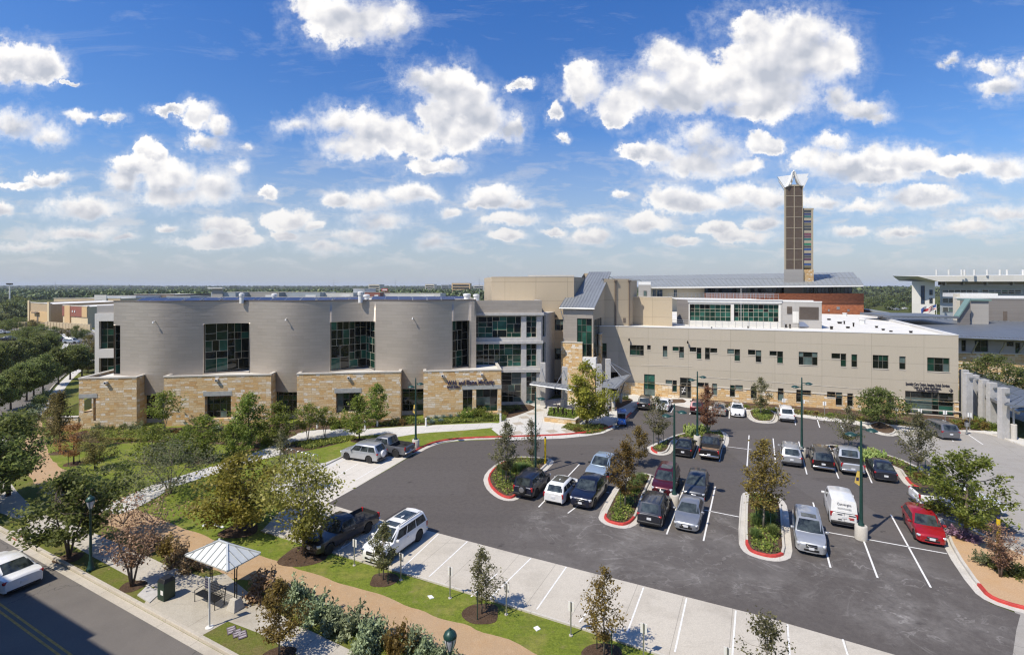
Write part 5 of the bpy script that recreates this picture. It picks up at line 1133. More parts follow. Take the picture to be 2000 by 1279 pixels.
DH=thing('grey_sided_hall', 'grey lap-sided hall with a sloping monitor roof behind the seamed roof', 'building', Vector((A(1940, 620, 105).x, 105, 0)))
W=Wall((A(1873, 600, 106).x, 106), (A(2130, 600, 101).x, 101), 0, 15.3);mb=MB();W.emit(mb);Wall(W.at(0, 0)+Vector((27, 30, 0)), W.at(0, 0), 0, 15.3).emit(mb);mb.poly([W.at(0, 15.3), W.at(W.L, 15.3), W.at(W.L, 15.3)+Vector((27, 30, 0)), W.at(0, 15.3)+Vector((27, 30, 0))], 1);Rd(DH, mb, 'siding_wall', ['dark_siding', 'roof_white'])
m=MB();W.bar(m, -.5, W.L, 15.3, 15.6, -.6, .1);W.bar(m, .2, 7.5, 15.6, 16.4, -6, -1);Rd(DH, m, 'parapet', 'white_trim')
m=MB();W.bar(m, -.45, .18, 0, 16.3, -1.2, .02);Rd(DH, m, 'stone_pier', 'cream_panel')
m=MB();r=W.rect(1959, 608, 1967, 628);W.bar(m, r[0], r[1], r[2], r[3], .005, .05);r=W.rect(1881, 591, 1891, 603);W.bar(m, r[0], r[1], r[2], r[3], .005, .05);Rd(DH, m, 'louvre', 'louver_brown')
W=Wall((A(1896, 600, 100).x, 100), (A(1931, 600, 99).x, 99), 6, 15.0);mb=MB();W.emit(mb);S=Wall(W.at(W.L, 0), W.at(W.L, 0)+Vector((1.5, 5, 0)), 6, 15.0);S.emit(mb);Rd(DH, mb, 'monitor_wall', 'gray_siding')
m=MB();W.bar(m, -.3, W.L+.3, 15.0, 15.35, -5, .35);Rd(DH, m, 'monitor_roof', 'copper_green')
p0, p1=A(1873, 621, 98.5), A(1896, 587, 98.5);m=MB();m.hexa([p0, p0+Vector((0, 1.2, 0)), p1+Vector((0, 1.2, 0)), p1], [p0+Vector((0, 0, .4)), p0+Vector((0, 1.2, .4)), p1+Vector((0, 1.2, .4)), p1+Vector((0, 0, .4))]);Rd(DH, m, 'slope_coping', 'copper_green');m=MB();m.poly([(p0.x, 98.9, 5), (p1.x+.2, 98.9, 5), (p1.x+.2, 98.9, p1.z), (p0.x, 98.9, p0.z)]);Rd(DH, m, 'gable_wall', 'dark_siding')
m=MB();q0, q1=A(1737, 620, 101), A(1873, 622, 98.5);m.hexa([q0, q1, q1+Vector((1, 10, 0)), q0+Vector((1, 10, 0))], [q0+Vector((0, 0, .35)), q1+Vector((0, 0, .35)), q1+Vector((1, 10, .5)), q0+Vector((1, 10, .5))]);Rd(DH, m, 'low_roof', 'seam_blue')
m=MB();q0, q1=A(1704, 611.5, 128), A(1762, 616, 122);t_=A(1735, 608.5, 132);m.hexa([q0, q1, q1+Vector((2, 14, 0)), q0+Vector((2, 14, 0))], [q0+Vector((0, 0, .6)), q1+Vector((0, 0, .2)), q1+Vector((2, 14, .9)), q0+Vector((2, 14, 1.3))]);Rd(DH, m, 'far_roof', 'seam_light')
BH=thing('brick_hall', 'red brick building with a ribbon of glass under a long grey metal roof', 'building', Vector((A(1500, 600, 132).x, 132, 0)))
W=Wall((A(1376, 600, 136).x, 136), (A(1687, 600, 128).x, 128), 0, 16.0);mb=MB();W.emit(mb);S=Wall(W.at(W.L, 0), W.at(W.L, 0)+Vector((6, 20, 0)), 0, 16.0);S.emit(mb);mb.poly([W.at(0, 16), W.at(W.L, 16), S.at(S.L, 16), W.at(0, 16)+Vector((6, 20, 0))]);Rd(BH, mb, 'brick_wall', 'red_brick')
m=MB()
for rr in((1634, 599, 1640, 604.5), (1617, 604, 1620, 608), (1655, 604, 1659, 608)):r=W.rect(*rr);W.bar(m, r[0], r[1], r[2], r[3], .005, .06)
Rd(BH, m, 'wall_vent', 'steel')
W2_=Wall((A(1376, 600, 140).x, 140), (A(1664, 600, 132.5).x, 132.5), 16.0, 18.0);g=MB();n=40;rnd=random.Random(8)
for i in range(n):
 u0, u1=W2_.L*i/n, W2_.L*(i+1)/n;j=rnd.uniform(-.03, .03);g.poly([W2_.at(u0, 16.05, j), W2_.at(u1, 16.05, -j), W2_.at(u1, 17.7, -j), W2_.at(u0, 17.7, j)], rnd.choice((0, 0, 3, 4, 4)))
f=MB()
for i in range(n+1):u=W2_.L*i/n;W2_.bar(f, u-.03, u+.03, 16.0, 17.75, .04, .12)
W2_.bar(f, 0, W2_.L, 17.7, 17.95, -.2, .12)
fo=f.build('ribbon_window', M('dark_frame'));keep_world(fo, BH);po_=g.build('pane', [M('glass_dark'), M('glass_green'), M('glass_teal'), M('glass_pale'), M('glass_blue')]);po_.parent=fo;po_.matrix_parent_inverse=Matrix()
W3_=Wall((A(1262, 600, 143).x, 143), (A(1376, 600, 140).x, 140), 0, 18.0);mb=MB();W3_.emit(mb);Rd(BH, mb, 'tan_wall', 'cream_panel')
for rr in((1275, 566, 1281, 580), (1283, 566, 1294, 580), (1316, 566, 1322, 580)):window(BH, W3_, W3_.rect(*rr), -.15, (.5, ), (), seed=330, pal=(3, 4), fmat='pale_frame', cut=False)
seam_slope(BH, A(1266, 562, 137), A(1686, 558.5, 126), A(1250, 549, 150), A(1677, 545, 139), 'metal_roof', 'seam_light', 1.1, .3, .1)
seam_slope(BH, A(1205, 549, 152), A(1674, 544.5, 141), A(1190, 541.5, 166), A(1665, 533.5, 155), 'upper_metal_roof', 'seam_light', 1.1, .3, .1)
m=MB();m.bar(A(1266, 562, 136.8), A(1686, 558.5, 125.8), .2, .35);Rd(BH, m, 'eave_fascia', 'white_trim')
W5=Wall((A(1247, 600, 130).x, 130), (A(1271, 600, 129).x, 129), 8, 18.2);mb=MB();W5.emit(mb);mb.poly([W5.at(0, 18.2), W5.at(W5.L, 18.2), W5.at(W5.L, 18.2)+Vector((2, 8, 0)), W5.at(0, 18.2)+Vector((2, 8, 0))]);Rd(BH, mb, 'stair_head', 'gray_siding')
m=MB();W5.bar(m, 0, W5.L, 18.2, 19.0, -2, .05);Rd(BH, m, 'stair_parapet', 'white_trim');window(BH, W5, W5.rect(1257, 568, 1263, 578), -.1, (), (), seed=3, pal=(3, ), cut=False)
TW=thing('lantern_tower', 'tall slender brown tower with a white winged crown and coloured glass shaft', 'tower', Vector((A(1550, 530, 136).x, 136, 0)))
tx0, tx1=A(1531.5, 500, 135), A(1568, 500, 135);W=Wall((tx0.x, 135), (tx1.x, 135), 14.5, 44.8);mb=MB();dep=5.0
tsk=2.9;mb.prism([(tx0.x, 135), (tx1.x, 135), (tx1.x+tsk, 135+dep), (tx0.x+tsk, 135+dep)], 22.4, 44.6);Rd(TW, mb, 'shaft', plain('tower_brown', (.105, .075, .055), .75, var=.12, vs=1.5))
mb=MB();mb.prism([(tx0.x-.12, 134.8), (tx1.x+.06, 134.8), (tx1.x+tsk, 135.2+dep), (tx0.x+tsk-.12, 135.2+dep)], 14, 22.4);Rd(TW, mb, 'base', 'gray_siding')
m=MB()
for u in(0, W.L*.07, W.L*.52, W.L-.15):W.bar(m, u, u+(.28 if u==0 else .14), 22.4, 44.7, .005, .1)
for i in range(8):z=25.0+i*2.83;W.bar(m, W.L*.07+.14, W.L-.15, z-.06, z+.06, .005, .07)
m.prism([(tx0.x-.1, 134.88), (tx1.x+.1, 134.88), (tx1.x+tsk+.1, 135.1+dep), (tx0.x+tsk-.1, 135.1+dep)], 44.6, 45.0);Rd(TW, m, 'shaft_trim', plain('trim_gold', (.42, .36, .26), .6, var=.05))
gx0, gx1=A(1568.8, 500, 135.4), A(1588, 500, 135.4);Wg=Wall((gx0.x, 135.4), (gx1.x, 135.4), 20, 38.9);cols=dict(teal=(.04, .15, .14), blue=(.04, .09, .24), navy=(.035, .05, .14), rose=(.19, .06, .09), green=(.03, .20, .11), dark=(.06, .065, .07), gold=(.17, .145, .08), plum=(.12, .055, .09))
mats_=[plain('tower_glass_'+k, v, .1, 0, .7, var=.15)for k, v in cols.items()];g=MB();ci=list(cols)
rows=['dark', 'navy', 'teal', None, 'navy', 'gold', 'dark', 'dark', None, 'rose', 'plum', 'teal', None, 'green', 'dark', 'blue', None, 'navy', 'dark', 'plum', None, 'blue', 'gold']
z=38.2;hh=(38.2-22.7)/len(rows);f=MB();Wg.bar(f, 0, .12, 22.4, 38.6, -.2, .1);Wg.bar(f, Wg.L-.5, Wg.L, 22.4, 38.6, -4, .1);Wg.bar(f, 0, Wg.L+.1, 38.3, 38.8, -4, .12)
for rname in rows:
 if rname is None:Wg.bar(f, .12, Wg.L-.5, z-hh, z, -.2, .06)
 else:g.poly([Wg.at(.12, z-hh+.05), Wg.at(Wg.L-.5, z-hh+.05), Wg.at(Wg.L-.5, z-.03), Wg.at(.12, z-.03)], ci.index(rname));Wg.bar(f, .12, Wg.L-.5, z-.03, z+.05, -.15, .02)
 z-=hh
fo=f.build('glass_shaft_frame', M('trim_gold'));keep_world(fo, TW);go=g.build('coloured_pane', mats_);go.parent=fo;go.matrix_parent_inverse=Matrix()
m=MB();Wg.bar(m, -.05, Wg.L+.1, 14.5, 22.4, -4, .1);Rd(TW, m, 'stone_foot', 'limestone')
def plate(pts, th, name, mat='white_trim'):
 m=MB();m.hexa([(x, y, z)for x, y, z in pts], [(x, y+th, z)for x, y, z in pts]);return Rd(TW, m, name, mat)
yc=134.8;X=lambda px:(px-CX)*yc/F;Z=lambda py:CAMH-(py-HY)*yc/F
for s, e in((1, [(1519, 345.5), (1548, 341.5), (1543, 352), (1538, 363), (1535, 366), (1532, 366.5)]), (-1, [(1579.5, 339.5), (1553, 340.5), (1558, 352), (1563, 362), (1566, 363.5), (1568.5, 362.5)])):
 pts=[(X(a), Z(b))for a, b in e];m=MB();fl=[(x, yc-.02*i, z)for i, (x, z)in enumerate(pts)];bk_=[(x, y+.35, z)for x, y, z in fl]
 m.hexa(fl if s>0 else fl[::-1], bk_ if s>0 else bk_[::-1]);Rd(TW, m, 'crown_wing', plain('crown_white', (.86, .86, .84), .5, var=.03))
 fl2=[(x+tsk, yc+dep+.3, z)for i, (x, z)in enumerate(pts)];m=MB();m.hexa([(x, y-.35, z)for x, y, z in fl2], fl2);Rd(TW, m, 'crown_wing', plain('crown_white', (.86, .86, .84), .5, var=.03))
arch=[(1537, 364.5), (1541, 357), (1545, 347), (1548, 337), (1550, 333.5), (1552, 337), (1555, 347), (1559.5, 357), (1563, 362)]
for yy_ in(yc-.1, yc+dep):m=MB();m.tube([(X(a)+(tsk if yy_>yc else 0), yy_, Z(b))for a, b in arch], .28, 6);Rd(TW, m, 'crown_arch', 'white_trim', smooth=50)
m=MB()
for(a, b)in arch[2:7:2]:m.bar((X(a), yc, Z(b)), (X(a)+tsk, yc+dep, Z(b)), .3)
Rd(TW, m, 'crown_rib', 'white_trim')
WB=thing('white_office_block', 'large white office building with overhanging flat roof and grey window bands', 'building', Vector((A(1890, 560, 250).x, 250, 0)))
W=Wall((A(1836, 560, 250).x, 250), (A(2150, 560, 238).x, 238), 0, 18.2);mb=MB();W.emit(mb);mb.poly([W.at(0, 18.2), W.at(W.L, 18.2), W.at(W.L, 18.2, -20), W.at(0, 18.2, -20)]);Rd(WB, mb, 'band_wall', 'steel_panel')
for k, z in enumerate(((16.1, 14.0), (11.8, 9.6), (7.4, 5.2))):
 for j, (a, b)in enumerate(((1840, 1910), (1917, 1994), (2000, 2060))):
  u0, u1=W.uv(a, 570)[0], W.uv(b, 570)[0];window(WB, W, (max(u0, .2), min(u1, W.L-.2), z[1], z[0]), -.25, [i/6 for i in range(1, 6)], (.5, ), seed=340+3*k+j, pal=(0, 2, 4, 0), fw=.25, fmat='pale_frame', cut=False, name='band_window')
W_=Wall((A(1781, 560, 254).x, 254), (A(1826, 560, 249).x, 249), 0, 20.3);mb=MB();W_.emit(mb);Wall(W_.at(W_.L, 0), W_.at(W_.L, 0)+Vector((6, 8, 0)), 0, 20.3).emit(mb);mb.poly([W_.at(0, 20.3), W_.at(W_.L, 20.3), W_.at(W_.L, 20.3)+Vector((4, 20, 0)), W_.at(0, 20.3)+Vector((4, 20, 0))]);Rd(WB, mb, 'stair_wing', 'white_panel')
for i_, rr in enumerate(((1798.5, 558, 1806, 593), (1815, 566, 1821.5, 576), (1815, 582, 1821.5, 592))):r=W_.rect(*rr);window(WB, W_, r, -.2, (.5, ), (.33, .66), seed=350+i_, pal=(0, 4), fw=.2, fmat='dark_frame', cut=False, name='tall_window')
m=MB()
for u in(3, 11, 21, 32, 43, 54, 65):W.bar(m, u, u+.8, 18.2, 20.2, -3, -1.5)
Rd(WB, m, 'roof_column', 'steel');m=MB();W.bar(m, 2, W.L, 18.25, 20.2, -5, -2.9);Rd(WB, m, 'penthouse_wall', 'cream_panel')
W8=Wall((A(1792, 540, 246).x, 246), (A(2150, 540, 232).x, 232), 20, 24);m=MB()
m.hexa([W8.at(9, 20.0), W8.at(W8.L, 19.9), W8.at(W8.L, 20.3, -22), W8.at(3, 20.6, -22)], [W8.at(0, 22.6), W8.at(W8.L, 23.1), W8.at(W8.L, 23.6, -22), W8.at(0, 23.2, -22)]);Rd(WB, m, 'overhang_roof', 'white_panel')
for px in(1829, 1853, 1878, 1884, 1903, 1928, 1953, 1967, 1998):m=MB();p=A(px, 540, 240);m.lathe([(.45, 23), (.45, 25.6)], 8, 0, (p.x, p.y, 0));Rd(WB, m, 'roof_stack', 'white_trim', smooth=40)
gd=Vector((.89, -.456, 0)).normalized();gn=Vector((gd.y, -gd.x, 0));g0=Vector((0, .85, 0))
GA=thing('parking_garage', 'concrete parking garage across the street whose roof edge is the viewpoint', 'building', g0-gd*20+gn*20)
mb=MB();a, b=g0-gd*39.5, g0+gd*70;gbk=gn*40
mb.prism([a+gbk, b+gbk, b, a], 0, 15.2)
Rd(GA, mb, 'deck', 'column_gray');m=MB();m.prism([a+gn*.3, b+gn*.3, b, a], 15.2, 16.3);Rd(GA, m, 'parapet', 'column_gray')
m=MB();q8, q36=g0-gd*8, g0-gd*36.7;m.prism([q36+gn*30, q8+gn*30, q8-gn*.02, q36-gn*.02], 16.32, 18.45);Rd(GA, m, 'shadow_upper_block', 'column_gray');m=MB();q60=g0-gd*70;m.prism([q60+gn*30, q36+gn*30-gd*.02, q36-gn*.02-gd*.02, q60-gn*.02], 0, 18.95);Rd(GA, m, 'shadow_end_block', 'column_gray')  # unseen raised blocks, added so the garage's shadow reaches farther across the street
def far_building(name, label, px0, px1, ytop, ybase, depth, wall, roof='roof_white', parts=(), cat='building', skew=0.0):
 Y=F*CAMH/(ybase-HY);p0, p1=A(px0, ytop, Y), A(px1, ytop, Y);h=p0.z;root=thing(name, label, cat, ((p0.x+p1.x)/2, Y, 0))
 W=Wall((p0.x, Y), (p1.x, Y+skew), 0, h);mb=MB();W.emit(mb)
 bk2=Vector((0, depth, 0))+W.d*0;q0, q1=W.at(0, 0), W.at(W.L, 0);Wall(q1, q1+bk2, 0, h).emit(mb);Wall(q0+bk2, q0, 0, h).emit(mb);Rd(root, mb, 'wall', wall)
 m=MB();m.poly([(q0.x, q0.y, h-.3), (q1.x, q1.y, h-.3), (q1.x, q1.y+depth, h-.3), (q0.x, q0.y+depth, h-.3)]);Rd(root, m, 'roof', roof)
 m=MB();W.bar(m, -.1, W.L+.1, h, h+.35, -.6, .15);Rd(root, m, 'parapet', 'coping')
 for(kind, a, b, c, d, mt2, pr)in parts:
  m=MB();W.bar(m, W.L*a, W.L*b, h*c, h*d, .01, pr);Rd(root, m, kind, mt2)
 return root, W, h
far_building('shop_building', 'tan stone-trimmed shop with loading bays, far left of the row', 57, 177, 591, 628, 45, 'store_stone', 'roof_white', (('wall_panel', .08, .45, .05, .55, 'store_tan', .3), ('wall_panel', .5, .93, .08, .6, 'store_tan', .3), ('pilaster', 0, .07, 0, 1.12, 'store_cream', .6), ('pilaster', .93, 1, 0, 1.1, 'store_cream', .6), ('canopy', .3, .55, .5, .55, 'louver_brown', 1.5), ('loading_door', .42, .5, 0, .35, 'louver_brown', .35)), skew=-22)
far_building('shop_building', 'cream shop with red brick upper bands just behind the glazed stair block', 123, 215, 597, 636, 60, 'store_cream', 'roof_white', (('wall_panel', 0, .12, .5, .98, 'store_red', .3), ('wall_panel', .34, .8, .5, .98, 'store_red', .3), ('wall_panel', .12, .34, .02, 1.02, 'store_tan', .5), ('wall_panel', .8, 1, .5, .98, 'store_tan', .3), ('round_light', .43, .46, .7, .8, 'white_trim', .5), ('round_light', .52, .55, .7, .8, 'white_trim', .5)), skew=-12)
far_building('shop_building', 'long pale shop with red panels under the trees', 105, 235, 583, 606, 60, 'store_cream', 'roof_white', (('wall_panel', .3, .6, .1, .8, 'store_red', .4), ('wall_panel', .62, .8, .1, 1.3, 'white_panel', .6)))
far_building('shop_building', 'grey-green store with a low curved roof', 197, 265, 578, 603, 60, 'steel_panel', 'seam_blue', (('wall_panel', .1, .5, 0, .6, 'copper_green', .5), ))
far_building('shop_building', 'dark brown shop seen over the solar panels', 262, 340, 575, 600, 50, 'louver_brown', 'roof_white', (('awning', .1, .9, .45, .6, 'white_panel', 2), ))
far_building('shop_building', 'pale barrel-roofed store above the curved wall', 325, 372, 579, 602, 40, 'steel_panel', 'seam_light', (('window', .1, .9, .1, .6, 'glass_blue', .3), ))
_r, _W, _h=far_building('shop_building', 'tall-fronted electronics shop with a blue tower front', 412, 460, 571, 600, 45, 'steel_panel', 'roof_white', (('wall_panel', .08, .5, .3, 1.25, 'gray_siding', 1.0), ('roof_plate', -.05, .55, 1.25, 1.32, 'white_trim', 3), ('sign_panel', .55, .75, .25, .55, 'dark_frame', .5)))
m=MB();_W.bar(m, _W.L*.57, _W.L*.73, _h*.29, _h*.51, .5, .62);Rd(_r, m, 'sign_panel', 'post_yellow')
for i, (lab, a, b, t_, bs, wl)in enumerate((('long white-roofed store in the middle of the shopping row', 470, 545, 574, 598, 'gray_siding'), ('low store with a grey gabled front behind the roof vents', 545, 625, 574, 597, 'steel_panel'), ('long low warehouse with a white roof edge', 625, 690, 575, 596, 'white_panel'), ('small blue-fronted shop beyond the roof vent', 690, 712, 567, 595, 'steel_panel'), ('low red-brown shop left of the billboard', 712, 742, 574, 595, 'store_red'), ('low white warehouse beyond the dark solar panels', 745, 860, 576, 594, 'white_panel'))):
 far_building('shop_building', lab, a, b, t_-3, bs, 40, wl, 'roof_white', (('window', .05, .6, .2, .55, 'glass_dark', .3), ('sign_panel', .65, .9, .55, .8, 'white_trim', .4)))
for lab, a, b, t_, bs, wl in(('cream office block on the skyline above the billboard', 720, 741, 555.5, 572, 'cream_panel'), ('pale office block among trees on the skyline', 830, 848, 555, 570, 'cream_panel'), ('small grey block on the skyline', 862, 877, 556, 570, 'steel_panel'), ('wide tan brick office block on the skyline', 882, 918, 553, 572, 'store_tan'), ('low white building on the skyline by the tall masts', 925, 945, 557, 570, 'white_panel')):
 far_building('office_building', lab, a, b, t_, bs, 50, wl, 'roof_white', tuple(('window_band', .06, .94, .15+.27*k, .3+.27*k, 'glass_dark', .4)for k in range(3)))
_r, _W, _h=far_building('office_building', 'cream hospital block with strip windows beside the tan entrance hall', 946, 1010, 560.5, 592, 40, 'cream_panel', 'roof_white', (('roof_edge', -.02, 1, 1.0, 1.06, 'white_trim', 1.2), ))
for k, (a, b)in enumerate(((948, 959), (963, 978))):window(_r, _W, _W.rect(a, 568, b, 572.5), -.3, (.33, .66), (), seed=360+k, fw=.2, cut=False)
BB=thing('billboard', 'red and white roadside billboard above the distant trees', 'billboard', A(750, 580, 620)*1);BB.location.z=0
m=MB();p=A(751, 566, 620);m.box((p.x-3.8, 620, p.z-1.6), (p.x+3.8, 620.5, p.z+1.6));Rd(BB, m, 'panel', 'red_paint');m=MB();m.box((p.x-2.6, 619.8, p.z-.8), (p.x+3.2, 619.99, p.z+.7));Rd(BB, m, 'sheet', 'white_trim');m=MB();m.box((p.x-.3, 620.1, 0), (p.x+.3, 620.4, p.z-1.6));Rd(BB, m, 'pole', 'steel')
for lab, px, top, Y in(('thin grey mast rising over the trees left of the billboard', 652, 545, 700), ('thin mast beyond the billboard', 772, 545, 760), ('tall lattice mast left of the cream hospital block', 936, 541, 520), ('tall lattice mast touching the cream hospital block', 953, 539, 500), ('short mast above the distant trees at far left', 108, 549, 900)):
 p=A(px, top, Y);t_=thing('radio_mast', lab, 'mast', (p.x, Y, 0));m=MB();m.tube([(p.x, Y, 0), (p.x, Y, p.z)], [.35, .12], 5);Rd(t_, m, 'pole', 'steel');m=MB()
 for k in range(3):zz=p.z*(.7+.1*k);m.box((p.x-.8, Y-.1, zz), (p.x+.8, Y+.1, zz+.25))
 Rd(t_, m, 'antenna', 'steel')
p=G(19, 602);FL=thing('floodlight_mast', 'tall pale mast with a cluster of floodlights above the trees', 'floodlight', p);m=MB();hh=CAMH-(556-HY)*p.y/F;m.tube([(p.x, p.y, 0), (p.x, p.y, hh)], [.6, .35], 8);Rd(FL, m, 'pole', 'white_trim')
m=MB();m.box((p.x-2.2, p.y-.2, hh-.2), (p.x+2.2, p.y+.2, hh+.15));Rd(FL, m, 'crossbar', 'steel')
for dx in(-1.9, -.7, .7, 1.9):m=MB();m.box((p.x+dx-.45, p.y-.7, hh+.2), (p.x+dx+.45, p.y+.3, hh+1.1));Rd(FL, m, 'floodlight', 'dark_bronze')
for i, (a, b)in enumerate(((29, 48), (92, 175))):
 n=5 if i==0 else 15
 t_=thing('screen_wall', ('short screen wall of pale piers beside the side street', 'long screen wall of pale piers and brick in front of the cream shop')[i], 'wall', G((a+b)/2, 637));m=MB();m2=MB()
 for k in range(n):
  p=G(a+(b-a)*k/(n-1), 641 if i==0 else 640+k*.45);m.box((p.x-.55, p.y-.5, 0), (p.x+.55, p.y+.5, 2.6))
  if k:m2.box((pp.x+.55, pp.y-.2, 0), (p.x-.55, pp.y+.2, 2.0))
  pp=p
 Rd(t_, m, 'pier', 'store_cream');Rd(t_, m2, 'infill', 'store_red')
def interp(pts, x):
 if x<=pts[0][0]:return pts[0][1]
 for(a, b), (c, d)in zip(pts, pts[1:]):
  if x<=c:return b+(d-b)*(x-a)/(c-a)if c>a else d
 return pts[-1][1]
SPEC={'sedan':dict(L=4.75, W=1.83, H=1.46, belt=.93, nose=.70, tail=.98, r=.33, wb=2.75, cab=(1.05, .35, -1.02, -1.72), split=(.04, .47, .50, .90), zs=.22), 'bigsedan':dict(L=5.30, W=1.95, H=1.46, belt=.91, nose=.74, tail=.94, r=.34, wb=2.92, cab=(1.05, .34, -.98, -1.86), split=(.04, .47, .50, .92), zs=.24), 'hatch':dict(L=4.40, W=1.78, H=1.56, belt=.98, nose=.74, tail=1.02, r=.33, wb=2.60, cab=(1.18, .38, -1.55, -2.02), split=(.05, .42, .45, .74, .77, .93), zs=.22), 'wagon':dict(L=4.56, W=1.78, H=1.52, belt=.96, nose=.72, tail=1.0, r=.33, wb=2.58, cab=(1.12, .38, -1.75, -2.12), split=(.05, .40, .43, .70, .73, .95), zs=.22), 'suv':dict(L=4.75, W=1.88, H=1.76, belt=1.06, nose=.86, tail=1.08, r=.37, wb=2.75, cab=(1.12, .42, -1.90, -2.26), split=(.05, .37, .40, .67, .70, .95), zs=.27, rack=True), 'jeep':dict(L=4.45, W=1.86, H=1.80, belt=1.10, nose=.93, tail=1.10, r=.38, wb=2.65, cab=(.98, .48, -1.92, -2.12), split=(.04, .37, .41, .68, .72, .95), zs=.31, rack=True, spare=True), 'bigsuv':dict(L=4.98, W=1.92, H=1.80, belt=1.08, nose=.94, tail=1.14, r=.40, wb=3.05, cab=(1.30, .60, -2.20, -2.50), split=(.05, .34, .37, .63, .66, .95), zs=.28, rack=True), 'minivan':dict(L=5.10, W=1.98, H=1.76, belt=1.04, nose=.80, tail=1.06, r=.36, wb=3.03, cab=(1.62, .58, -2.12, -2.46), split=(.10, .38, .41, .67, .70, .95), zs=.22), 'van':dict(L=4.60, W=1.80, H=2.02, belt=1.14, nose=.88, tail=1.14, r=.34, wb=2.91, cab=(1.58, .70, -2.10, -2.26), split=(.08, .34), zs=.24), 'pickup':dict(L=5.85, W=2.02, H=1.90, belt=1.16, nose=.98, tail=1.16, r=.41, wb=3.70, cab=(1.28, .66, -.62, -.86), split=(.06, .50, .54, .93), zs=.36, bed=True), 'longpickup':dict(L=5.55, W=1.93, H=1.76, belt=1.08, nose=.92, tail=1.08, r=.38, wb=3.45, cab=(1.15, .58, -.35, -.55), split=(.06, .60, .64, .93), zs=.36, bed=True), 'ridge':dict(L=5.25, W=1.98, H=1.80, belt=1.12, nose=.95, tail=1.14, r=.39, wb=3.10, cab=(1.25, .55, -.98, -1.22), split=(.06, .47, .51, .92), zs=.30, bed=True), }
def car(kind, pt, px, py, head, label, name='parked_car', cat='car', group='vehicles parked in the lot', z=.012, sunroof=None, rims='rim', bed_floor='bed_liner', lowtrim=None, black_roof=False):
 S=SPEC[kind];L, W, H, zb=S['L'], S['W'], S['H'], S['belt'];hw=W/2;r=S['r'];zs=S['zs'];xa, xb, xc, xd=S['cab']
 loc=G(px, py)if not isinstance(px, Vector)else px
 root=thing(name, label, cat, (loc.x, loc.y, z), math.atan2(head.y, head.x), group)
 bed=S.get('bed');ax=[S['wb']/2+.05, -S['wb']/2+.05]if not bed else[S['wb']/2+.12, -S['wb']/2+.12]
 if kind in('minivan', 'van', 'hatch', 'wagon'):ax=[S['wb']/2+.12, -S['wb']/2+.12]
 f, b=L/2, -L/2
 top=[(b, S['tail']-.10), (b+.10, S['tail']-.01), (xd, zb+.03 if not bed else zb), (xa, zb+.02), (xa+(f-xa)*.45, zb-.03), (f-.30, S['nose']+.07), (f-.10, S['nose']-.02), (f, S['nose']-.16)]
 if kind in('sedan', 'bigsedan'):top[2:2]=[(b+.35, S['tail']+.03)]
 wid=[(b, .86), (b+.07, .93), (b+.3, .975), (b+.8, 1), (f-1.0, 1), (f-.45, .965), (f-.18, .88), (f-.05, .76), (f, .66)]
 xs=set();x=b
 while x<f:xs.add(round(x, 3));x+=.16
 xs|={f, f-.05, f-.1, f-.18, f-.3, b+.05, b+.1, b+.2}
 ra=r+.075
 for a in ax:
  for k in range(9):xs.add(a-ra+2*ra*k/8)
 if bed:xs|={xd-.06, xd-.062, b+.105, b+.107}
 xs=sorted(xs);mb=MB();rings=[];nb=9
 for x in xs:
  w=hw*interp(wid, x);zt=interp(top, x);za=zs+.02
  for a in ax:
   if abs(x-a)<ra:za=max(za, r+math.sqrt(max(0, ra*ra-(x-a)**2))*1.0)
  za=min(za, zt-.16);zi=zs if za<=zs+.021 else zs
  cr=.035 if not bed else .02;zm=max(za+.03, zs+(zt-zs)*.52)
  inb=bed and b+.106<=x<=xd-.061
  zf=.80 if inb else None
  hp=[(0, zi), (w-.30, zi), (w-.30, za), (w*.985, za), (w, zm), (w*.985, zt-.11), (w*.945, zt-.01)]
  hp+=[(w-.13, zf), (0, zf)]if inb else[(w*.62, zt+cr*.7), (0, zt+cr)]
  if inb:hp[6]=(w-.06, zt)
  ring=[(x, y, zz)for y, zz in hp]+[(x, -y, zz)for y, zz in hp[-2:0:-1]]
  k0=len(mb.v);mb.v+=ring;rings.append((k0, inb, za>zs+.03))
 n=len(hp)*2-2
 for(k0, ib, ar), (k1, ib2, ar2)in zip(rings, rings[1:]):
  for j in range(n):
   jj=(j+1)%n;m=0
   if j in(0, 1, 2, n-1, n-2, n-3):m=1
   if ib and ib2 and j in(6, 7, n-7, n-8):m=2
   if ib and ib2 and j in(7, n-8):m=3
   if bed and ib!=ib2 and j in(6, 7, n-7, n-8):m=2
   mb.f.append((k0+j, k0+jj, k1+jj, k1+j));mb.m.append(m)
 mb.f.append(tuple(rings[0][0]+j for j in range(n))[::-1]);mb.m.append(0);mb.f.append(tuple(rings[-1][0]+j for j in range(n)));mb.m.append(0)
 body=mb.build('body', [M(pt), M('car_black'), M('bed_liner'), M(bed_floor)], root, uv=False);bmx=bmesh.new();bmx.from_mesh(body.data);bmesh.ops.recalc_face_normals(bmx, faces=bmx.faces);bmx.to_mesh(body.data);bmx.free();smooth_angle(body, 38)
 wbt=hw*.955;wr=hw*(.74 if kind in('sedan', 'bigsedan')else .80 if kind!='van' else .86)
 def row(x, zlow, roof, bulge):
  if roof:return[(x, -wbt, zb), (x, -wr, H-.09), (x, -wr+.13, H-.015), (x+bulge, 0, H+.015), (x, wr-.13, H-.015), (x, wr, H-.09), (x, wbt, zb)]
  return[(x, -wbt, zlow), (x, -wbt*.97, zlow+.012), (x+bulge*.5, -wbt*.72, zlow+.02), (x+bulge, 0, zlow+.03), (x+bulge*.5, wbt*.72, zlow+.02), (x, wbt*.97, zlow+.012), (x, wbt, zlow)]
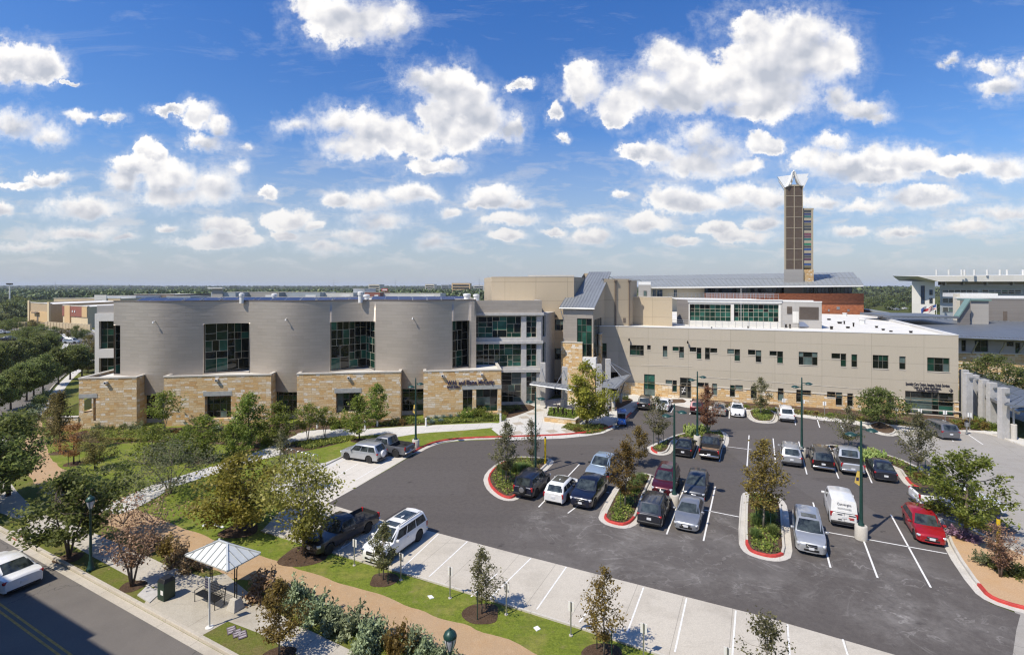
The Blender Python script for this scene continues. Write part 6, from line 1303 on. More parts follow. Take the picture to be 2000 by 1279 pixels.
 rows=[row(xa, zb, 0, .16), row(xb, 0, 1, .07), row(xb*.5+xc*.5, 0, 1, 0), row(xc, 0, 1, -.05), row(xd, zb, 0, -.10)]
 for i in(1, 2, 3):
  rows[i][0]=(rows[i][0][0], -wbt, zb);rows[i][6]=(rows[i][6][0], wbt, zb)
 rows[2]=[(p[0], p[1], p[2]+(.025 if 1<=j<=5 else 0))for j, p in enumerate(rows[2])]
 cb=MB();cb.v=[p for r_ in rows for p in r_]
 for i in range(4):
  for j in range(6):k=i*7+j;cb.f.append((k, k+1, k+8, k+7));cb.m.append(1 if black_roof and i in(1, 2)and 1<=j<=4 else 0)
 cab=cb.build('roof', [M(pt), M('car_black')], root, uv=False);bmx=bmesh.new();bmx.from_mesh(cab.data);bmesh.ops.recalc_face_normals(bmx, faces=bmx.faces)
 if sum(f_.normal.z for f_ in bmx.faces)<0:bmesh.ops.reverse_faces(bmx, faces=bmx.faces)
 bmx.to_mesh(cab.data);bmx.free();smooth_angle(cab, 50)
 def patch(name, q, off, mat='car_glass'):
  m=MB();lo=[Vector(p)for p in q[0]];hi=[Vector(p)for p in q[1]];c=(lo[0]+lo[-1]+hi[0]+hi[-1])/4
  nn=(lo[-1]-lo[0]).cross(hi[0]-lo[0]).normalized()
  if nn.dot(c-Vector((0, 0, .9)))<0:nn=-nn
  lo=[p+nn*off for p in lo];hi=[p+nn*off for p in hi];k=len(lo);m.v=[tuple(p)for p in lo+hi]
  for i in range(k-1):m.f.append((i, i+1, k+i+1, k+i));m.m.append(0)
  o=m.build(name, M(mat), root, uv=False, smooth=True)
  if o.data.polygons[0].normal.dot(nn)<0:o.data.flip_normals()
  return o
 def lerp_rows(r0, r1, t, cols, squeeze=.94):return[Vector(r0[c]).lerp(Vector(r1[c]), t)*1.0 for c in cols]if squeeze is None else[Vector((p.x, p.y*squeeze, p.z))for p in[Vector(r0[c]).lerp(Vector(r1[c]), t)for c in cols]]
 cols=(1, 2, 3, 4, 5)
 patch('windshield', (lerp_rows(rows[0], rows[1], .06, cols), lerp_rows(rows[0], rows[1], .93, cols)), .014)
 patch('rear_window', (lerp_rows(rows[4], rows[3], .10 if kind not in('van', )else .12, cols, .90), lerp_rows(rows[4], rows[3], .90, cols, .90)), .014, 'car_glass' if kind!='van' else pt)
 sp=S['split']
 for s in(-1, 1):
  j0, j1=(0, 1)if s<0 else(6, 5)
  bA, bD=Vector(rows[0][j0]), Vector(rows[4][j0]);tB, tC=Vector(rows[1][j1]), Vector(rows[3][j1])
  for k in range(0, len(sp), 2):
   s0, s1=sp[k], sp[k+1]
   lo0, lo1=bA.lerp(bD, s0), bA.lerp(bD, s1);hi0, hi1=tB.lerp(tC, max(0, s0-.02)), tB.lerp(tC, min(1, s1+.01))
   patch('side_window', ([lo0.lerp(hi0, .10), lo1.lerp(hi1, .10)], [lo0.lerp(hi0, .90), lo1.lerp(hi1, .90)]), .014)
 tyre=MB();tyre.lathe([(r*.62, -.11), (r*.9, -.115), (r, -.075), (r, .075), (r*.9, .115), (r*.62, .11)], 20, 0, axis='y')
 rm=MB();rm.lathe([(.001, .03), (r*.16, .045), (r*.18, .02), (r*.24, -.02), (r*.60, -.03), (r*.63, .09), (r*.66, .10)], 20, 1, axis='y')
 for k in range(5):
  a=2*math.pi*k/5;c, s_=math.cos(a), math.sin(a);rm.bar((r*.12*c, .045, r*.12*s_), (r*.63*c, .065, r*.63*s_), r*.20, .03, 0, Vector((0, 1, 0)))
 tm=None
 for a in ax:
  for s in(1, -1):
   if tm is None:w1=tyre.build('wheel', M('tyre'), root, smooth=False, uv=False);smooth_angle(w1, 40);r1=rm.build('rim', [M(rims), M('dark_bronze')], w1, uv=False);smooth_angle(r1, 40);tm=(w1, r1);w_, r_=w1, r1
   else:w_=tm[0].copy();COL.objects.link(w_);r_=tm[1].copy();COL.objects.link(r_);w_.parent=root;r_.parent=w_
   w_.location=(a, s*(hw-.125), r);w_.rotation_euler=(0, 0, 0 if s>0 else math.pi)
 def bx(name, c, d, mat, bev=.03, rot=0.0):
  m=MB();m.box((-d[0]/2, -d[1]/2, -d[2]/2), (d[0]/2, d[1]/2, d[2]/2));o=m.build(name, M(mat), root, uv=False)
  if bev:bevel_mesh(o, bev, 2);smooth_angle(o, 50)
  o.location=c;o.rotation_euler=(0, 0, rot);return o
 tall=kind in('suv', 'jeep', 'bigsuv', 'pickup', 'longpickup', 'ridge', 'van');nz=S['nose']
 for s in(1, -1):
  bx('headlight', (f-.20, s*(hw*.70), nz-.12), (.26, .40, .19 if tall else .15), 'head_glass', .05, -s*.42)
  if kind in('minivan', 'hatch', 'suv')or kind in('sedan', 'bigsedan'):bx('taillight', (b+.11, s*hw*.76, zb-.10), (.18, .40, .17), 'tail_red', .05, s*.18)
  else:bx('taillight', (b+.07, s*(hw*.865), zb-.18), (.12, .20, .36), 'tail_red', .03)
  m=MB();m.box((-.07, -.11, -.08), (.07, .11, .08));o=m.build('mirror', M(pt if pt in('paint_white', 'paint_red', 'paint_silver', 'paint_midgray')else 'car_black'), root, uv=False);bevel_mesh(o, .03, 2);smooth_angle(o, 50);o.location=(xa-.28, s*(hw+.10), zb+.08)
  bx('door_handle', (xb-.75, s*(hw*.985), zb-.15), (.20, .05, .04), 'chrome' if tall else pt, 0)
 gp='chrome' if kind in('pickup', 'longpickup', 'bigsuv')else 'car_black'
 bx('grille', (f-.03, 0, nz-.17), (.10, hw*.72, .14 if not tall else .22), 'car_black', .02);bx('grille_bar', (f+.012, 0, nz-.16), (.03, hw*.62, .035), 'chrome', .01)
 bx('lower_intake', (f-.02, 0, zs+.16), (.08, hw*.95, .14), 'car_black', .02)
 bx('number_plate', (f+.035, 0, zs+.28), (.02, .32, .16), 'plate', 0);bx('number_plate', (b-.02, 0, zb-.32 if not bed else zs+.32), (.03, .32, .16), 'plate', 0)
 if tall or bed:bx('rear_bumper', (b-.03, 0, zs+.17), (.20, W*.94, .20), 'chrome' if kind in('pickup', 'longpickup', 'bigsuv')else 'car_black', .05)
 else:bx('rear_bumper', (b+.06, 0, zs+.05), (.16, W*.80, .10), 'car_black', .03)
 bx('side_sill', (0, hw*.93, zs+.02), (S['wb']-2*ra, .12, .07), 'car_black', 0);bx('side_sill', (0, -hw*.93, zs+.02), (S['wb']-2*ra, .12, .07), 'car_black', 0)
 if S.get('rack'):
  for s in(1, -1):m=MB();m.tube([(xb-.15, s*(wr-.09), H), (xb-.25, s*(wr-.09), H+.075), (xc+.3, s*(wr-.09), H+.075), (xc+.2, s*(wr-.09), H)], .022, 6);m.build('roof_rail', M('car_black' if pt not in('paint_silver', )else 'steel'), root, uv=False)
 if S.get('spare')or kind=='rav':
  m=MB();m.lathe([(.001, .12), (r*.5, .12), (r*.62, .10), (r*.9, .09), (r*.95, .06), (r*.95, -.1), (.001, -.1)], 20, 0, axis='x');o=m.build('spare_wheel', M('tyre'), root, uv=False);smooth_angle(o, 40);o.location=(b-.10, 0, zb-.22);o.scale=(-1, 1, 1)
  m=MB();m.lathe([(.001, .14), (r*.55, .125), (r*.6, .10)], 16, 0, axis='x');q=m.build('rim', M('rim'), o, uv=False)
 if sunroof:
  for(x0, x1, y_)in sunroof:m=MB();m.hexa([(x0, -y_, H+.008), (x1, -y_, H+.008), (x1, y_, H+.008), (x0, y_, H+.008)], [(x0, -y_, H+.036), (x1, -y_, H+.036), (x1, y_, H+.036), (x0, y_, H+.036)]);o=m.build('sunroof', M('car_glass'), root, uv=False)
 return root
AW, TO=ST, -ST
def turned(v, deg):return Matrix.Rotation(R(deg), 3, 'Z')@v
car('jeep', 'paint_navy', 1041, 957, AW, 'dark blue boxy off-roader with a spare wheel on its tailgate', cat='car')
car('wagon', 'paint_white', 1099, 966, AW, 'white estate car with a dark glass roof, seen from behind', sunroof=((-1.2, .2, .52), ))
car('ridge', 'paint_navy', 1152, 972, TO, 'navy blue double-cab pickup facing the camera by the planted island', cat='pickup truck')
car('pickup', 'paint_sky', 1180, 925, turned(TO, -3), 'pale blue-grey pickup half hidden behind the brown-green island tree', cat='pickup truck')
car('suv', 'paint_maroon', 1301, 953, TO, 'dark maroon crossover with a sunroof behind the lamp post', sunroof=((-.9, .1, .45), ))
car('hatch', 'paint_slate', 1361, 960, TO, 'slate blue hatchback nose-in behind the metallic grey saloon')
car('suv', 'paint_charcoal', 1279, 1007, AW, 'dark charcoal crossover seen from behind, beside the lamp post base')
car('sedan', 'paint_midgray', 1347, 1014, TO, 'metallic grey compact saloon facing the camera beside the lamp post base')
car('sedan', 'paint_black', 1339, 881, AW, 'black saloon parked against the cactus island')
car('pickup', 'paint_black', 1389, 884, AW, 'black pickup with an open brown-floored bed by the cactus island', cat='pickup truck', bed_floor='bed_brown')
car('suv', 'paint_silver', 1544, 898, AW, 'silver rounded crossover seen from behind, next to the lamp post')
car('bigsuv', 'paint_black', 1603, 906, AW, 'long black full-size off-roader between lamp post and silver pickup')
car('pickup', 'paint_silver', 1657, 911, AW, 'silver pickup with black empty bed, next to the pear cactus', cat='pickup truck')
car('sedan', 'paint_charcoal', 1720, 926, AW, 'dark grey-blue saloon parked beside the curved island kerb')
car('van', 'paint_white', 1640, 1007, AW, 'white small cargo van with lettering on its blank rear doors', name='delivery_van', cat='van')
car('suv', 'paint_silver', 1579, 1056, TO, 'silver crossover with a sunroof facing the camera beside the long island', sunroof=((-.35, .25, .46), ))
car('hatch', 'paint_red', 1803, 1040, TO, 'bright red hatchback facing the camera by the gravel island')
car('pickup', 'paint_white', 1868, 993, Vector((.955, -.29, 0)), 'white double-cab pickup mostly hidden behind the spreading green tree', cat='pickup truck')
car('minivan', 'paint_gray', 1832, 848, turned(AW, 14), 'grey people carrier seen from behind on the pale driveway', cat='minivan', name='parked_minivan')
car('suv', 'paint_white', 1534, 817, turned(AW, 3), 'white crossover with roof rails nosed up to the wing', group='vehicles along the wing')
car('sedan', 'paint_white', 1440, 808, turned(TO, 3), 'white saloon with dark sunroof facing out from the wing', group='vehicles along the wing', sunroof=((-.6, .0, .42), ))
car('sedan', 'paint_tan', 1405, 806, turned(AW, 2), 'champagne grey saloon beside the rust-leaved tree', group='vehicles along the wing')
car('suv', 'paint_maroon', 1363, 803, turned(AW, 2), 'maroon crossover behind the rust-leaved tree', group='vehicles along the wing')
car('suv', 'paint_black', 1262, 795, turned(AW, 2), 'black crossover at the end of the row by the drop-off ramp', group='vehicles along the wing')
car('sedan', 'paint_white', 1297, 797, turned(AW, 2), 'white saloon half hidden behind the slim grey-green island tree', group='vehicles along the wing')
car('suv', 'paint_silver', 710, 896, Vector((-.93, .36, 0)), 'silver small off-roader with a white spare-wheel cover on the pale pad').name
car('pickup', 'paint_gray', 756, 884, Vector((-.93, .36, 0)), 'grey double-cab pickup parked beyond the silver off-roader', cat='pickup truck')
car('longpickup', 'paint_charcoal', 668, 1053, turned(TO, -4), 'dark grey pickup with an empty black bed under the yellow-green tree', cat='pickup truck', z=.014)
car('bigsuv', 'paint_white', 772, 1070, TO, 'large white off-roader with a glass roof panel on the pale stalls', z=.014, sunroof=((-1.7, -.5, .52), (.05, .6, .5)))
car('bigsedan', 'paint_white', 7, 1131, Vector((-.9, .436, 0)), 'white saloon with a dark rear window driving along the street', name='moving_car', group='cars on the streets')
road_c=[(20, 665, 'dark blue saloon on the far bend of the side street', 'sedan', 'paint_charcoal', Vector((.95, .3, 0))), (114, 667, 'dark saloon beside the silver car at the side-street bend', 'sedan', 'paint_navy', Vector((-1, .1, 0))), (141, 671, 'silver estate car parked at the bend of the side street', 'suv', 'paint_silver', Vector((1, .05, 0))), (101, 690, 'black car half hidden among the street trees', 'suv', 'paint_black', Vector((.6, .8, 0))), (3, 652, 'silver car far up the side street beyond the trees', 'sedan', 'paint_silver', Vector((.9, .3, 0)))]
for px, py, lab, k, p, h in road_c:car(k, p, px, py, h.normalized(), lab, group='cars on the streets')
rv=[o for o in bpy.data.objects if o.get('label', '').startswith('silver small off-roader')][0]
m=MB();m.lathe([(.001, .13), (.30, .12), (.345, .08), (.35, -.08), (.001, -.09)], 20, 0, axis='x');o=m.build('spare_wheel_cover', M('paint_white'), rv, uv=False);smooth_angle(o, 40);o.location=(-2.43, 0, .84);o.scale=(-1, 1, 1)
vn=[o for o in bpy.data.objects if o.get('label', '').startswith('white small cargo van')][0]
def back_text(body, y, zz, size, mat, xs=1.0, x=-2.335):
 mt=Matrix(((0, 0, -1, x), (-1, 0, 0, 0), (0, 1, 0, zz), (0, 0, 0, 1)));o=text_obj('lettering', body, size, mt, M(mat), parent=vn, depth=.01, align='CENTER', xs=xs);return o
def slope_text(body, t, size, mat):
 zz=1.16+(2.02-1.16)*t;xx=-2.36+.21*t-.045
 d=Vector((.21, 0, .86)).normalized();n=Vector((-.86, 0, .21)).normalized()
 mt=Matrix(((0, d.x, n.x, xx), (-1, d.y, n.y, 0), (0, d.z, n.z, zz), (0, 0, 0, 1)));return text_obj('lettering', body, size, mt, M(mat), parent=vn, depth=.01, align='CENTER', width=.88)
slope_text('Convergint', .60, .26, 'sign_text');slope_text('TECHNOLOGIES', .30, .15, 'galv')
for y0, y1, z0, mt_n in((-.72, -.30, .98, 'sign_text'), (.12, .42, .98, 'sign_text'), (-.62, -.28, .80, 'red_paint'), (-.62, -.34, .70, 'red_paint'), (.15, .38, .62, 'sign_text')):m=MB();m.box((-2.335, y0, z0), (-2.315, y1, z0+.05));m.build('small_print', M(mt_n), vn, uv=False)
m=MB();m.box((-2.32, -.008, .40), (-2.30, .008, 1.14));m.build('door_seam', M('car_black'), vn, uv=False)
c=G(1214, 829);gc_=thing('golf_cart', 'blue golf cart with a blue canopy stopped at the red kerb', 'golf cart', (c.x, c.y, .012), math.atan2(-.85, -.15), 'vehicles parked in the lot')
m=MB();m.hexa([(-1.1, -.58, .3), (1.1, -.52, .3), (1.1, .52, .3), (-1.1, .58, .3)], [(-1.15, -.6, .5), (1.0, -.55, .62), (1.0, .55, .62), (-1.15, .6, .5)]);m.hexa([(.55, -.55, .55), (1.1, -.5, .5), (1.1, .5, .5), (.55, .55, .55)], [(.6, -.5, .98), (.95, -.42, .86), (.95, .42, .86), (.6, .5, .98)]);m.hexa([(-1.15, -.58, .5), (-.5, -.58, .5), (-.5, .58, .5), (-1.15, .58, .5)], [(-1.1, -.55, .8), (-.5, -.55, .72), (-.5, .55, .72), (-1.1, .55, .8)])
o=m.build('body', M('paint_blue'), gc_, uv=False);bevel_mesh(o, .05);smooth_angle(o, 45)
m=MB();m.box((-.9, -.6, 1.78), (.75, .6, 1.84));o=m.build('canopy', M('paint_blue'), gc_, uv=False);bevel_mesh(o, .03)
m=MB();m.box((-.55, -.5, .72), (-.05, .5, .85));m.box((-.62, -.5, .85), (-.5, .5, 1.25));o=m.build('seat', M('car_black'), gc_, uv=False);bevel_mesh(o, .04)
for x in(-.85, .68):
 for y in(-.54, .54):m=MB();m.tube([(x, y, .6), (x*.96, y, 1.8)], .022, 6);m.build('canopy_post', M('white_trim'), gc_, uv=False)
m=MB();m.tube([(.62, .25, .95), (.35, .25, 1.1)], .02, 6);m.lathe([(.16, 0), (.18, .02), (.16, .04)], 12, 0, (.34, .25, 1.09));m.build('steering_wheel', M('car_black'), gc_, uv=False)
for x in(-.72, .72):
 for y in(-.5, .5):m=MB();m.lathe([(.05, -.1), (.21, -.1), (.24, -.06), (.24, .06), (.21, .1), (.05, .1)], 14, 0, (x, y, .24), axis='y');m.build('wheel', M('tyre'), gc_, uv=False)
m=MB();m.box((1.0, -.15, .62), (1.04, .15, .74));m.build('number_plate', M('plate'), gc_, uv=False)
def leaf_mesh(name, C, size, mat, rng, aspect=.55, up=.9, droop=0.0):
 """C: N x 3 leaf centres -> one mesh of N small pointed leaves"""
 n=len(C)
 a=rng.normal(size=(n, 3));a[:, 2]=a[:, 2]*.7-droop;a/=np.linalg.norm(a, axis=1)[:, None]
 nn=rng.normal(size=(n, 3));nn[:, 2]=np.abs(nn[:, 2])+up;b=np.cross(nn, a);b/=(np.linalg.norm(b, axis=1)[:, None]+1e-9)
 s=size*rng.uniform(.6, 1.4, size=(n, 1))
 V=np.empty((n, 4, 3));V[:, 0]=C-a*s;V[:, 1]=C-b*s*aspect+a*s*.15;V[:, 2]=C+a*s;V[:, 3]=C+b*s*aspect+a*s*.15
 me=bpy.data.meshes.new(name);me.vertices.add(4*n);me.vertices.foreach_set('co', V.reshape(-1))
 me.loops.add(4*n);me.loops.foreach_set('vertex_index', np.arange(4*n, dtype=np.int32))
 me.polygons.add(n);me.polygons.foreach_set('loop_start', np.arange(0, 4*n, 4, dtype=np.int32));me.polygons.foreach_set('loop_total', np.full(n, 4, dtype=np.int32))
 me.materials.append(M(mat));me.update(calc_edges=True);return me
SHAPES={'round':lambda t:np.sqrt(np.clip(1-(2*t-1)**2, 0, 1))**.9, 'column':lambda t:np.clip(np.sin(np.pi*np.clip(t, 0, 1)**.8), 0, 1)**.6, 'cone':lambda t:np.clip((1-t), 0, 1)**.75*np.clip(t*6+.35, 0, 1), 'spread':lambda t:np.clip(np.sin(np.pi*np.clip(t*.86+.12, 0, 1)), 0, 1)**.55, 'vase':lambda t:(np.clip(t, 0, 1)**.65)*np.clip(2.6*(1.05-t), 0, 1)**.5, 'mound':lambda t:np.sqrt(np.clip(1-t**2, 0, 1)), }
KIND={'elm':('round', .26, 80, 6200, .14, .140, 'leaf_elm', 'bark_dark', .11, 1, .45), 'darkelm':('round', .22, 90, 7200, .135, .135, 'leaf_dark', 'bark_dark', .13, 1, .45), 'willow':('spread', .30, 80, 7600, .13, .125, 'leaf_dark', 'bark', .11, 3, .5), 'myrtle':('vase', .22, 120, 3300, .075, .11, 'leaf_twig', 'bark', .10, 3, .6), 'graybush':('spread', .18, 120, 4800, .10, .12, 'leaf_gray', 'bark', .09, 4, .55), 'yellow':('round', .16, 95, 8600, .125, .125, 'leaf_yellow', 'bark', .10, 1, .5), 'lime':('vase', .20, 110, 5200, .11, .125, 'leaf_lime', 'bark_pale', .09, 2, .6), 'cypress':('cone', .16, 110, 6000, .075, .09, 'leaf_cypress', 'bark_dark', .09, 1, .7), 'redcypress':('round', .20, 80, 3600, .08, .12, 'leaf_red', 'bark_dark', .08, 1, .6), 'oliveround':('round', .20, 90, 5200, .085, .12, 'leaf_cypress', 'bark_dark', .08, 1, .6), 'glossy':('round', .14, 80, 3600, .13, .11, 'leaf_bright', 'bark_dark', .08, 1, .45), 'bright':('column', .18, 85, 3400, .125, .11, 'leaf_bright', 'bark_dark', .08, 1, .5), 'multi':('round', .38, 55, 2000, .13, .16, 'leaf_bright', 'bark_pale', .07, 4, .45), 'young':('column', .24, 85, 3600, .085, .095, 'leaf_young', 'bark_pale', .065, 1, .6), 'youngbrown':('column', .22, 85, 3900, .09, .10, 'leaf_brown', 'bark_pale', .065, 1, .6), 'thin':('column', .20, 90, 2200, .08, .10, 'leaf_young', 'bark_pale', .055, 1, .7), 'thinbrown':('column', .20, 90, 2200, .08, .10, 'leaf_brown', 'bark_pale', .055, 1, .7), 'rust':('column', .22, 85, 3800, .085, .10, 'leaf_rust', 'bark_pale', .055, 1, .6), 'oak':('spread', .18, 85, 6400, .12, .095, 'leaf_bright', 'bark', .12, 1, .55), 'oakdark':('spread', .22, 80, 7200, .135, .11, 'leaf_dark', 'bark_dark', .11, 1, .5), 'plaza':('round', .16, 95, 9000, .13, .12, 'leaf_yellow', 'bark', .11, 1, .5), 'far':('round', .10, 26, 900, .42, .19, 'leaf_far', 'bark_dark', .14, 1, .35), 'faryellow':('round', .10, 26, 800, .40, .19, 'leaf_elm', 'bark_dark', .14, 1, .35), }
TM={}
def tree_proto(kind, variant, h, w):
 """trunk + limbs mesh and crown mesh for a tree of height h and width w (metres)"""
 sh, cb, nc, nl, ls, sp, lm, bk, tr, stems, bias=KIND[kind]
 rng=np.random.default_rng(sum(map(ord, kind))*13+variant*101);rad=w/2;ch=h*(1-cb);z0=h*cb
 lobes=[(rng.uniform(0, 6.28), rng.uniform(0, 1), rng.uniform(.12, .34))for _ in range(7)]
 cl=[];k=0
 while len(cl)<nc and k<20000:
  k+=1;t=rng.uniform(0, 1);a=rng.uniform(0, 6.283);r=SHAPES[sh](np.array([t]))[0]
  f=1+sum(m*math.cos(a-la)*math.exp(-((t-lt)/.28)**2)for la, lt, m in lobes)*.75
  u=rng.uniform(0, 1)**bias;rr=rad*1.22*r*u*f
  cl.append((rr*math.cos(a), rr*math.sin(a), z0+ch*t*(1-.10*u*u)))
 cl=np.array(cl)
 wts=rng.uniform(.35, 1.6, nc);wts/=wts.sum();idx=rng.choice(nc, nl, p=wts)
 sg=sp*math.sqrt(rad*ch*.5);off=rng.normal(size=(nl, 3))*sg*np.array([1, 1, .62])
 sz=ls*(h/6.0)**.6 if h>3 else ls*.75
 C=cl[idx]*1.0;
 tt=rng.uniform(0, 1, (nl, 1))**.25;root=np.stack([cl[idx][:, 0]*.15, cl[idx][:, 1]*.15, np.maximum(z0*.9, cl[idx][:, 2]-.45*np.linalg.norm(cl[idx][:, :2], axis=1)-.2*ch)], 1)
 C=root+(cl[idx]-root)*tt+off*(.35+.65*tt);C[:, 2]=np.maximum(C[:, 2], z0*.55)
 crown=leaf_mesh('crown', C, sz, lm, rng, droop=.25 if kind in('willow', 'elm', 'darkelm')else 0)
 mb=MB();q=tr*(h/6)**.7
 if stems==1:
  wob=rng.uniform(-.05, .05, (5, 2))*h*.4;path=[(wob[i][0]*(i/4), wob[i][1]*(i/4), h*.80*i/4)for i in range(5)]
  mb.tube(path, [q*1.25, q*.95, q*.72, q*.42, q*.14], 7);ends=path
 else:
  ends=[]
  for s in range(stems):
   a=6.283*s/stems+.4;L=h*.62;p=[(0+.03*math.cos(a), .03*math.sin(a), 0), (rad*.10*math.cos(a), rad*.10*math.sin(a), L*.35), (rad*.26*math.cos(a), rad*.26*math.sin(a), L*.7), (rad*.42*math.cos(a+.2), rad*.42*math.sin(a+.2), L)]
   mb.tube(p, [q*.75, q*.6, q*.42, q*.18], 6);ends+=p[1:]
 ends=np.array(ends)
 for c in cl[:min(nc, 46)]:
  cand=ends[ends[:, 2]<c[2]-.05]
  b=cand[np.argmin(np.linalg.norm(cand-c, axis=1)+.3*np.abs(cand[:, 2]-(c[2]-.5)))]if len(cand)else ends[0]
  L=np.linalg.norm(c-b);mid=(b+c)/2+np.array([0, 0, -.06*L])+rng.normal(size=3)*.05*L
  mb.tube([tuple(b), tuple(mid), tuple(c)], [q*.30, q*.18, q*.06], 4, cap=False)
  for _ in range(2):e=c+rng.normal(size=3)*sg*1.3;mb.tube([tuple(mid*.4+c*.6), tuple(e)], [q*.09, q*.03], 3, cap=False)
 me=bpy.data.meshes.new('trunk');me.from_pydata(mb.v, [], mb.f);me.materials.append(M(bk));me.polygons.foreach_set('use_smooth', [True]*len(mb.f));me.update()
 return me, crown
def tree(kind, px, pyb, pyt, wpx, label, group, name='tree', cat='tree', variant=0, stakes=False, z=.0, share=None, base=None):
 p=base if base is not None else G(px, pyb);Y=p.y;h=(pyb-pyt)*Y/F if base is None else pyt;w=wpx*Y/F if base is None else wpx
 key=(kind, variant, share)if share else(kind, variant, px, pyb)
 if key not in TM:TM[key]=tree_proto(kind, variant, h, w)+(h, w)
 tm, cm, h0, w0=TM[key]
 r=random.Random(int(px*7+pyb*3));root=thing(name, label, cat, (p.x, p.y, z), r.uniform(0, 6.28), group)
 for nm, me in(('trunk', tm), ('crown', cm)):
  o=bpy.data.objects.new(nm, me);COL.objects.link(o);o.parent=root;o.scale=(w/w0, w/w0, h/h0)
 if stakes:
  for a in(0, math.pi):m=MB();m.tube([(.55*math.cos(a), .55*math.sin(a), 0), (.55*math.cos(a), .55*math.sin(a), 1.55)], .028, 5);m.build('stake', M('lamp_green'), root, uv=False)
 return root
TG='trees in the car park';LG='trees on the lawn';SG='street trees'
tree('young', 989, 947, 822, 52, 'slim grey-green tree nearest the rounded red-kerbed end of its island', TG, 'young_tree', stakes=True, z=.1)
tree('thin', 1039, 908, 812, 44, 'small pale grey-green tree between lamp post and red kerb', TG, 'young_tree', variant=1, stakes=True, z=.1)
tree('young', 1286, 870, 772, 46, 'slim grey-green tree on the narrow tip of the cactus island', TG, 'young_tree', variant=2, stakes=True, z=.1)
tree('rust', 1382, 851, 748, 38, 'rust-brown leaved slender tree on the cactus island', TG, 'young_tree', stakes=True, z=.1)
tree('youngbrown', 1246, 911, 832, 50, 'olive-brown tree at the far tip of the middle island', TG, 'young_tree', variant=1, z=.1)
tree('youngbrown', 1221, 994, 862, 58, 'olive-brown tree at the near end of the middle island', TG, 'young_tree', variant=2, stakes=True, z=.1)
tree('youngbrown', 1491, 1037, 852, 74, 'tall olive-brown tree on the long narrow island', TG, 'young_tree', variant=3, stakes=True, z=.1)
tree('young', 1657, 878, 793, 56, 'slim tree behind the pear cactus and silver pickup', TG, 'young_tree', variant=3, stakes=True, z=.1)
tree('young', 1793, 931, 803, 64, 'grey-green tree near the curved corner of the island by the driveway', TG, 'young_tree', variant=4, stakes=True, z=.1)
tree('oak', 1887, 1046, 878, 142, 'broad spreading green oak on the gravel island over the white pickup', TG, 'oak_tree', z=.1)
tree('myrtle', 1954, 1130, 1026, 66, 'half-bare brown little tree beside the yellow post on gravel', TG, 'small_tree', variant=2, z=.1)
tree('oakdark', 1716, 832, 758, 84, 'flat-topped spreading green tree on the small mulch island by the wing', TG, 'spreading_tree', z=.1)
tree('young', 1486, 812, 736, 38, 'small rounded green tree on the mulch island against the wing', TG, 'young_tree', variant=5, z=.1)
tree('plaza', 1146, 833, 706, 76, 'full yellow-green tree standing between plaza planter and red kerb', TG, 'plaza_tree')
tree('oakdark', 1947, 792, 692, 104, 'dark spreading tree behind the covered walkway', TG, 'spreading_tree', variant=1)
tree('young', 749, 1132, 1018, 56, 'small green tree in front of the large white off-roader', TG, 'young_tree', variant=6, stakes=True)
tree('thin', 941, 1198, 1066, 62, 'thin sparse tree in a mulch ring beside the empty pale stalls', TG, 'young_tree', variant=2, stakes=True)
tree('thinbrown', 1180, 1281, 1104, 76, 'thin brown-leaved tree at the lower edge between two stall signs', TG, 'young_tree', stakes=True)
tree('thin', 1497, 1378, 1188, 104, 'sparse tree whose crown only rises over the bottom edge by the stalls', TG, 'young_tree', variant=3)
tree('youngbrown', 545, 1282, 1130, 86, 'brown-green tree standing in the verge by the sage hedge', SG, 'young_tree', variant=4)
tree('darkelm', 16, 968, 802, 112, 'big dark-leaved tree overhanging the trail bend', SG, 'street_tree', variant=3)
tree('darkelm', -62, 1010, 840, 150, 'dark tree cut by the picture edge beside the pavement', SG, 'street_tree', variant=4)
tree('willow', 135, 1089, 916, 160, 'dark green multi-stemmed tree beside the street lantern', SG, 'street_tree', variant=1)
tree('myrtle', 258, 1145, 962, 178, 'rusty brown half-bare tree near the litter bin', SG, 'street_tree')
tree('graybush', 332, 964, 856, 188, 'wide grey-green feathery tree spreading over the footpath', LG, 'lawn_tree')
tree('yellow', 468, 1036, 886, 152, 'dense yellow-green tree beyond the bus shelter', LG, 'lawn_tree')
tree('lime', 593, 1085, 890, 200, 'airy lime-yellow tree over the dark grey pickup', LG, 'lawn_tree')
tree('thin', 549, 968, 836, 54, 'slender grey-green tree behind the airy lime-yellow tree', LG, 'lawn_tree', variant=4)
tree('cypress', 117, 884, 758, 60, 'tall feathery olive cypress nearest the end stone block', LG, 'cypress_tree', stakes=True)
tree('cypress', 105, 863, 768, 52, 'smaller olive cypress just behind the tall feathery one', LG, 'cypress_tree', variant=1)
tree('redcypress', 144, 906, 822, 46, 'rust-tinged young cypress on the lawn', LG, 'cypress_tree', stakes=True)
tree('oliveround', 185, 918, 838, 60, 'round olive-brown young tree alone on the lawn', LG, 'cypress_tree')
tree('glossy', 297, 902, 826, 80, 'dense dark glossy tree low over the lawn', LG, 'garden_tree')
tree('glossy', 355, 902, 842, 50, 'low glossy tree beside the dense dark one', LG, 'garden_tree', variant=1)
tree('glossy', 399, 900, 804, 60, 'upright glossy tree in front of the second stone block window', LG, 'garden_tree', variant=2, stakes=True)
tree('multi', 321, 846, 762, 56, 'loose light tree against the gap after the end stone block', LG, 'garden_tree')
tree('glossy', 457, 893, 818, 58, 'rounded glossy tree right of the upright one on the lawn', LG, 'garden_tree', variant=3)
tree('bright', 486, 876, 758, 54, 'pointed bright green tree with a bare trunk and mulch ring', LG, 'garden_tree', variant=1)
tree('bright', 542, 872, 782, 64, 'bright yellow-green tree before the second glazed gap', LG, 'garden_tree', variant=2)
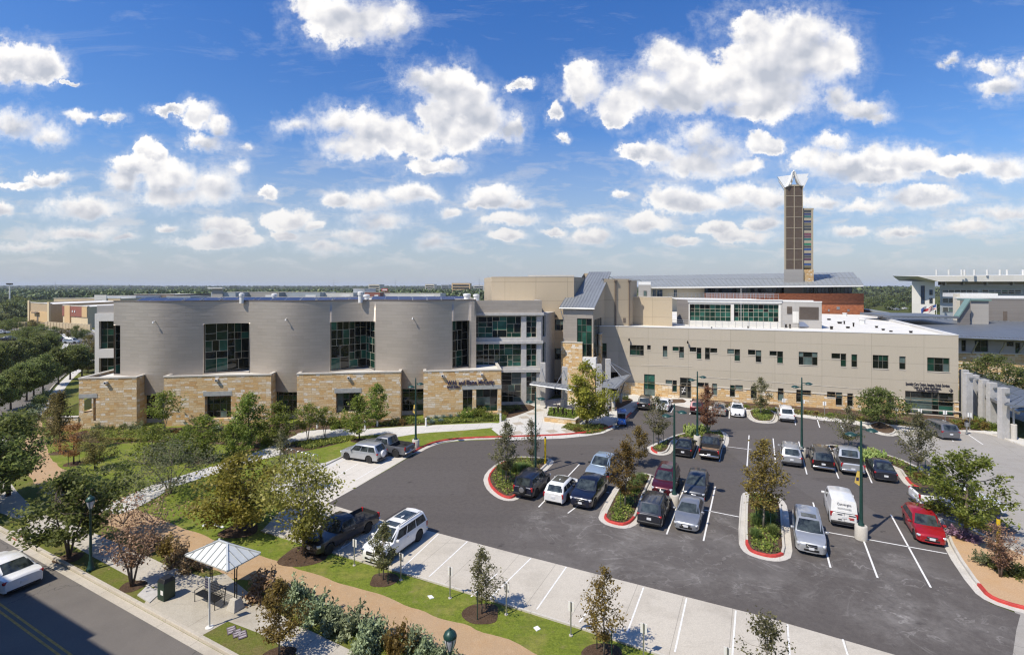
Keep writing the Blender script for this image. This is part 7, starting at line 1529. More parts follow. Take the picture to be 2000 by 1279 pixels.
tree('multi', 601, 862, 786, 48, 'small multi-stemmed tree left of its twin by the round pavement', LG, 'garden_tree', variant=1)
tree('multi', 634, 852, 794, 50, 'small multi-stemmed tree nearer the third stone block', LG, 'garden_tree', variant=2)
tree('bright', 702, 860, 766, 64, 'leafy bright tree in front of the third stone block window', LG, 'garden_tree', variant=3)
tree('bright', 736, 832, 748, 48, 'narrow conical tree against the third stone block', LG, 'garden_tree', variant=4)
row_a=[(21, 800, 718, 66), (52, 783, 704, 62), (66, 774, 698, 58), (84, 768, 690, 62), (114, 751, 678, 60), (137, 741, 672, 56), (160, 735, 668, 52), (-14, 815, 730, 70)]
for i, (x, yb, yt, w)in enumerate(row_a):
 tree('elm', x, yb, yt, w*.74, 'green elm lining the side street, '+'second from frame edge|third from frame edge|fourth from frame edge|midway along the row|fifth from frame edge|second from the stair block|closest to the stair block|cut by frame edge'.split('|')[i], SG, 'street_tree', variant=i%5, share='rowa')
row_b=[(2, 738, 668, 58), (24, 728, 662, 54), (48, 718, 658, 52), (74, 709, 654, 50), (99, 702, 650, 46)]
for i, (x, yb, yt, w)in enumerate(row_b):
 tree('elm', x, yb, yt, w*.74, 'dark elm %s in the row beyond the side street'%('at the frame edge|second from the frame edge|in the middle|second from the black car|closest to the black car'.split('|')[i]), SG, 'street_tree', variant=i%5, share='rowa')
for(x, yb, yt, w, lab)in((54, 671, 636, 46, 'round dark tree standing alone by the side-street bend'), (16, 650, 622, 26, 'bushy tree by the short screen wall'), (33, 645, 618, 30, 'dark bush-like tree behind the short screen wall'), (106, 664, 636, 18, 'small dark tree before the long screen wall'), (149, 668, 634, 20, 'slim tree beside the parked silver estate car'), (120, 655, 640, 16, 'small olive tree in the bed under the long screen wall'), (134, 660, 641, 18, 'rounded olive shrub-tree in the bed under the long screen wall'), (165, 666, 642, 22, 'dark little tree at the end of the long screen wall'), (12, 628, 600, 34, 'leafy tree below the floodlight mast'), (40, 622, 596, 34, 'leafy tree between floodlight mast and tan shop'), (64, 640, 624, 26, 'brownish tree beside the shop yard'), (82, 648, 634, 22, 'low dark tree at the shop yard edge'), (178, 700, 652, 40, 'olive tree crowding the foot of the glazed stair block'), (172, 728, 690, 46, 'grey-olive tree by the pavement under the stair block')):
 tree('oliveround' if 'olive' in lab or 'brown' in lab else 'far' if yb<632 else 'darkelm', x, yb, yt, w, lab, SG, 'street_tree', variant=0, share='bend')
rg=random.Random(21)
def scatter_far(n, x0, x1, y0, y1, hm, lab, seed, grp, kinds=('far', 'faryellow')):
 r=random.Random(seed)
 for i in range(n):
  px=x0+(x1-x0)*(i+r.uniform(.1, .9))/n;pb=r.uniform(y0, y1);p=G(px, pb);h=hm*r.uniform(.75, 1.25)
  tree(r.choice(kinds), px, pb, h, h*r.uniform(.9, 1.3), lab, grp, 'distant_tree', variant=r.randrange(3), share='far', base=p)
scatter_far(20, 1690, 1785, 583, 606, 9.5, 'round green tree in the park between brick hall and white office block', 5, 'trees in the park beyond the brick hall')
scatter_far(9, 1775, 1880, 600, 612, 6.5, 'leafy tree around the flagpoles before the white office block', 6, 'trees around the flagpoles')
scatter_far(14, 0, 62, 590, 612, 8, 'dark round tree in the thicket below the floodlight mast', 7, 'trees below the floodlight mast')
def wood(name, n, x0, x1, y0, y1, hmin, hmax, seed, lab, mat='leaf_far', size=1.0, nl=46):
 rng=np.random.default_rng(seed);C=[]
 px=rng.uniform(x0, x1, n);py=y0+(y1-y0)*rng.uniform(0, 1, n)**1.6
 for a, b in zip(px, py):
  p=G(a, b);h=rng.uniform(hmin, hmax);r=h*rng.uniform(.45, .7)
  d=rng.normal(size=(nl, 3));d/=np.linalg.norm(d, axis=1)[:, None];d*=rng.uniform(.55, 1.0, (nl, 1));d[:, 2]=np.abs(d[:, 2])*.9+.12
  C.append(np.stack([p.x+d[:, 0]*r, p.y+d[:, 1]*r, d[:, 2]*h*.95], 1))
 o=bpy.data.objects.new(name, leaf_mesh(name, np.concatenate(C), size, mat, rng, .75, .6));COL.objects.link(o);return tag(o, lab, 'woodland', None, 'stuff')
wood('woodland', 1900, -120, 1000, 564.5, 588, 8, 13, 2, 'dark green wood along the skyline behind the shops', size=1.9)
wood('woodland', 1500, -150, 1000, 561.2, 565, 12, 20, 3, 'hazy far wood under the horizon', size=4.6, nl=40)
wood('woodland', 900, 1640, 2080, 561, 582, 12, 19, 4, 'dark wooded slope between brick hall and white office block', size=2.6)
wood('woodland', 700, 960, 1700, 561, 575, 10, 15, 5, 'far wood behind the entrance hall and brick hall', size=2.4)
def bush_mesh(kind, variant):
 rng=np.random.default_rng(variant*17+sum(map(ord, kind)))
 if kind in('sage', 'dark', 'olive', 'twig', 'purple', 'gray', 'bright'):
  n={'sage':1500, 'twig':1100}.get(kind, 1100);cl=[]
  for _ in range(34):
   d=rng.normal(size=3);d/=np.linalg.norm(d);d[2]=abs(d[2]);cl.append(d*rng.uniform(.45, .95)*np.array([1, 1, .92]))
  cl=np.array(cl);idx=rng.integers(0, len(cl), n);C=cl[idx]*rng.uniform(.55, 1.05, (n, 1))+rng.normal(size=(n, 3))*.085;C[:, 2]=np.maximum(C[:, 2], .02)
  mat=dict(sage='leaf_sage', dark='leaf_dark', olive='leaf_brown', twig='leaf_twig', purple='leaf_purple', gray='leaf_gray', bright='leaf_bright')[kind]
  return leaf_mesh('foliage', C, .075, mat, rng, .5)
 if kind in('tuft', 'goldtuft'):
  n=420;m=MB()
  for _ in range(n):
   a=rng.uniform(0, 6.283);r0=rng.uniform(0, .25);lean=rng.uniform(.1, .9);h=rng.uniform(.55, 1.0);c, s=math.cos(a), math.sin(a);w=.018
   b=Vector((r0*c, r0*s, 0));md=b+Vector((c*lean*.35, s*lean*.35, h*.65));e=b+Vector((c*lean*.85, s*lean*.85, h*(1-lean*.35)));t=Vector((-s, c, 0))*w
   m.poly([b-t, b+t, md+t, md-t]);m.poly([md-t, md+t, e])
  me=bpy.data.meshes.new('foliage');me.from_pydata(m.v, [], m.f);me.materials.append(M('leaf_tuft' if kind=='tuft' else 'leaf_gold'));return me
 if kind=='agave':
  m=MB()
  for i in range(38):
   a=i*2.4;el=.25+1.15*i/38;L=.95-.25*i/38;c, s=math.cos(a), math.sin(a);d=Vector((c*math.cos(el), s*math.cos(el), math.sin(el)));t=Vector((-s, c, 0));u=d.cross(t)
   b=Vector((c*.08, s*.08, .06));w=.075;md=b+d*L*.45;e=b+d*L
   m.poly([b-t*w*.6, b+u*-.02, md+u*-.03, md-t*w]);m.poly([b+u*-.02, b+t*w*.6, md+t*w, md+u*-.03]);m.poly([md-t*w, md+u*-.03, e]);m.poly([md+u*-.03, md+t*w, e])
  me=bpy.data.meshes.new('foliage');me.from_pydata(m.v, [], m.f);me.materials.append(M('leaf_agave'));return me
 if kind=='pear':
  m=MB()
  def pad(c, ax, size, az):
   u=Vector((math.cos(az), math.sin(az), 0));ax=ax.normalized();nrm=ax.cross(u).normalized();u=nrm.cross(ax);k=len(m.v);ctr=c+ax*size
   ring=[]
   for s in(-1, 1):
    for j in range(10):a=6.283*j/10;q=.72 if s else 1;ring.append(ctr+u*math.cos(a)*size*.72+ax*math.sin(a)*size+nrm*s*.028)
   m.v+=[tuple(p)for p in ring]+[tuple(ctr-nrm*.06), tuple(ctr+nrm*.06)]
   for j in range(10):
    jj=(j+1)%10;m.f+=[(k+j, k+jj, k+10+jj, k+10+j), (k+20, k+jj, k+j), (k+21, k+10+j, k+10+jj)];m.m+=[0, 0, 0]
   return ctr+ax*size
  for _ in range(16):
   a=rng.uniform(0, 6.28);r=rng.uniform(0, .75);b=Vector((r*math.cos(a), r*math.sin(a), .0));d=Vector((rng.normal()*.35, rng.normal()*.35, 1));e=pad(b, d, .17, rng.uniform(0, 3.1))
   for _ in range(2):
    e2=pad(e-d*.03, Vector((rng.normal()*.8, rng.normal()*.8, .9)), .14, rng.uniform(0, 3.1))
    if rng.uniform()<.5:pad(e2, Vector((rng.normal()*.8, rng.normal()*.8, .9)), .11, rng.uniform(0, 3.1))
  me=bpy.data.meshes.new('foliage');me.from_pydata(m.v, [], m.f);me.materials.append(M('leaf_pear'));return me
BM={}
BN=dict(sage='sage_shrub', dark='dark_shrub', olive='olive_shrub', twig='bare_shrub', purple='purple_shrub', gray='grey_shrub', bright='green_shrub', tuft='ornamental_grass', goldtuft='golden_grass', agave='agave_plant', pear='pear_cactus')
def bush(kind, px, py, w, h, label, group, z=.03, base=None):
 p=base if base is not None else G(px, py);r=random.Random(int(p.x*91+p.y*37));v=r.randrange(3);key=(kind, v)
 if key not in BM:BM[key]=bush_mesh(kind, v)
 o=bpy.data.objects.new(BN[kind], BM[key]);COL.objects.link(o);o.location=(p.x, p.y, z);o.rotation_euler=(0, 0, r.uniform(0, 6.28));o.scale=(w/2, w/2, h)
 return tag(o, label, 'cactus' if kind=='pear' else 'grass clump' if 'tuft' in kind else 'shrub', group, 'thing')
HG='shrubs in the hedge along the trail'
hedge=[('twig', 516, 1168, 2.5, 2.0, 'pinkish-brown twiggy shrub at the shelter end of the trail hedge'), ('sage', 583, 1182, 2.3, 1.8, 'first silvery sage shrub behind the twiggy shrub of the trail hedge'), ('sage', 625, 1208, 2.3, 1.7, 'second silvery sage shrub along the trail hedge from the shelter'), ('sage', 652, 1226, 1.9, 1.5, 'third silvery sage shrub along the trail hedge from the shelter'), ('sage', 695, 1232, 2.3, 1.7, 'fourth silvery sage shrub along the trail hedge from the shelter'), ('sage', 727, 1256, 2.2, 1.7, 'fifth silvery sage shrub along the trail hedge from the shelter'), ('sage', 712, 1278, 1.9, 1.5, 'low sage shrub on the pavement side of the trail hedge'), ('olive', 778, 1276, 2.2, 1.8, 'brownish olive shrub in the trail hedge near the lantern'), ('sage', 806, 1268, 1.7, 1.4, 'sage shrub just behind the brownish olive one'), ('sage', 835, 1290, 1.8, 1.4, 'last whole sage shrub before the lantern'), ('sage', 872, 1302, 1.6, 1.3, 'sage shrub at the foot of the lantern')]
for k in hedge:bush(*k, HG)
for k in(('twig', 350, 1098, 2.2, 1.5, 'bare brown shrub beside the trail behind the litter bin'), ('twig', 375, 1114, 1.9, 1.3, 'bare brown shrub next to the shelter roof'), ('olive', 330, 1080, 2.0, 1.4, 'olive-brown shrub beside the trail under the rusty tree'), ('twig', 300, 1070, 1.8, 1.2, 'low bare shrub under the rusty tree')):bush(*k, 'bare shrubs by the trail')
rs=random.Random(9)
for i, (x, y)in enumerate(((30, 835), (40, 826), (50, 815), (60, 805), (72, 795), (80, 786), (88, 778), (36, 850), (20, 846), (64, 820), (45, 842))):
 bush('sage' if i%3==0 else 'dark', x, y, 2.8+rs.uniform(0, 1), 1.3+rs.uniform(0, .6), ('silvery sage shrub %s between side street and trail' if i%3==0 else 'dark green shrub %s between side street and trail')%('beside the near pavement|just past the first sage|near the third street tree|in the middle of the bed|after the middle of the bed|closing on the stone block|at the stone block end of the bed|at the frame-edge end|touching the big dark tree|on the trail side of the bed|next to the trail bend'.split('|')[i]), 'shrubs beside the side street')
bedpl=[('gray', 265, 838, 2.6, 1.2, 'low grey-green juniper-like shrub under the end stone block'), ('dark', 240, 838, 1.5, .9, 'small dark shrub at the foot of the end stone block'), ('dark', 215, 840, 1.2, .8, 'smallest dark shrub below the slit window'), ('gray', 190, 838, 1.8, 1.0, 'grey shrub at the outer corner of the end stone block'), ('bright', 365, 846, 1.6, 1.1, 'small green shrub under the second stone block'), ('sage', 425, 842, 1.9, 1.3, 'pale sage shrub below the second stone block window'), ('olive', 345, 848, 1.3, .8, 'olive shrub at the foot of the second stone block'), ('bright', 520, 868, 2.4, 1.7, 'bushy green shrub beside the bright yellow-green tree'), ('gray', 570, 838, 2.0, 1.3, 'grey shrub before the second glazed gap'), ('bright', 655, 836, 2.2, 1.6, 'green shrub beside the third stone block window'), ('bright', 672, 832, 2.4, 1.8, 'taller green shrub under the third stone block window'), ('dark', 770, 830, 2.0, 1.2, 'dark shrub at the end of the third stone block'), ('bright', 800, 824, 2.4, 1.2, 'green shrub in the third glazed gap'), ('olive', 785, 830, 1.6, 1.0, 'olive shrub beside the lamp post and third gap'), ('bright', 912, 818, 3.0, 1.9, 'broad feathery green shrub under the lettered wall window'), ('bright', 938, 816, 3.2, 2.1, 'tallest feathery green shrub under the lettered wall window'), ('bright', 952, 819, 2.4, 1.5, 'feathery shrub at the lettered wall corner'), ('dark', 995, 804, 1.9, 1.0, 'dark shrub in the small bed by the glazed link'), ('dark', 1010, 800, 1.7, .9, 'second dark shrub in the small bed by the glazed link'), ('olive', 985, 812, 1.5, .7, 'olive shrub at the tip of the small bed by the glazed link'), ('dark', 1150, 838, 2.2, .9, 'dark low shrub at the foot of the plaza tree'), ('dark', 1166, 838, 2.0, .9, 'dark low shrub between plaza tree and golf cart'), ('olive', 1128, 841, 1.6, .6, 'olive low shrub at the pointed end of the plaza tree bed'), ('dark', 1185, 790, 1.6, 1.0, 'dark shrub under the tilted canopy'), ('dark', 1205, 785, 1.6, 1.0, 'dark shrub beside the canopy post bases'), ('dark', 1222, 780, 1.5, 1.0, 'dark shrub beside the drop-off wall')]
for k in bedpl:bush(*k, 'shrubs in the building beds')
for i, (x, y)in enumerate(((835, 822), (852, 820), (866, 819), (880, 818), (895, 818), (843, 828), (860, 826))):bush('agave', x, y, 1.5, .9, 'blue-grey agave rosette %s under the lettered stone block'%('closest to the glazed gap|second from the glazed gap|third from the glazed gap|fourth from the glazed gap|closest to the feathery shrubs|in the front row near the lamp|in the front row towards the entrance'.split('|')[i]), 'agaves under the lettered wall')
for i in range(15):bush('goldtuft', 196+i*6.2, 861+(i%2)*1.6, .75, .45, 'golden grass tuft in the double row edging the lawn below the end stone block', 'golden grass tufts edging the lawn')
for i, (x, y, w)in enumerate(((1002, 925, 1.8), (1015, 927, 1.8), (1028, 925, 1.7), (985, 930, 1.4), (975, 922, 1.2), (1240, 950, 1.7), (1252, 945, 1.6), (1236, 965, 1.5), (1245, 960, 1.6), (1478, 1030, 1.6), (1505, 1025, 1.6), (1490, 1010, 1.5), (1510, 1050, 1.4), (1475, 1055, 1.3))):
 isl='rounded island by the dark off-roader' if x<1100 else 'middle island' if x<1300 else 'long narrow island'
 bush('tuft', x, y, w, 1.15*w/1.6, 'green ornamental grass fountain on the '+isl, 'ornamental grasses on the '+isl, z=.13)
for i, (x, y)in enumerate(((1345, 848), (1356, 846), (1375, 847), (1350, 853))):bush('pear', x, y, 1.9, 1.5, 'yellow-green prickly pear %s on the island behind the black saloon'%('at the narrow end|behind the others|beside the rust-leaved tree|closest to the black saloon'.split('|')[i]), 'prickly pears', z=.13)
for i, (x, y)in enumerate(((1688, 898), (1700, 896), (1712, 899), (1694, 903))):bush('pear', x, y, 2.0, 1.5, 'yellow-green prickly pear %s behind the dark grey-blue saloon'%('beside the silver pickup|at the back of the clump|at the end towards the driveway|at the front of the clump'.split('|')[i]), 'prickly pears', z=.13)
for k in(('purple', 1868, 1050, 2.0, .8, 'purplish low plant left of the spreading oak trunk'), ('purple', 1900, 1058, 1.6, .7, 'purplish low plant right of the spreading oak trunk'), ('gray', 1920, 1105, 1.6, 1.0, 'grey grassy shrub on gravel beside the half-bare tree'), ('dark', 1962, 1118, 2.4, 1.2, 'dark wispy shrub under the yellow post'), ('dark', 1985, 1126, 2.0, 1.0, 'dark wispy shrub at the frame edge on gravel'), ('olive', 1800, 938, 1.8, .8, 'olive shrub at the island tree trunk by the driveway'), ('bright', 1820, 945, 2.0, .9, 'green shrub near the red corner of the driveway island'), ('olive', 1835, 950, 1.8, .7, 'golden-olive shrub over the red driveway-island corner'), ('bright', 1785, 925, 1.4, .7, 'small green shrub beside the saloon end of the driveway island')):bush(*k, 'shrubs on the parking islands', z=.13)
for i, (x, y)in enumerate(((1870, 832), (1885, 834), (1900, 836), (1915, 838), (1930, 838), (1895, 828), (1910, 826), (1858, 836), (1942, 840))):bush('olive' if i%2 else 'bright', x, y, 2.4, 1.3, 'leafy mound %s in the wing-end bed'%('beside the corner stone base|second from the corner|behind the charging post|in front of the second pier|near the last pier|at the back by the corner|at the back by the piers|closest to the people carrier|at the walkway end'.split('|')[i]), 'mounds at the end of the wing')
r2=random.Random(31)
for i in range(16):
 x=1372+i*28+r2.uniform(-6, 6);y=786+(x-1372)*.100+r2.uniform(0, 3)
 bush(r2.choice(('dark', 'goldtuft', 'olive', 'bright')), x, y, r2.uniform(.8, 1.5), r2.uniform(.5, .9), 'small foundation plant spaced along the stone base of the wing', 'foundation plants along the wing')
def cover(name, polys, n, mat, size, hmax, seed, lab, z=.02):
 rng=np.random.default_rng(seed);C=[]
 for poly in polys:
  xs_=[p.x for p in poly];ys_=[p.y for p in poly];got=0;tries=0
  while got<n and tries<n*20:
   tries+=1;x, y=rng.uniform(min(xs_), max(xs_)), rng.uniform(min(ys_), max(ys_));ins=False;j=len(poly)-1
   for i2 in range(len(poly)):
    if(poly[i2].y>y)!=(poly[j].y>y)and x<(poly[j].x-poly[i2].x)*(y-poly[i2].y)/(poly[j].y-poly[i2].y)+poly[i2].x:ins=not ins
    j=i2
   if ins:
    got+=1;k=rng.integers(4, 9);h=hmax*rng.uniform(.4, 1)
    C.append(np.stack([x+rng.normal(size=k)*.14, y+rng.normal(size=k)*.14, z+rng.uniform(.02, h, k)], 1))
 o=bpy.data.objects.new(name, leaf_mesh(name, np.concatenate(C), size, mat, rng, .6));COL.objects.link(o);return tag(o, lab, 'ground cover', None, 'stuff')
bp=lambda pts:GP(pts)
cover('ground_cover', [bp([(560, 850), (640, 836), (760, 826), (985, 808), (985, 820), (800, 829), (640, 836), (580, 846)]), bp([(850, 823), (985, 812), (985, 821), (850, 828)])], 1500, 'leaf_cover', .10, .38, 41, 'low mixed ground cover in the bed along the pavilion')
cover('ground_cover', [bp([(170, 842), (330, 840), (330, 860), (200, 866)]), bp([(330, 842), (540, 834), (550, 858), (440, 866), (330, 858)]), bp([(570, 866), (690, 852), (695, 858), (600, 878)])], 650, 'leaf_cover', .10, .32, 42, 'sparse brown-green ground cover on mulch before the stone blocks')
cover('ground_cover', [ISL[k]for k in('A', 'B', 'C', 'D', 'E', 'H')], 330, 'leaf_cover', .085, .28, 43, 'low olive and yellow ground cover on the parking islands', z=.14)
cover('ground_cover', [bp([(1098, 836), (1110, 828), (1150, 832), (1188, 834), (1178, 842), (1150, 847)]), bp([(1355, 788), (1560, 800), (1740, 822), (1860, 832), (1740, 830), (1450, 798)])], 520, 'leaf_cover', .09, .25, 44, 'dry low ground cover along the wing and plaza tree bed')
def part(root, mb, name, mat, smooth=None, bev=None):
 o=mb.build(name, [M(m_)if isinstance(m_, str)else m_ for m_ in(mat if isinstance(mat, (list, tuple))else[mat])], root, uv=False)
 if bev:bevel_mesh(o, bev, 2)
 if smooth:smooth_angle(o, smooth)
 return o
def lamp_post(px, py, top, label, heads=2, banner=False, base=True, rz=0.0, bz=0.0):
 p=G(px, py);h=(py-top)*p.y/F;root=thing('lamp_post', label, 'lamp post', (p.x, p.y, bz), rz, 'green lamp posts');b=0
 if base:m=MB();m.lathe([(.40, 0), (.40, .92), (.36, .97), (.02, .97)], 18);part(root, m, 'concrete_base', 'post_concrete', 40);b=.96
 m=MB();m.lathe([(.20, b), (.20, b+.12), (.125, b+.22), (.12, b+.5), (.075, h-.9), (.06, h), (.02, h+.08)], 12);part(root, m, 'pole', 'lamp_green', 40)
 for k in range(heads):
  s=1 if k==0 else-1;z=h-.55-.42*k;m=MB();m.bar((0, 0, z), (s*.55, 0, z+.05), .06);part(root, m, 'arm', 'lamp_green')
  m=MB();m.lathe([(.05, .12), (.16, .10), (.36, -.02), (.38, -.07), (.30, -.09), (.02, -.09)], 14, 0, (s*.62, 0, z+.02));part(root, m, 'lamp_head', 'lamp_green', 40)
  m=MB();m.lathe([(.01, -.10), (.26, -.10), (.22, -.15), (.01, -.16)], 14, 0, (s*.62, 0, z+.02));part(root, m, 'lens', 'head_glass', 40)
 if banner:
  m=MB();m.hexa([(-.40, -.012, 3.95), (-.09, -.012, 3.75), (-.09, .012, 3.75), (-.40, .012, 3.95)], [(-.24, -.012, 4.8), (-.09, -.012, 4.8), (-.09, .012, 4.8), (-.24, .012, 4.8)]);part(root, m, 'banner', plain('banner_yellow', (.60, .42, .09), .8, var=.15));m=MB();m.box((-.30, -.018, 4.1), (-.14, .018, 4.35));part(root, m, 'banner_emblem', 'sign_navy');m=MB();m.bar((-.28, 0, 4.82), (0, 0, 4.82), .03);part(root, m, 'banner_arm', 'lamp_green')
 return root
aC=math.atan2(CR.y, CR.x)
lamp_post(812, 875, 739, 'green lamp post with a yellow banner on the lawn by the lettered wall', banner=True, rz=aC)
lamp_post(1046, 926, 767, 'green lamp post on the rounded island behind the dark off-roader', rz=aC, bz=.05, base=False)
lamp_post(1317, 988, 790, 'green lamp post between maroon crossover and grey saloon', rz=aC)
lamp_post(1362, 867, 726, 'green lamp post at the cactus island beside the black pickup', rz=aC)
lamp_post(1566, 893, 738, 'green lamp post beside the silver rounded crossover', rz=aC)
lamp_post(1682, 1052, 823, 'green lamp post with a pennant banner between white van and red hatchback', rz=aC, banner=True)
def lantern(px, py, top, label):
 p=G(px, py);h=(py-top)*p.y/F;root=thing('street_lantern', label, 'lantern', (p.x, p.y, 0), 0, 'acorn street lanterns')
 m=MB();m.lathe([(.24, 0), (.24, .12), (.17, .2), (.13, .5), (.085, .62), (.06, h-1.0), (.09, h-.95), (.10, h-.86)], 14);part(root, m, 'post', 'lamp_green', 45)
 m=MB();m.lathe([(.10, h-.86), (.19, h-.62), (.235, h-.40), (.235, h-.34)], 14);part(root, m, 'globe', 'head_glass', 50);m=MB()
 for k in range(6):a=k*math.pi/3;m.tube([(.10*math.cos(a), .10*math.sin(a), h-.87), (.2*math.cos(a), .2*math.sin(a), h-.62), (.245*math.cos(a), .245*math.sin(a), h-.36)], .014, 4)
 part(root, m, 'cage', 'lamp_green');m=MB();m.lathe([(.26, h-.36), (.27, h-.32), (.22, h-.20), (.12, h-.11), (.05, h-.08), (.05, h-.03), (.01, h)], 14);part(root, m, 'lantern_cap', 'lamp_green', 45)
lantern(177, 1113, 966, 'green acorn lantern standing in the verge beside the dark multi-stemmed tree')
lantern(879, 1466, 1225, 'green acorn lantern rising at the end of the sage hedge over the trail')
def sign(px, py, top, label, face, group, w=.32, h=.46, bits=1, gap=0.0, zb=0.0, mark='sign_text'):
 p=G(px, py);H=max(1.6, (py-top)*p.y/F);root=thing('parking_sign', label, 'sign', (p.x, p.y, zb), math.atan2(face.y, face.x)+math.pi/2, group)
 m=MB();m.box((-.03, -.02, 0), (.03, .02, H));part(root, m, 'post', 'galv');m=MB();m.lathe([(.10, 0), (.10, .05), (.03, .05)], 10);part(root, m, 'post_foot', 'post_concrete')
 m=MB();m.box((-w/2, -.045, H-h-.04), (w/2, -.025, H-.02));part(root, m, 'sign_plate', 'sign_white')
 m=MB();m.box((-w*.32, -.05, H-h*.42), (w*.32, -.046, H-h*.14));part(root, m, 'symbol', mark);m=MB()
 for k in range(2):m.box((-w*.36, -.05, H-h*(.66+.2*k)), (w*.36, -.046, H-h*(.58+.2*k)))
 part(root, m, 'sign_lines', 'sign_text')
 return root
for px, py, tp, lab in((626, 1078, 1033, 'narrow white stall sign in front of the dark grey pickup'), (692, 1104, 1053, 'narrow white stall sign between dark pickup and white off-roader'), (783, 1133, 1080, 'narrow white stall sign at the near wheel of the white off-roader'), (879, 1168, 1107, 'narrow white stall sign midway between white off-roader and sparse ringed tree'), (989, 1200, 1139, 'narrow white stall sign just past the sparse ringed tree'), (1115, 1241, 1175, 'narrow white stall sign before the thin brown-leaved tree'), (1257, 1284, 1217, 'narrow white stall sign past the thin brown-leaved tree'), (1421, 1340, 1264, 'narrow white stall sign peeping over the bottom edge by the last sparse tree')):sign(px, py, tp, lab, ST, 'stall signs on the verge')
for px, py, tp, lab in((1531, 805, 778, 'white sign in front of the wing behind the white crossover'), (1568.5, 808, 780, 'white sign before the wing behind a lamp post'), (1610.5, 812, 784, 'white sign before the wing by the empty stalls'), (1751, 824, 795, 'white sign before the wing behind the flat-topped tree'), (1797, 829, 798, 'white sign before the big end window of the wing'), (1846, 833, 801, 'white sign behind the grey people carrier'), (1894, 838, 806, 'white sign beside the charging post at the mound of shrubs')):sign(px, py, tp, lab, -WN, 'accessible parking signs along the wing', .42, .5, mark='sign_navy' if px>1790 else 'sign_text')
p=G(1888, 848);r_=thing('charging_post', 'short grey charging post with a dark top beside the end bed', 'charging post', (p.x, p.y, .13));m=MB();m.lathe([(.16, 0), (.16, .06), (.08, .1), (.08, .8)], 10);part(r_, m, 'stand', 'galv', 40);m=MB();m.box((-.17, -.13, .8), (.17, .13, 1.35));part(r_, m, 'cabinet', 'steel', bev=.04);m=MB();m.box((-.15, -.12, 1.35), (.15, .12, 1.5));m.lathe([(.1, 1.5), (.1, 1.6), (.02, 1.62)], 8);part(r_, m, 'head', 'car_black')
for px, py, tp, lab in((1065, 908, 857, 'yellow marker post with dark flecks on the rounded island by the red kerb'), (1950, 1113, 1016, 'tall yellow marker post with a dark cap on the gravel island')):
 p=G(px, py);h=(py-tp)*p.y/F;r_=thing('marker_post', lab, 'post', (p.x, p.y, .1), 0, 'yellow marker posts');m=MB();m.lathe([(.10, 0), (.10, h)], 14)
 def fy(t, b):
  n=t.noise(t.scalev(t.pos(), (1, 1, .8)), 5.5, 2, .5);setc(b, t.ramp(n, [(.60, (.68, .47, .008)), (.66, (.06, .05, .03))]));b.inputs['Roughness'].default_value=.5
 part(r_, m, 'post', M('marker_yellow', fy), 40);m=MB();m.lathe([(.085, h), (.085, h+.12), (.02, h+.15)], 12);part(r_, m, 'cap', 'sign_navy', 40)
for px, py, lab in((565, 894, 'closest to the slender tree'), (572, 896, 'second from the slender tree'), (585, 899, 'third from the slender tree, after the gap'), (593, 901, 'in the middle of the row'), (600.5, 903, 'fifth from the slender tree'), (607.5, 905, 'second from the lawn corner'), (615, 906.5, 'closest to the lawn corner')):
 p=G(px, py);r_=thing('bike_rack', 'grey hoop bike rack '+lab, 'bike rack', (p.x, p.y, .013), .55, 'hoop bike racks');m=MB();pts=[(-.30, 0, 0), (-.30, 0, .72)]+[(-.30*math.cos(a), 0, .72+.3*math.sin(a))for a in np.linspace(.3, 2.84, 7)]+[(.30, 0, .72), (.30, 0, 0)];m.tube(pts, .032, 7);part(r_, m, 'hoop', 'steel', 50);m=MB()
 for x in(-.3, .3):m.lathe([(.09, 0), (.09, .015)], 8, 0, (x, 0, 0))
 part(r_, m, 'foot_plate', 'galv')
for px, py, lab in((713, 837, 'under the pointed tree by the third stone block'), (737, 832, 'behind the narrow conical tree'), (832, 832, 'beside the lettered wall bed'), (977.5, 823, 'at the entrance end of the path'), (620, 836, 'beside the round pavement')):
 p=G(px, py);r_=thing('bollard_light', 'white bollard light '+lab, 'bollard', (p.x, p.y, .013), 0, 'bollard lights on the path');m=MB();m.lathe([(.13, 0), (.12, .95), (.02, .97)], 12);part(r_, m, 'post', 'white_trim', 40);m=MB();m.lathe([(.135, .72), (.135, .86)], 12);part(r_, m, 'light_ring', 'head_glass');m=MB();m.lathe([(.14, .97), (.14, 1.02), (.02, 1.06)], 12);part(r_, m, 'cap', 'white_trim', 40)
P4=[G(1063, 823), G(1124, 830), G(1150, 812), G(1070, 803)];c=sum(P4, Vector())/4;PLN=thing('raised_planter', 'raised stone planter with a pale coping and a green bed on the plaza', 'planter', c)
Pi=[q+(c-q).normalized()*.45 for q in P4];m=MB()
for i in range(4):j=(i+1)%4;m.hexa([P4[i], P4[j], Pi[j], Pi[i]], [v+Vector((0, 0, .62))for v in(P4[i], P4[j], Pi[j], Pi[i])])
Rd(PLN, m, 'planter_wall', 'limestone');m=MB()
for i in range(4):
 j=(i+1)%4;a, b2=P4[i]+(P4[i]-c).normalized()*.05, P4[j]+(P4[j]-c).normalized()*.05;m.hexa([v+Vector((0, 0, .622))for v in(a, b2, Pi[j], Pi[i])], [v+Vector((0, 0, .72))for v in(a, b2, Pi[j], Pi[i])])
Rd(PLN, m, 'coping', 'coping');m=MB();m.poly([v+Vector((0, 0, .55))for v in Pi]);Rd(PLN, m, 'soil', 'bark_mulch')
cover('planter_cover', [[c+(q-c)*.93 for q in Pi]], 520, 'leaf_bright', .10, .42, 51, 'dense green ground cover filling the raised planter', z=.56)
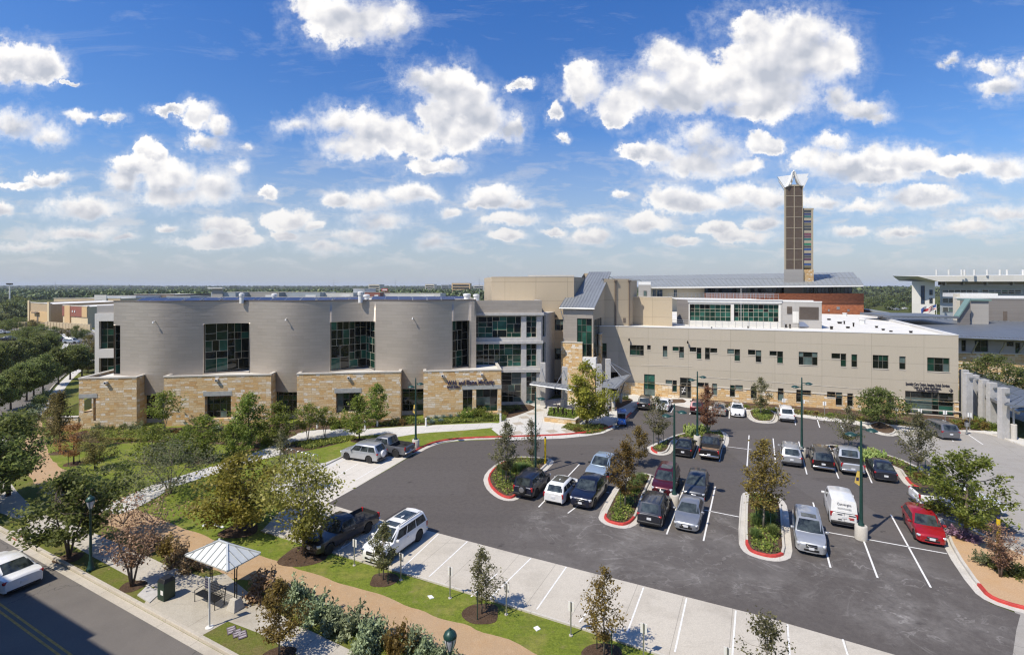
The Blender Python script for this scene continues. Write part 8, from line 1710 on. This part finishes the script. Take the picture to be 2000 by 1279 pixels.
def figure(px, py, label, hgt, lean, arm, rz, seed):
 p=G(px, py, .6);root=thing('bronze_figure', label, 'statue', (p.x, p.y, .58), rz, 'bronze child figures');k=hgt/1.3
 V=dict(pel=(0, 0, .66), che=(lean*.5, 0, .98), nek=(lean*.75, 0, 1.10), hed=(lean*.9, 0, 1.22), ls=(lean*.6, .15, 1.04), le=(lean*.6+arm[0], .30, 1.04+arm[1]*.5), lh=(lean*.6+arm[0]*1.9, .36, 1.04+arm[1]), rs=(lean*.6, -.15, 1.04), re=(lean*.6-arm[0]*.5, -.28, .88), rh=(lean*.6-arm[0]*.2, -.30, .70), lk=(.14, .09, .36), la=(.0, .10, .05), lt=(.12, .10, .03), rk=(-.02, -.09, .35), ra=(-.24, -.09, .10), rt=(-.13, -.09, .05))
 rad=dict(pel=.105, che=.12, nek=.05, hed=.115, ls=.06, le=.042, lh=.035, rs=.06, re=.042, rh=.035, lk=.062, la=.042, lt=.035, rk=.062, ra=.042, rt=.035);E=[('pel', 'che'), ('che', 'nek'), ('nek', 'hed'), ('che', 'ls'), ('ls', 'le'), ('le', 'lh'), ('che', 'rs'), ('rs', 're'), ('re', 'rh'), ('pel', 'lk'), ('lk', 'la'), ('la', 'lt'), ('pel', 'rk'), ('rk', 'ra'), ('ra', 'rt')]
 ks=list(V);me=bpy.data.meshes.new('figure');me.from_pydata([tuple(x*k for x in V[q])for q in ks], [(ks.index(a), ks.index(b))for a, b in E], []);o=bpy.data.objects.new('figure', me);COL.objects.link(o);sm=o.modifiers.new('s', 'SKIN');o.modifiers.new('u', 'SUBSURF').levels=1
 for i, q in enumerate(ks):me.skin_vertices[0].data[i].radius=(rad[q]*k, rad[q]*k);me.skin_vertices[0].data[i].use_root=(q=='pel')
 dg=bpy.context.evaluated_depsgraph_get();nm=bpy.data.meshes.new_from_object(o.evaluated_get(dg));bpy.data.objects.remove(o);nm.materials.clear();nm.materials.append(M('dark_bronze'));nm.polygons.foreach_set('use_smooth', [True]*len(nm.polygons));o=bpy.data.objects.new('body', nm);COL.objects.link(o);o.parent=root
 m=MB();m.lathe([(.2, -.04), (.2, .02), (.02, .03)], 10);part(root, m, 'plinth', 'dark_bronze')
for a in((1083, 812, 'dark bronze child bending forward at the far corner of the planter', 1.2, .22, (.16, -.25), 2.6, 1), (1090, 809, 'dark bronze child with a raised arm in the planter', 1.45, .05, (.08, .45), 1.2, 2), (1099, 813, 'dark bronze child stepping out in the middle of the planter', 1.35, .12, (.2, .1), -.6, 3), (1118, 813, 'dark bronze child leaning at the tree side of the planter', 1.2, .25, (.2, -.1), .8, 4), (1106, 816, 'small dark bronze child low in the planter greenery', .95, .1, (.12, .2), 2.0, 5)):figure(*a)
F0=A(445, 1112, 27.4);SHc=Vector((-16.6, 28.97, 0));sx, sy=SD, Vector((.436, .9, 0));BS=thing('bus_shelter', 'bus shelter with a pale hipped metal roof on black arched posts', 'bus shelter', SHc, math.atan2(SD.y, SD.x))
ex, ey, ez, az_=1.85, 1.02, 2.6, 3.28;cs=[(-ex, -ey), (ex, -ey), (ex, ey), (-ex, ey)];ap=[(-.35, 0, az_), (.35, 0, az_)]
m=MB();B=[(x, y, ez)for x, y in cs];m.poly([B[0], B[1], ap[1], ap[0]]);m.poly([B[1], B[2], ap[1]]);m.poly([B[2], B[3], ap[0], ap[1]]);m.poly([B[3], B[0], ap[0]]);m.poly([(x*.98, y*.98, ez-.06)for x, y in cs][::-1])
for i in range(4):j=(i+1)%4;m.poly([(B[i][0], B[i][1], ez-.07), (B[j][0], B[j][1], ez-.07), B[j], B[i]])
part(BS, m, 'hip_roof', plain('shelter_roof', (.56, .58, .56), .5, .2, var=.06));m=MB();up=Vector((0, 0, .025))
for i, tgt in((0, 0), (1, 1), (2, 1), (3, 0)):m.bar(Vector(B[i])+up, Vector(ap[tgt])+up, .10, .05)
m.bar(Vector(ap[0])+up, Vector(ap[1])+up, .1, .06);part(BS, m, 'ridge_cap', 'shelter_roof');m=MB()
for s in(-1, 1):
 for k in range(1, 8):
  x=-ex+2*ex*k/8;t=1-max(0, (abs(x)-.35))/(ex-.35);m.bar((x, s*ey, ez+.015), (x, s*ey*(1-t), ez+(az_-ez)*t+.015), .025, .045)
 for k in range(1, 5):
  y=-ey+2*ey*k/5;t=1-abs(y)/ey;m.bar((s*ex, y, ez+.015), (s*(ex-(ex-.35)*t), y, ez+(az_-ez)*t+.015), .025, .045)
part(BS, m, 'roof_seam', 'galv')
for sgn, y0 in((-1, .25), (1, -.25)):
 px_=sgn*1.45;m=MB();w0, w1=.34, .2;m.hexa([(px_-w0, y0-w0, .012), (px_+w0, y0-w0, .012), (px_+w0, y0+w0, .012), (px_-w0, y0+w0, .012)], [(px_-w1, y0-w1, .62), (px_+w1, y0-w1, .62), (px_+w1, y0+w1, .62), (px_-w1, y0+w1, .62)]);part(BS, m, 'concrete_foot', 'post_concrete', bev=.02)
 m=MB()
 for dx in(-.09, .09):m.tube([(px_+dx, y0, .62), (px_+dx, y0, 1.9), (px_+dx-sgn*.03, y0*.9, 2.2), (px_+dx-sgn*.15+(dx*2), y0*.6, 2.45), (px_+dx-sgn*.35+dx*3, 0, 2.55)], .032, 7)
 for z in(1.0, 1.35, 1.7):m.bar((px_-.09, y0, z), (px_+.09, y0, z), .04)
 part(BS, m, 'arched_post', 'black_metal', 50)
bp_=SHc+sx*-.35+sy*-.35;BE=thing('bench', 'black slatted metal bench with a wire back under the shelter roof', 'bench', (bp_.x, bp_.y, .012), math.atan2(SD.y, SD.x));m=MB()
for k in range(6):m.box((-.9, -.5+k*.085, .43), (.9, -.44+k*.085, .455))
part(BE, m, 'seat', 'black_metal');m=MB()
for k in range(15):x=-.9+1.8*k/14;m.tube([(x, .02, .46), (x, .16, .95)], .010, 4)
for k in range(5):y=.02+.14*k/4;m.bar((-.9, y, .46+.49*k/4), (.9, y, .46+.49*k/4), .02)
part(BE, m, 'backrest', 'black_metal')
for x in(-.88, .88):
 m=MB();m.tube([(x, -.5, 0), (x, -.5, .65), (x, -.05, .67)], .024, 6);m.tube([(x, .05, 0), (x, .16, .95)], .024, 6);part(BE, m, 'end_frame', 'black_metal')
p=G(325, 1167);r_=thing('litter_bin', 'dark green square litter bin with white notices beside the verge', 'litter bin', (p.x, p.y, .012), math.atan2(SD.y, SD.x));m=MB();m.box((-.32, -.32, 0), (.32, .32, 1.0));part(r_, m, 'body', 'green_plastic', bev=.03);m=MB();m.hexa([(-.34, -.34, 1.0), (.34, -.34, 1.0), (.34, .34, 1.0), (-.34, .34, 1.0)], [(-.24, -.24, 1.2), (.24, -.24, 1.2), (.24, .24, 1.2), (-.24, .24, 1.2)]);part(r_, m, 'lid', 'car_black', bev=.03);m=MB();m.box((.0, -.325, .35), (.24, -.318, .6));part(r_, m, 'notice', 'sign_white');m=MB();m.box((-.325, -.1, .35), (-.318, .14, .6));part(r_, m, 'notice', 'sign_white')
p=G(409, 1225);r_=thing('bus_stop_sign', 'white bus stop pole with a dark route panel on the pavement edge', 'bus stop sign', (p.x, p.y, .012), math.atan2(SD.y, SD.x));m=MB();m.lathe([(.2, 0), (.2, .03), (.05, .05), (.045, 2.62), (.01, 2.63)], 10);part(r_, m, 'pole', 'white_trim', 40);m=MB();m.box((-.34, -.02, 1.98), (-.06, .02, 2.6));part(r_, m, 'route_panel', 'steel');m=MB()
for k in range(4):m.box((-.32, -.026, 2.06+k*.13), (-.08, -.021, 2.12+k*.13))
part(r_, m, 'route_lines', 'sign_navy');m=MB();m.box((-.09, -.03, 1.0), (-.05, .03, 1.45));part(r_, m, 'timetable_case', 'green_plastic')
def plate_at(name, pts, mat, label, cat, z=.02, grp=None, th=.04):
 q=GP(pts);c=sum(q, Vector())/len(q);r_=thing(name, label, cat, c, 0, grp);m=MB();m.prism([v-c for v in q], 0, z+th);o=part(r_, m, 'cover', mat);return r_
plate_at('utility_hatch', [(268, 1163), (288, 1144), (314, 1158), (292, 1178)], 'column_gray', 'grey concrete utility hatch in the verge beside the litter bin', 'hatch')
for pts, lab in(([(835, 1164), (843, 1163), (848, 1168), (840, 1170)], 'small white utility lid in the grass near the sparse ringed tree'), ([(1042, 1226), (1050, 1223), (1056, 1229), (1048, 1233)], 'small white utility lid in the grass before the thin brown tree'), ([(394, 1026), (402, 1024), (404, 1027), (396, 1029)], 'single white utility lid in the grass behind the trail')):plate_at('utility_cover', pts, 'sign_white', lab, 'utility lid', .01, 'white utility lids')
for i, (x, y)in enumerate(((419, 1024), (426, 1027), (433, 1029))):plate_at('utility_cover', [(x-4, y), (x+1, y-2), (x+5, y+1), (x, y+3)], 'sign_white', 'white lid %s of the three clustered behind the trail'%('closest to the single lid', 'in the middle', 'farthest from the single lid')[i], 'utility lid', .01, 'white utility lids')
for i, (x, y)in enumerate(((452, 1231), (463, 1237), (473, 1240))):
 c=G(x, y);lb='purple and white paver plaque %s of three in the corner verge'%('closest to the bus pole', 'in the middle', 'closest to the brown-green tree')[i];r_=thing('verge_plaque', lb, 'plaque', (c.x, c.y, 0), .6, 'paver plaques in the verge');m=MB();m.box((-.2, -.32, 0), (.2, .32, .05));part(r_, m, 'plaque', plain('plaque_purple', (.13, .10, .115), .8, var=.4, vs=6));m=MB()
 for a in(-.2, 0, .2):m.box((-.16, a-.05, .05), (.16, a+.05, .058))
 part(r_, m, 'plaque_tiles', plain('plaque_white', (.34, .31, .32), .8, var=.3, vs=7))
def ring(px, py, r):
 c=G(px, py);mb=MB();pts=[(c.x+r*(1+.12*math.sin(3*a+px))*math.cos(a), c.y+r*(1+.12*math.cos(2*a))*math.sin(a), .016)for a in np.linspace(0, 6.283, 25)[:-1]];mb.poly(pts);tag(mb.build('mulch_ring', M('bark_mulch')), kind='structure')
for px, py, r in((749, 1132, .85), (941, 1198, 1.0), (1180, 1281, 1.0), (545, 1282, .8), (593, 1085, 1.5), (468, 1036, 1.3), (258, 1145, .7), (135, 1089, .8), (486, 876, 1.1), (399, 900, 1.1), (117, 884, .9), (144, 906, .9), (702, 860, .9), (105, 863, .9)):ring(px, py, r)
for lab, px, top, cols in(('flagpole with a tricolour flag of blue, white and red streaming in the wind', 1814, 596, 'tx'), ('flagpole with a striped flag beside the tricolour', 1829, 594, 'us'), ('bare flagpole between the two flags', 1822, 598, None)):
 Y=190.0;p=A(px, top, Y);r_=thing('flagpole', lab, 'flag', (p.x, Y, 0), 0, 'flags before the white block');hh=p.z;m=MB();m.lathe([(.14, 0), (.06, hh), (.01, hh+.1)], 8);part(r_, m, 'pole', 'white_trim')
 if not cols:continue
 m=MB();n=10;rows_=6;fw_, fh_=3.6, 2.0
 def fp(i, j):u=i/n;v=j/rows_;return Vector((-fw_*u*.85, .35*math.sin(u*5+v), hh-.1-fh_*(1-v)-1.5*u*u-.2*math.sin(u*6)))
 for i in range(n):
  for j in range(rows_):
   if cols=='us':mi=0 if(i<4 and j>=3)else(2 if j%2 else 1)
   else:mi=0 if i>=7 else(1 if j>=3 else 2)
   m.poly([fp(i, j), fp(i+1, j), fp(i+1, j+1), fp(i, j+1)], mi)
 part(r_, m, 'flag', [plain('flag_blue', (.04, .09, .30), .8, var=.05), 'sign_white', plain('flag_red', (.40, .03, .04), .8, var=.05)])
for i, (px, py, pt)in enumerate(((1738, 604, 'paint_white'), (1752, 606, 'paint_silver'), (1768, 604, 'paint_white'), (1846, 618, 'paint_white'))):
 car(('van', 'suv', 'sedan', 'suv')[i], pt, px, py, Vector((1, .2, 0)).normalized(), ('white van', 'silver car', 'white car', 'white car near the flagpoles')[i]+' half hidden among park trees beyond the brick hall', group='cars in the far park')
def f_haze():
 m=bpy.data.materials.new('haze');m.use_nodes=True;t=NT(m.node_tree);t.n.clear();o=t.add('ShaderNodeOutputMaterial');v=t.add('ShaderNodeVolumePrincipled', i_Color=(.80, .86, .95, 1), i_Density=.00009, i_Anisotropy=.0);t.l.new(v.outputs[0], o.inputs['Volume']);m.cycles.emission_sampling='NONE';return m
mb=MB();mb.box((-14200, -600, -1), (14200, 16200, 62));hz=mb.build('haze', f_haze(), uv=False);tag(hz, kind='stuff')
SC.cycles.volume_bounces=0
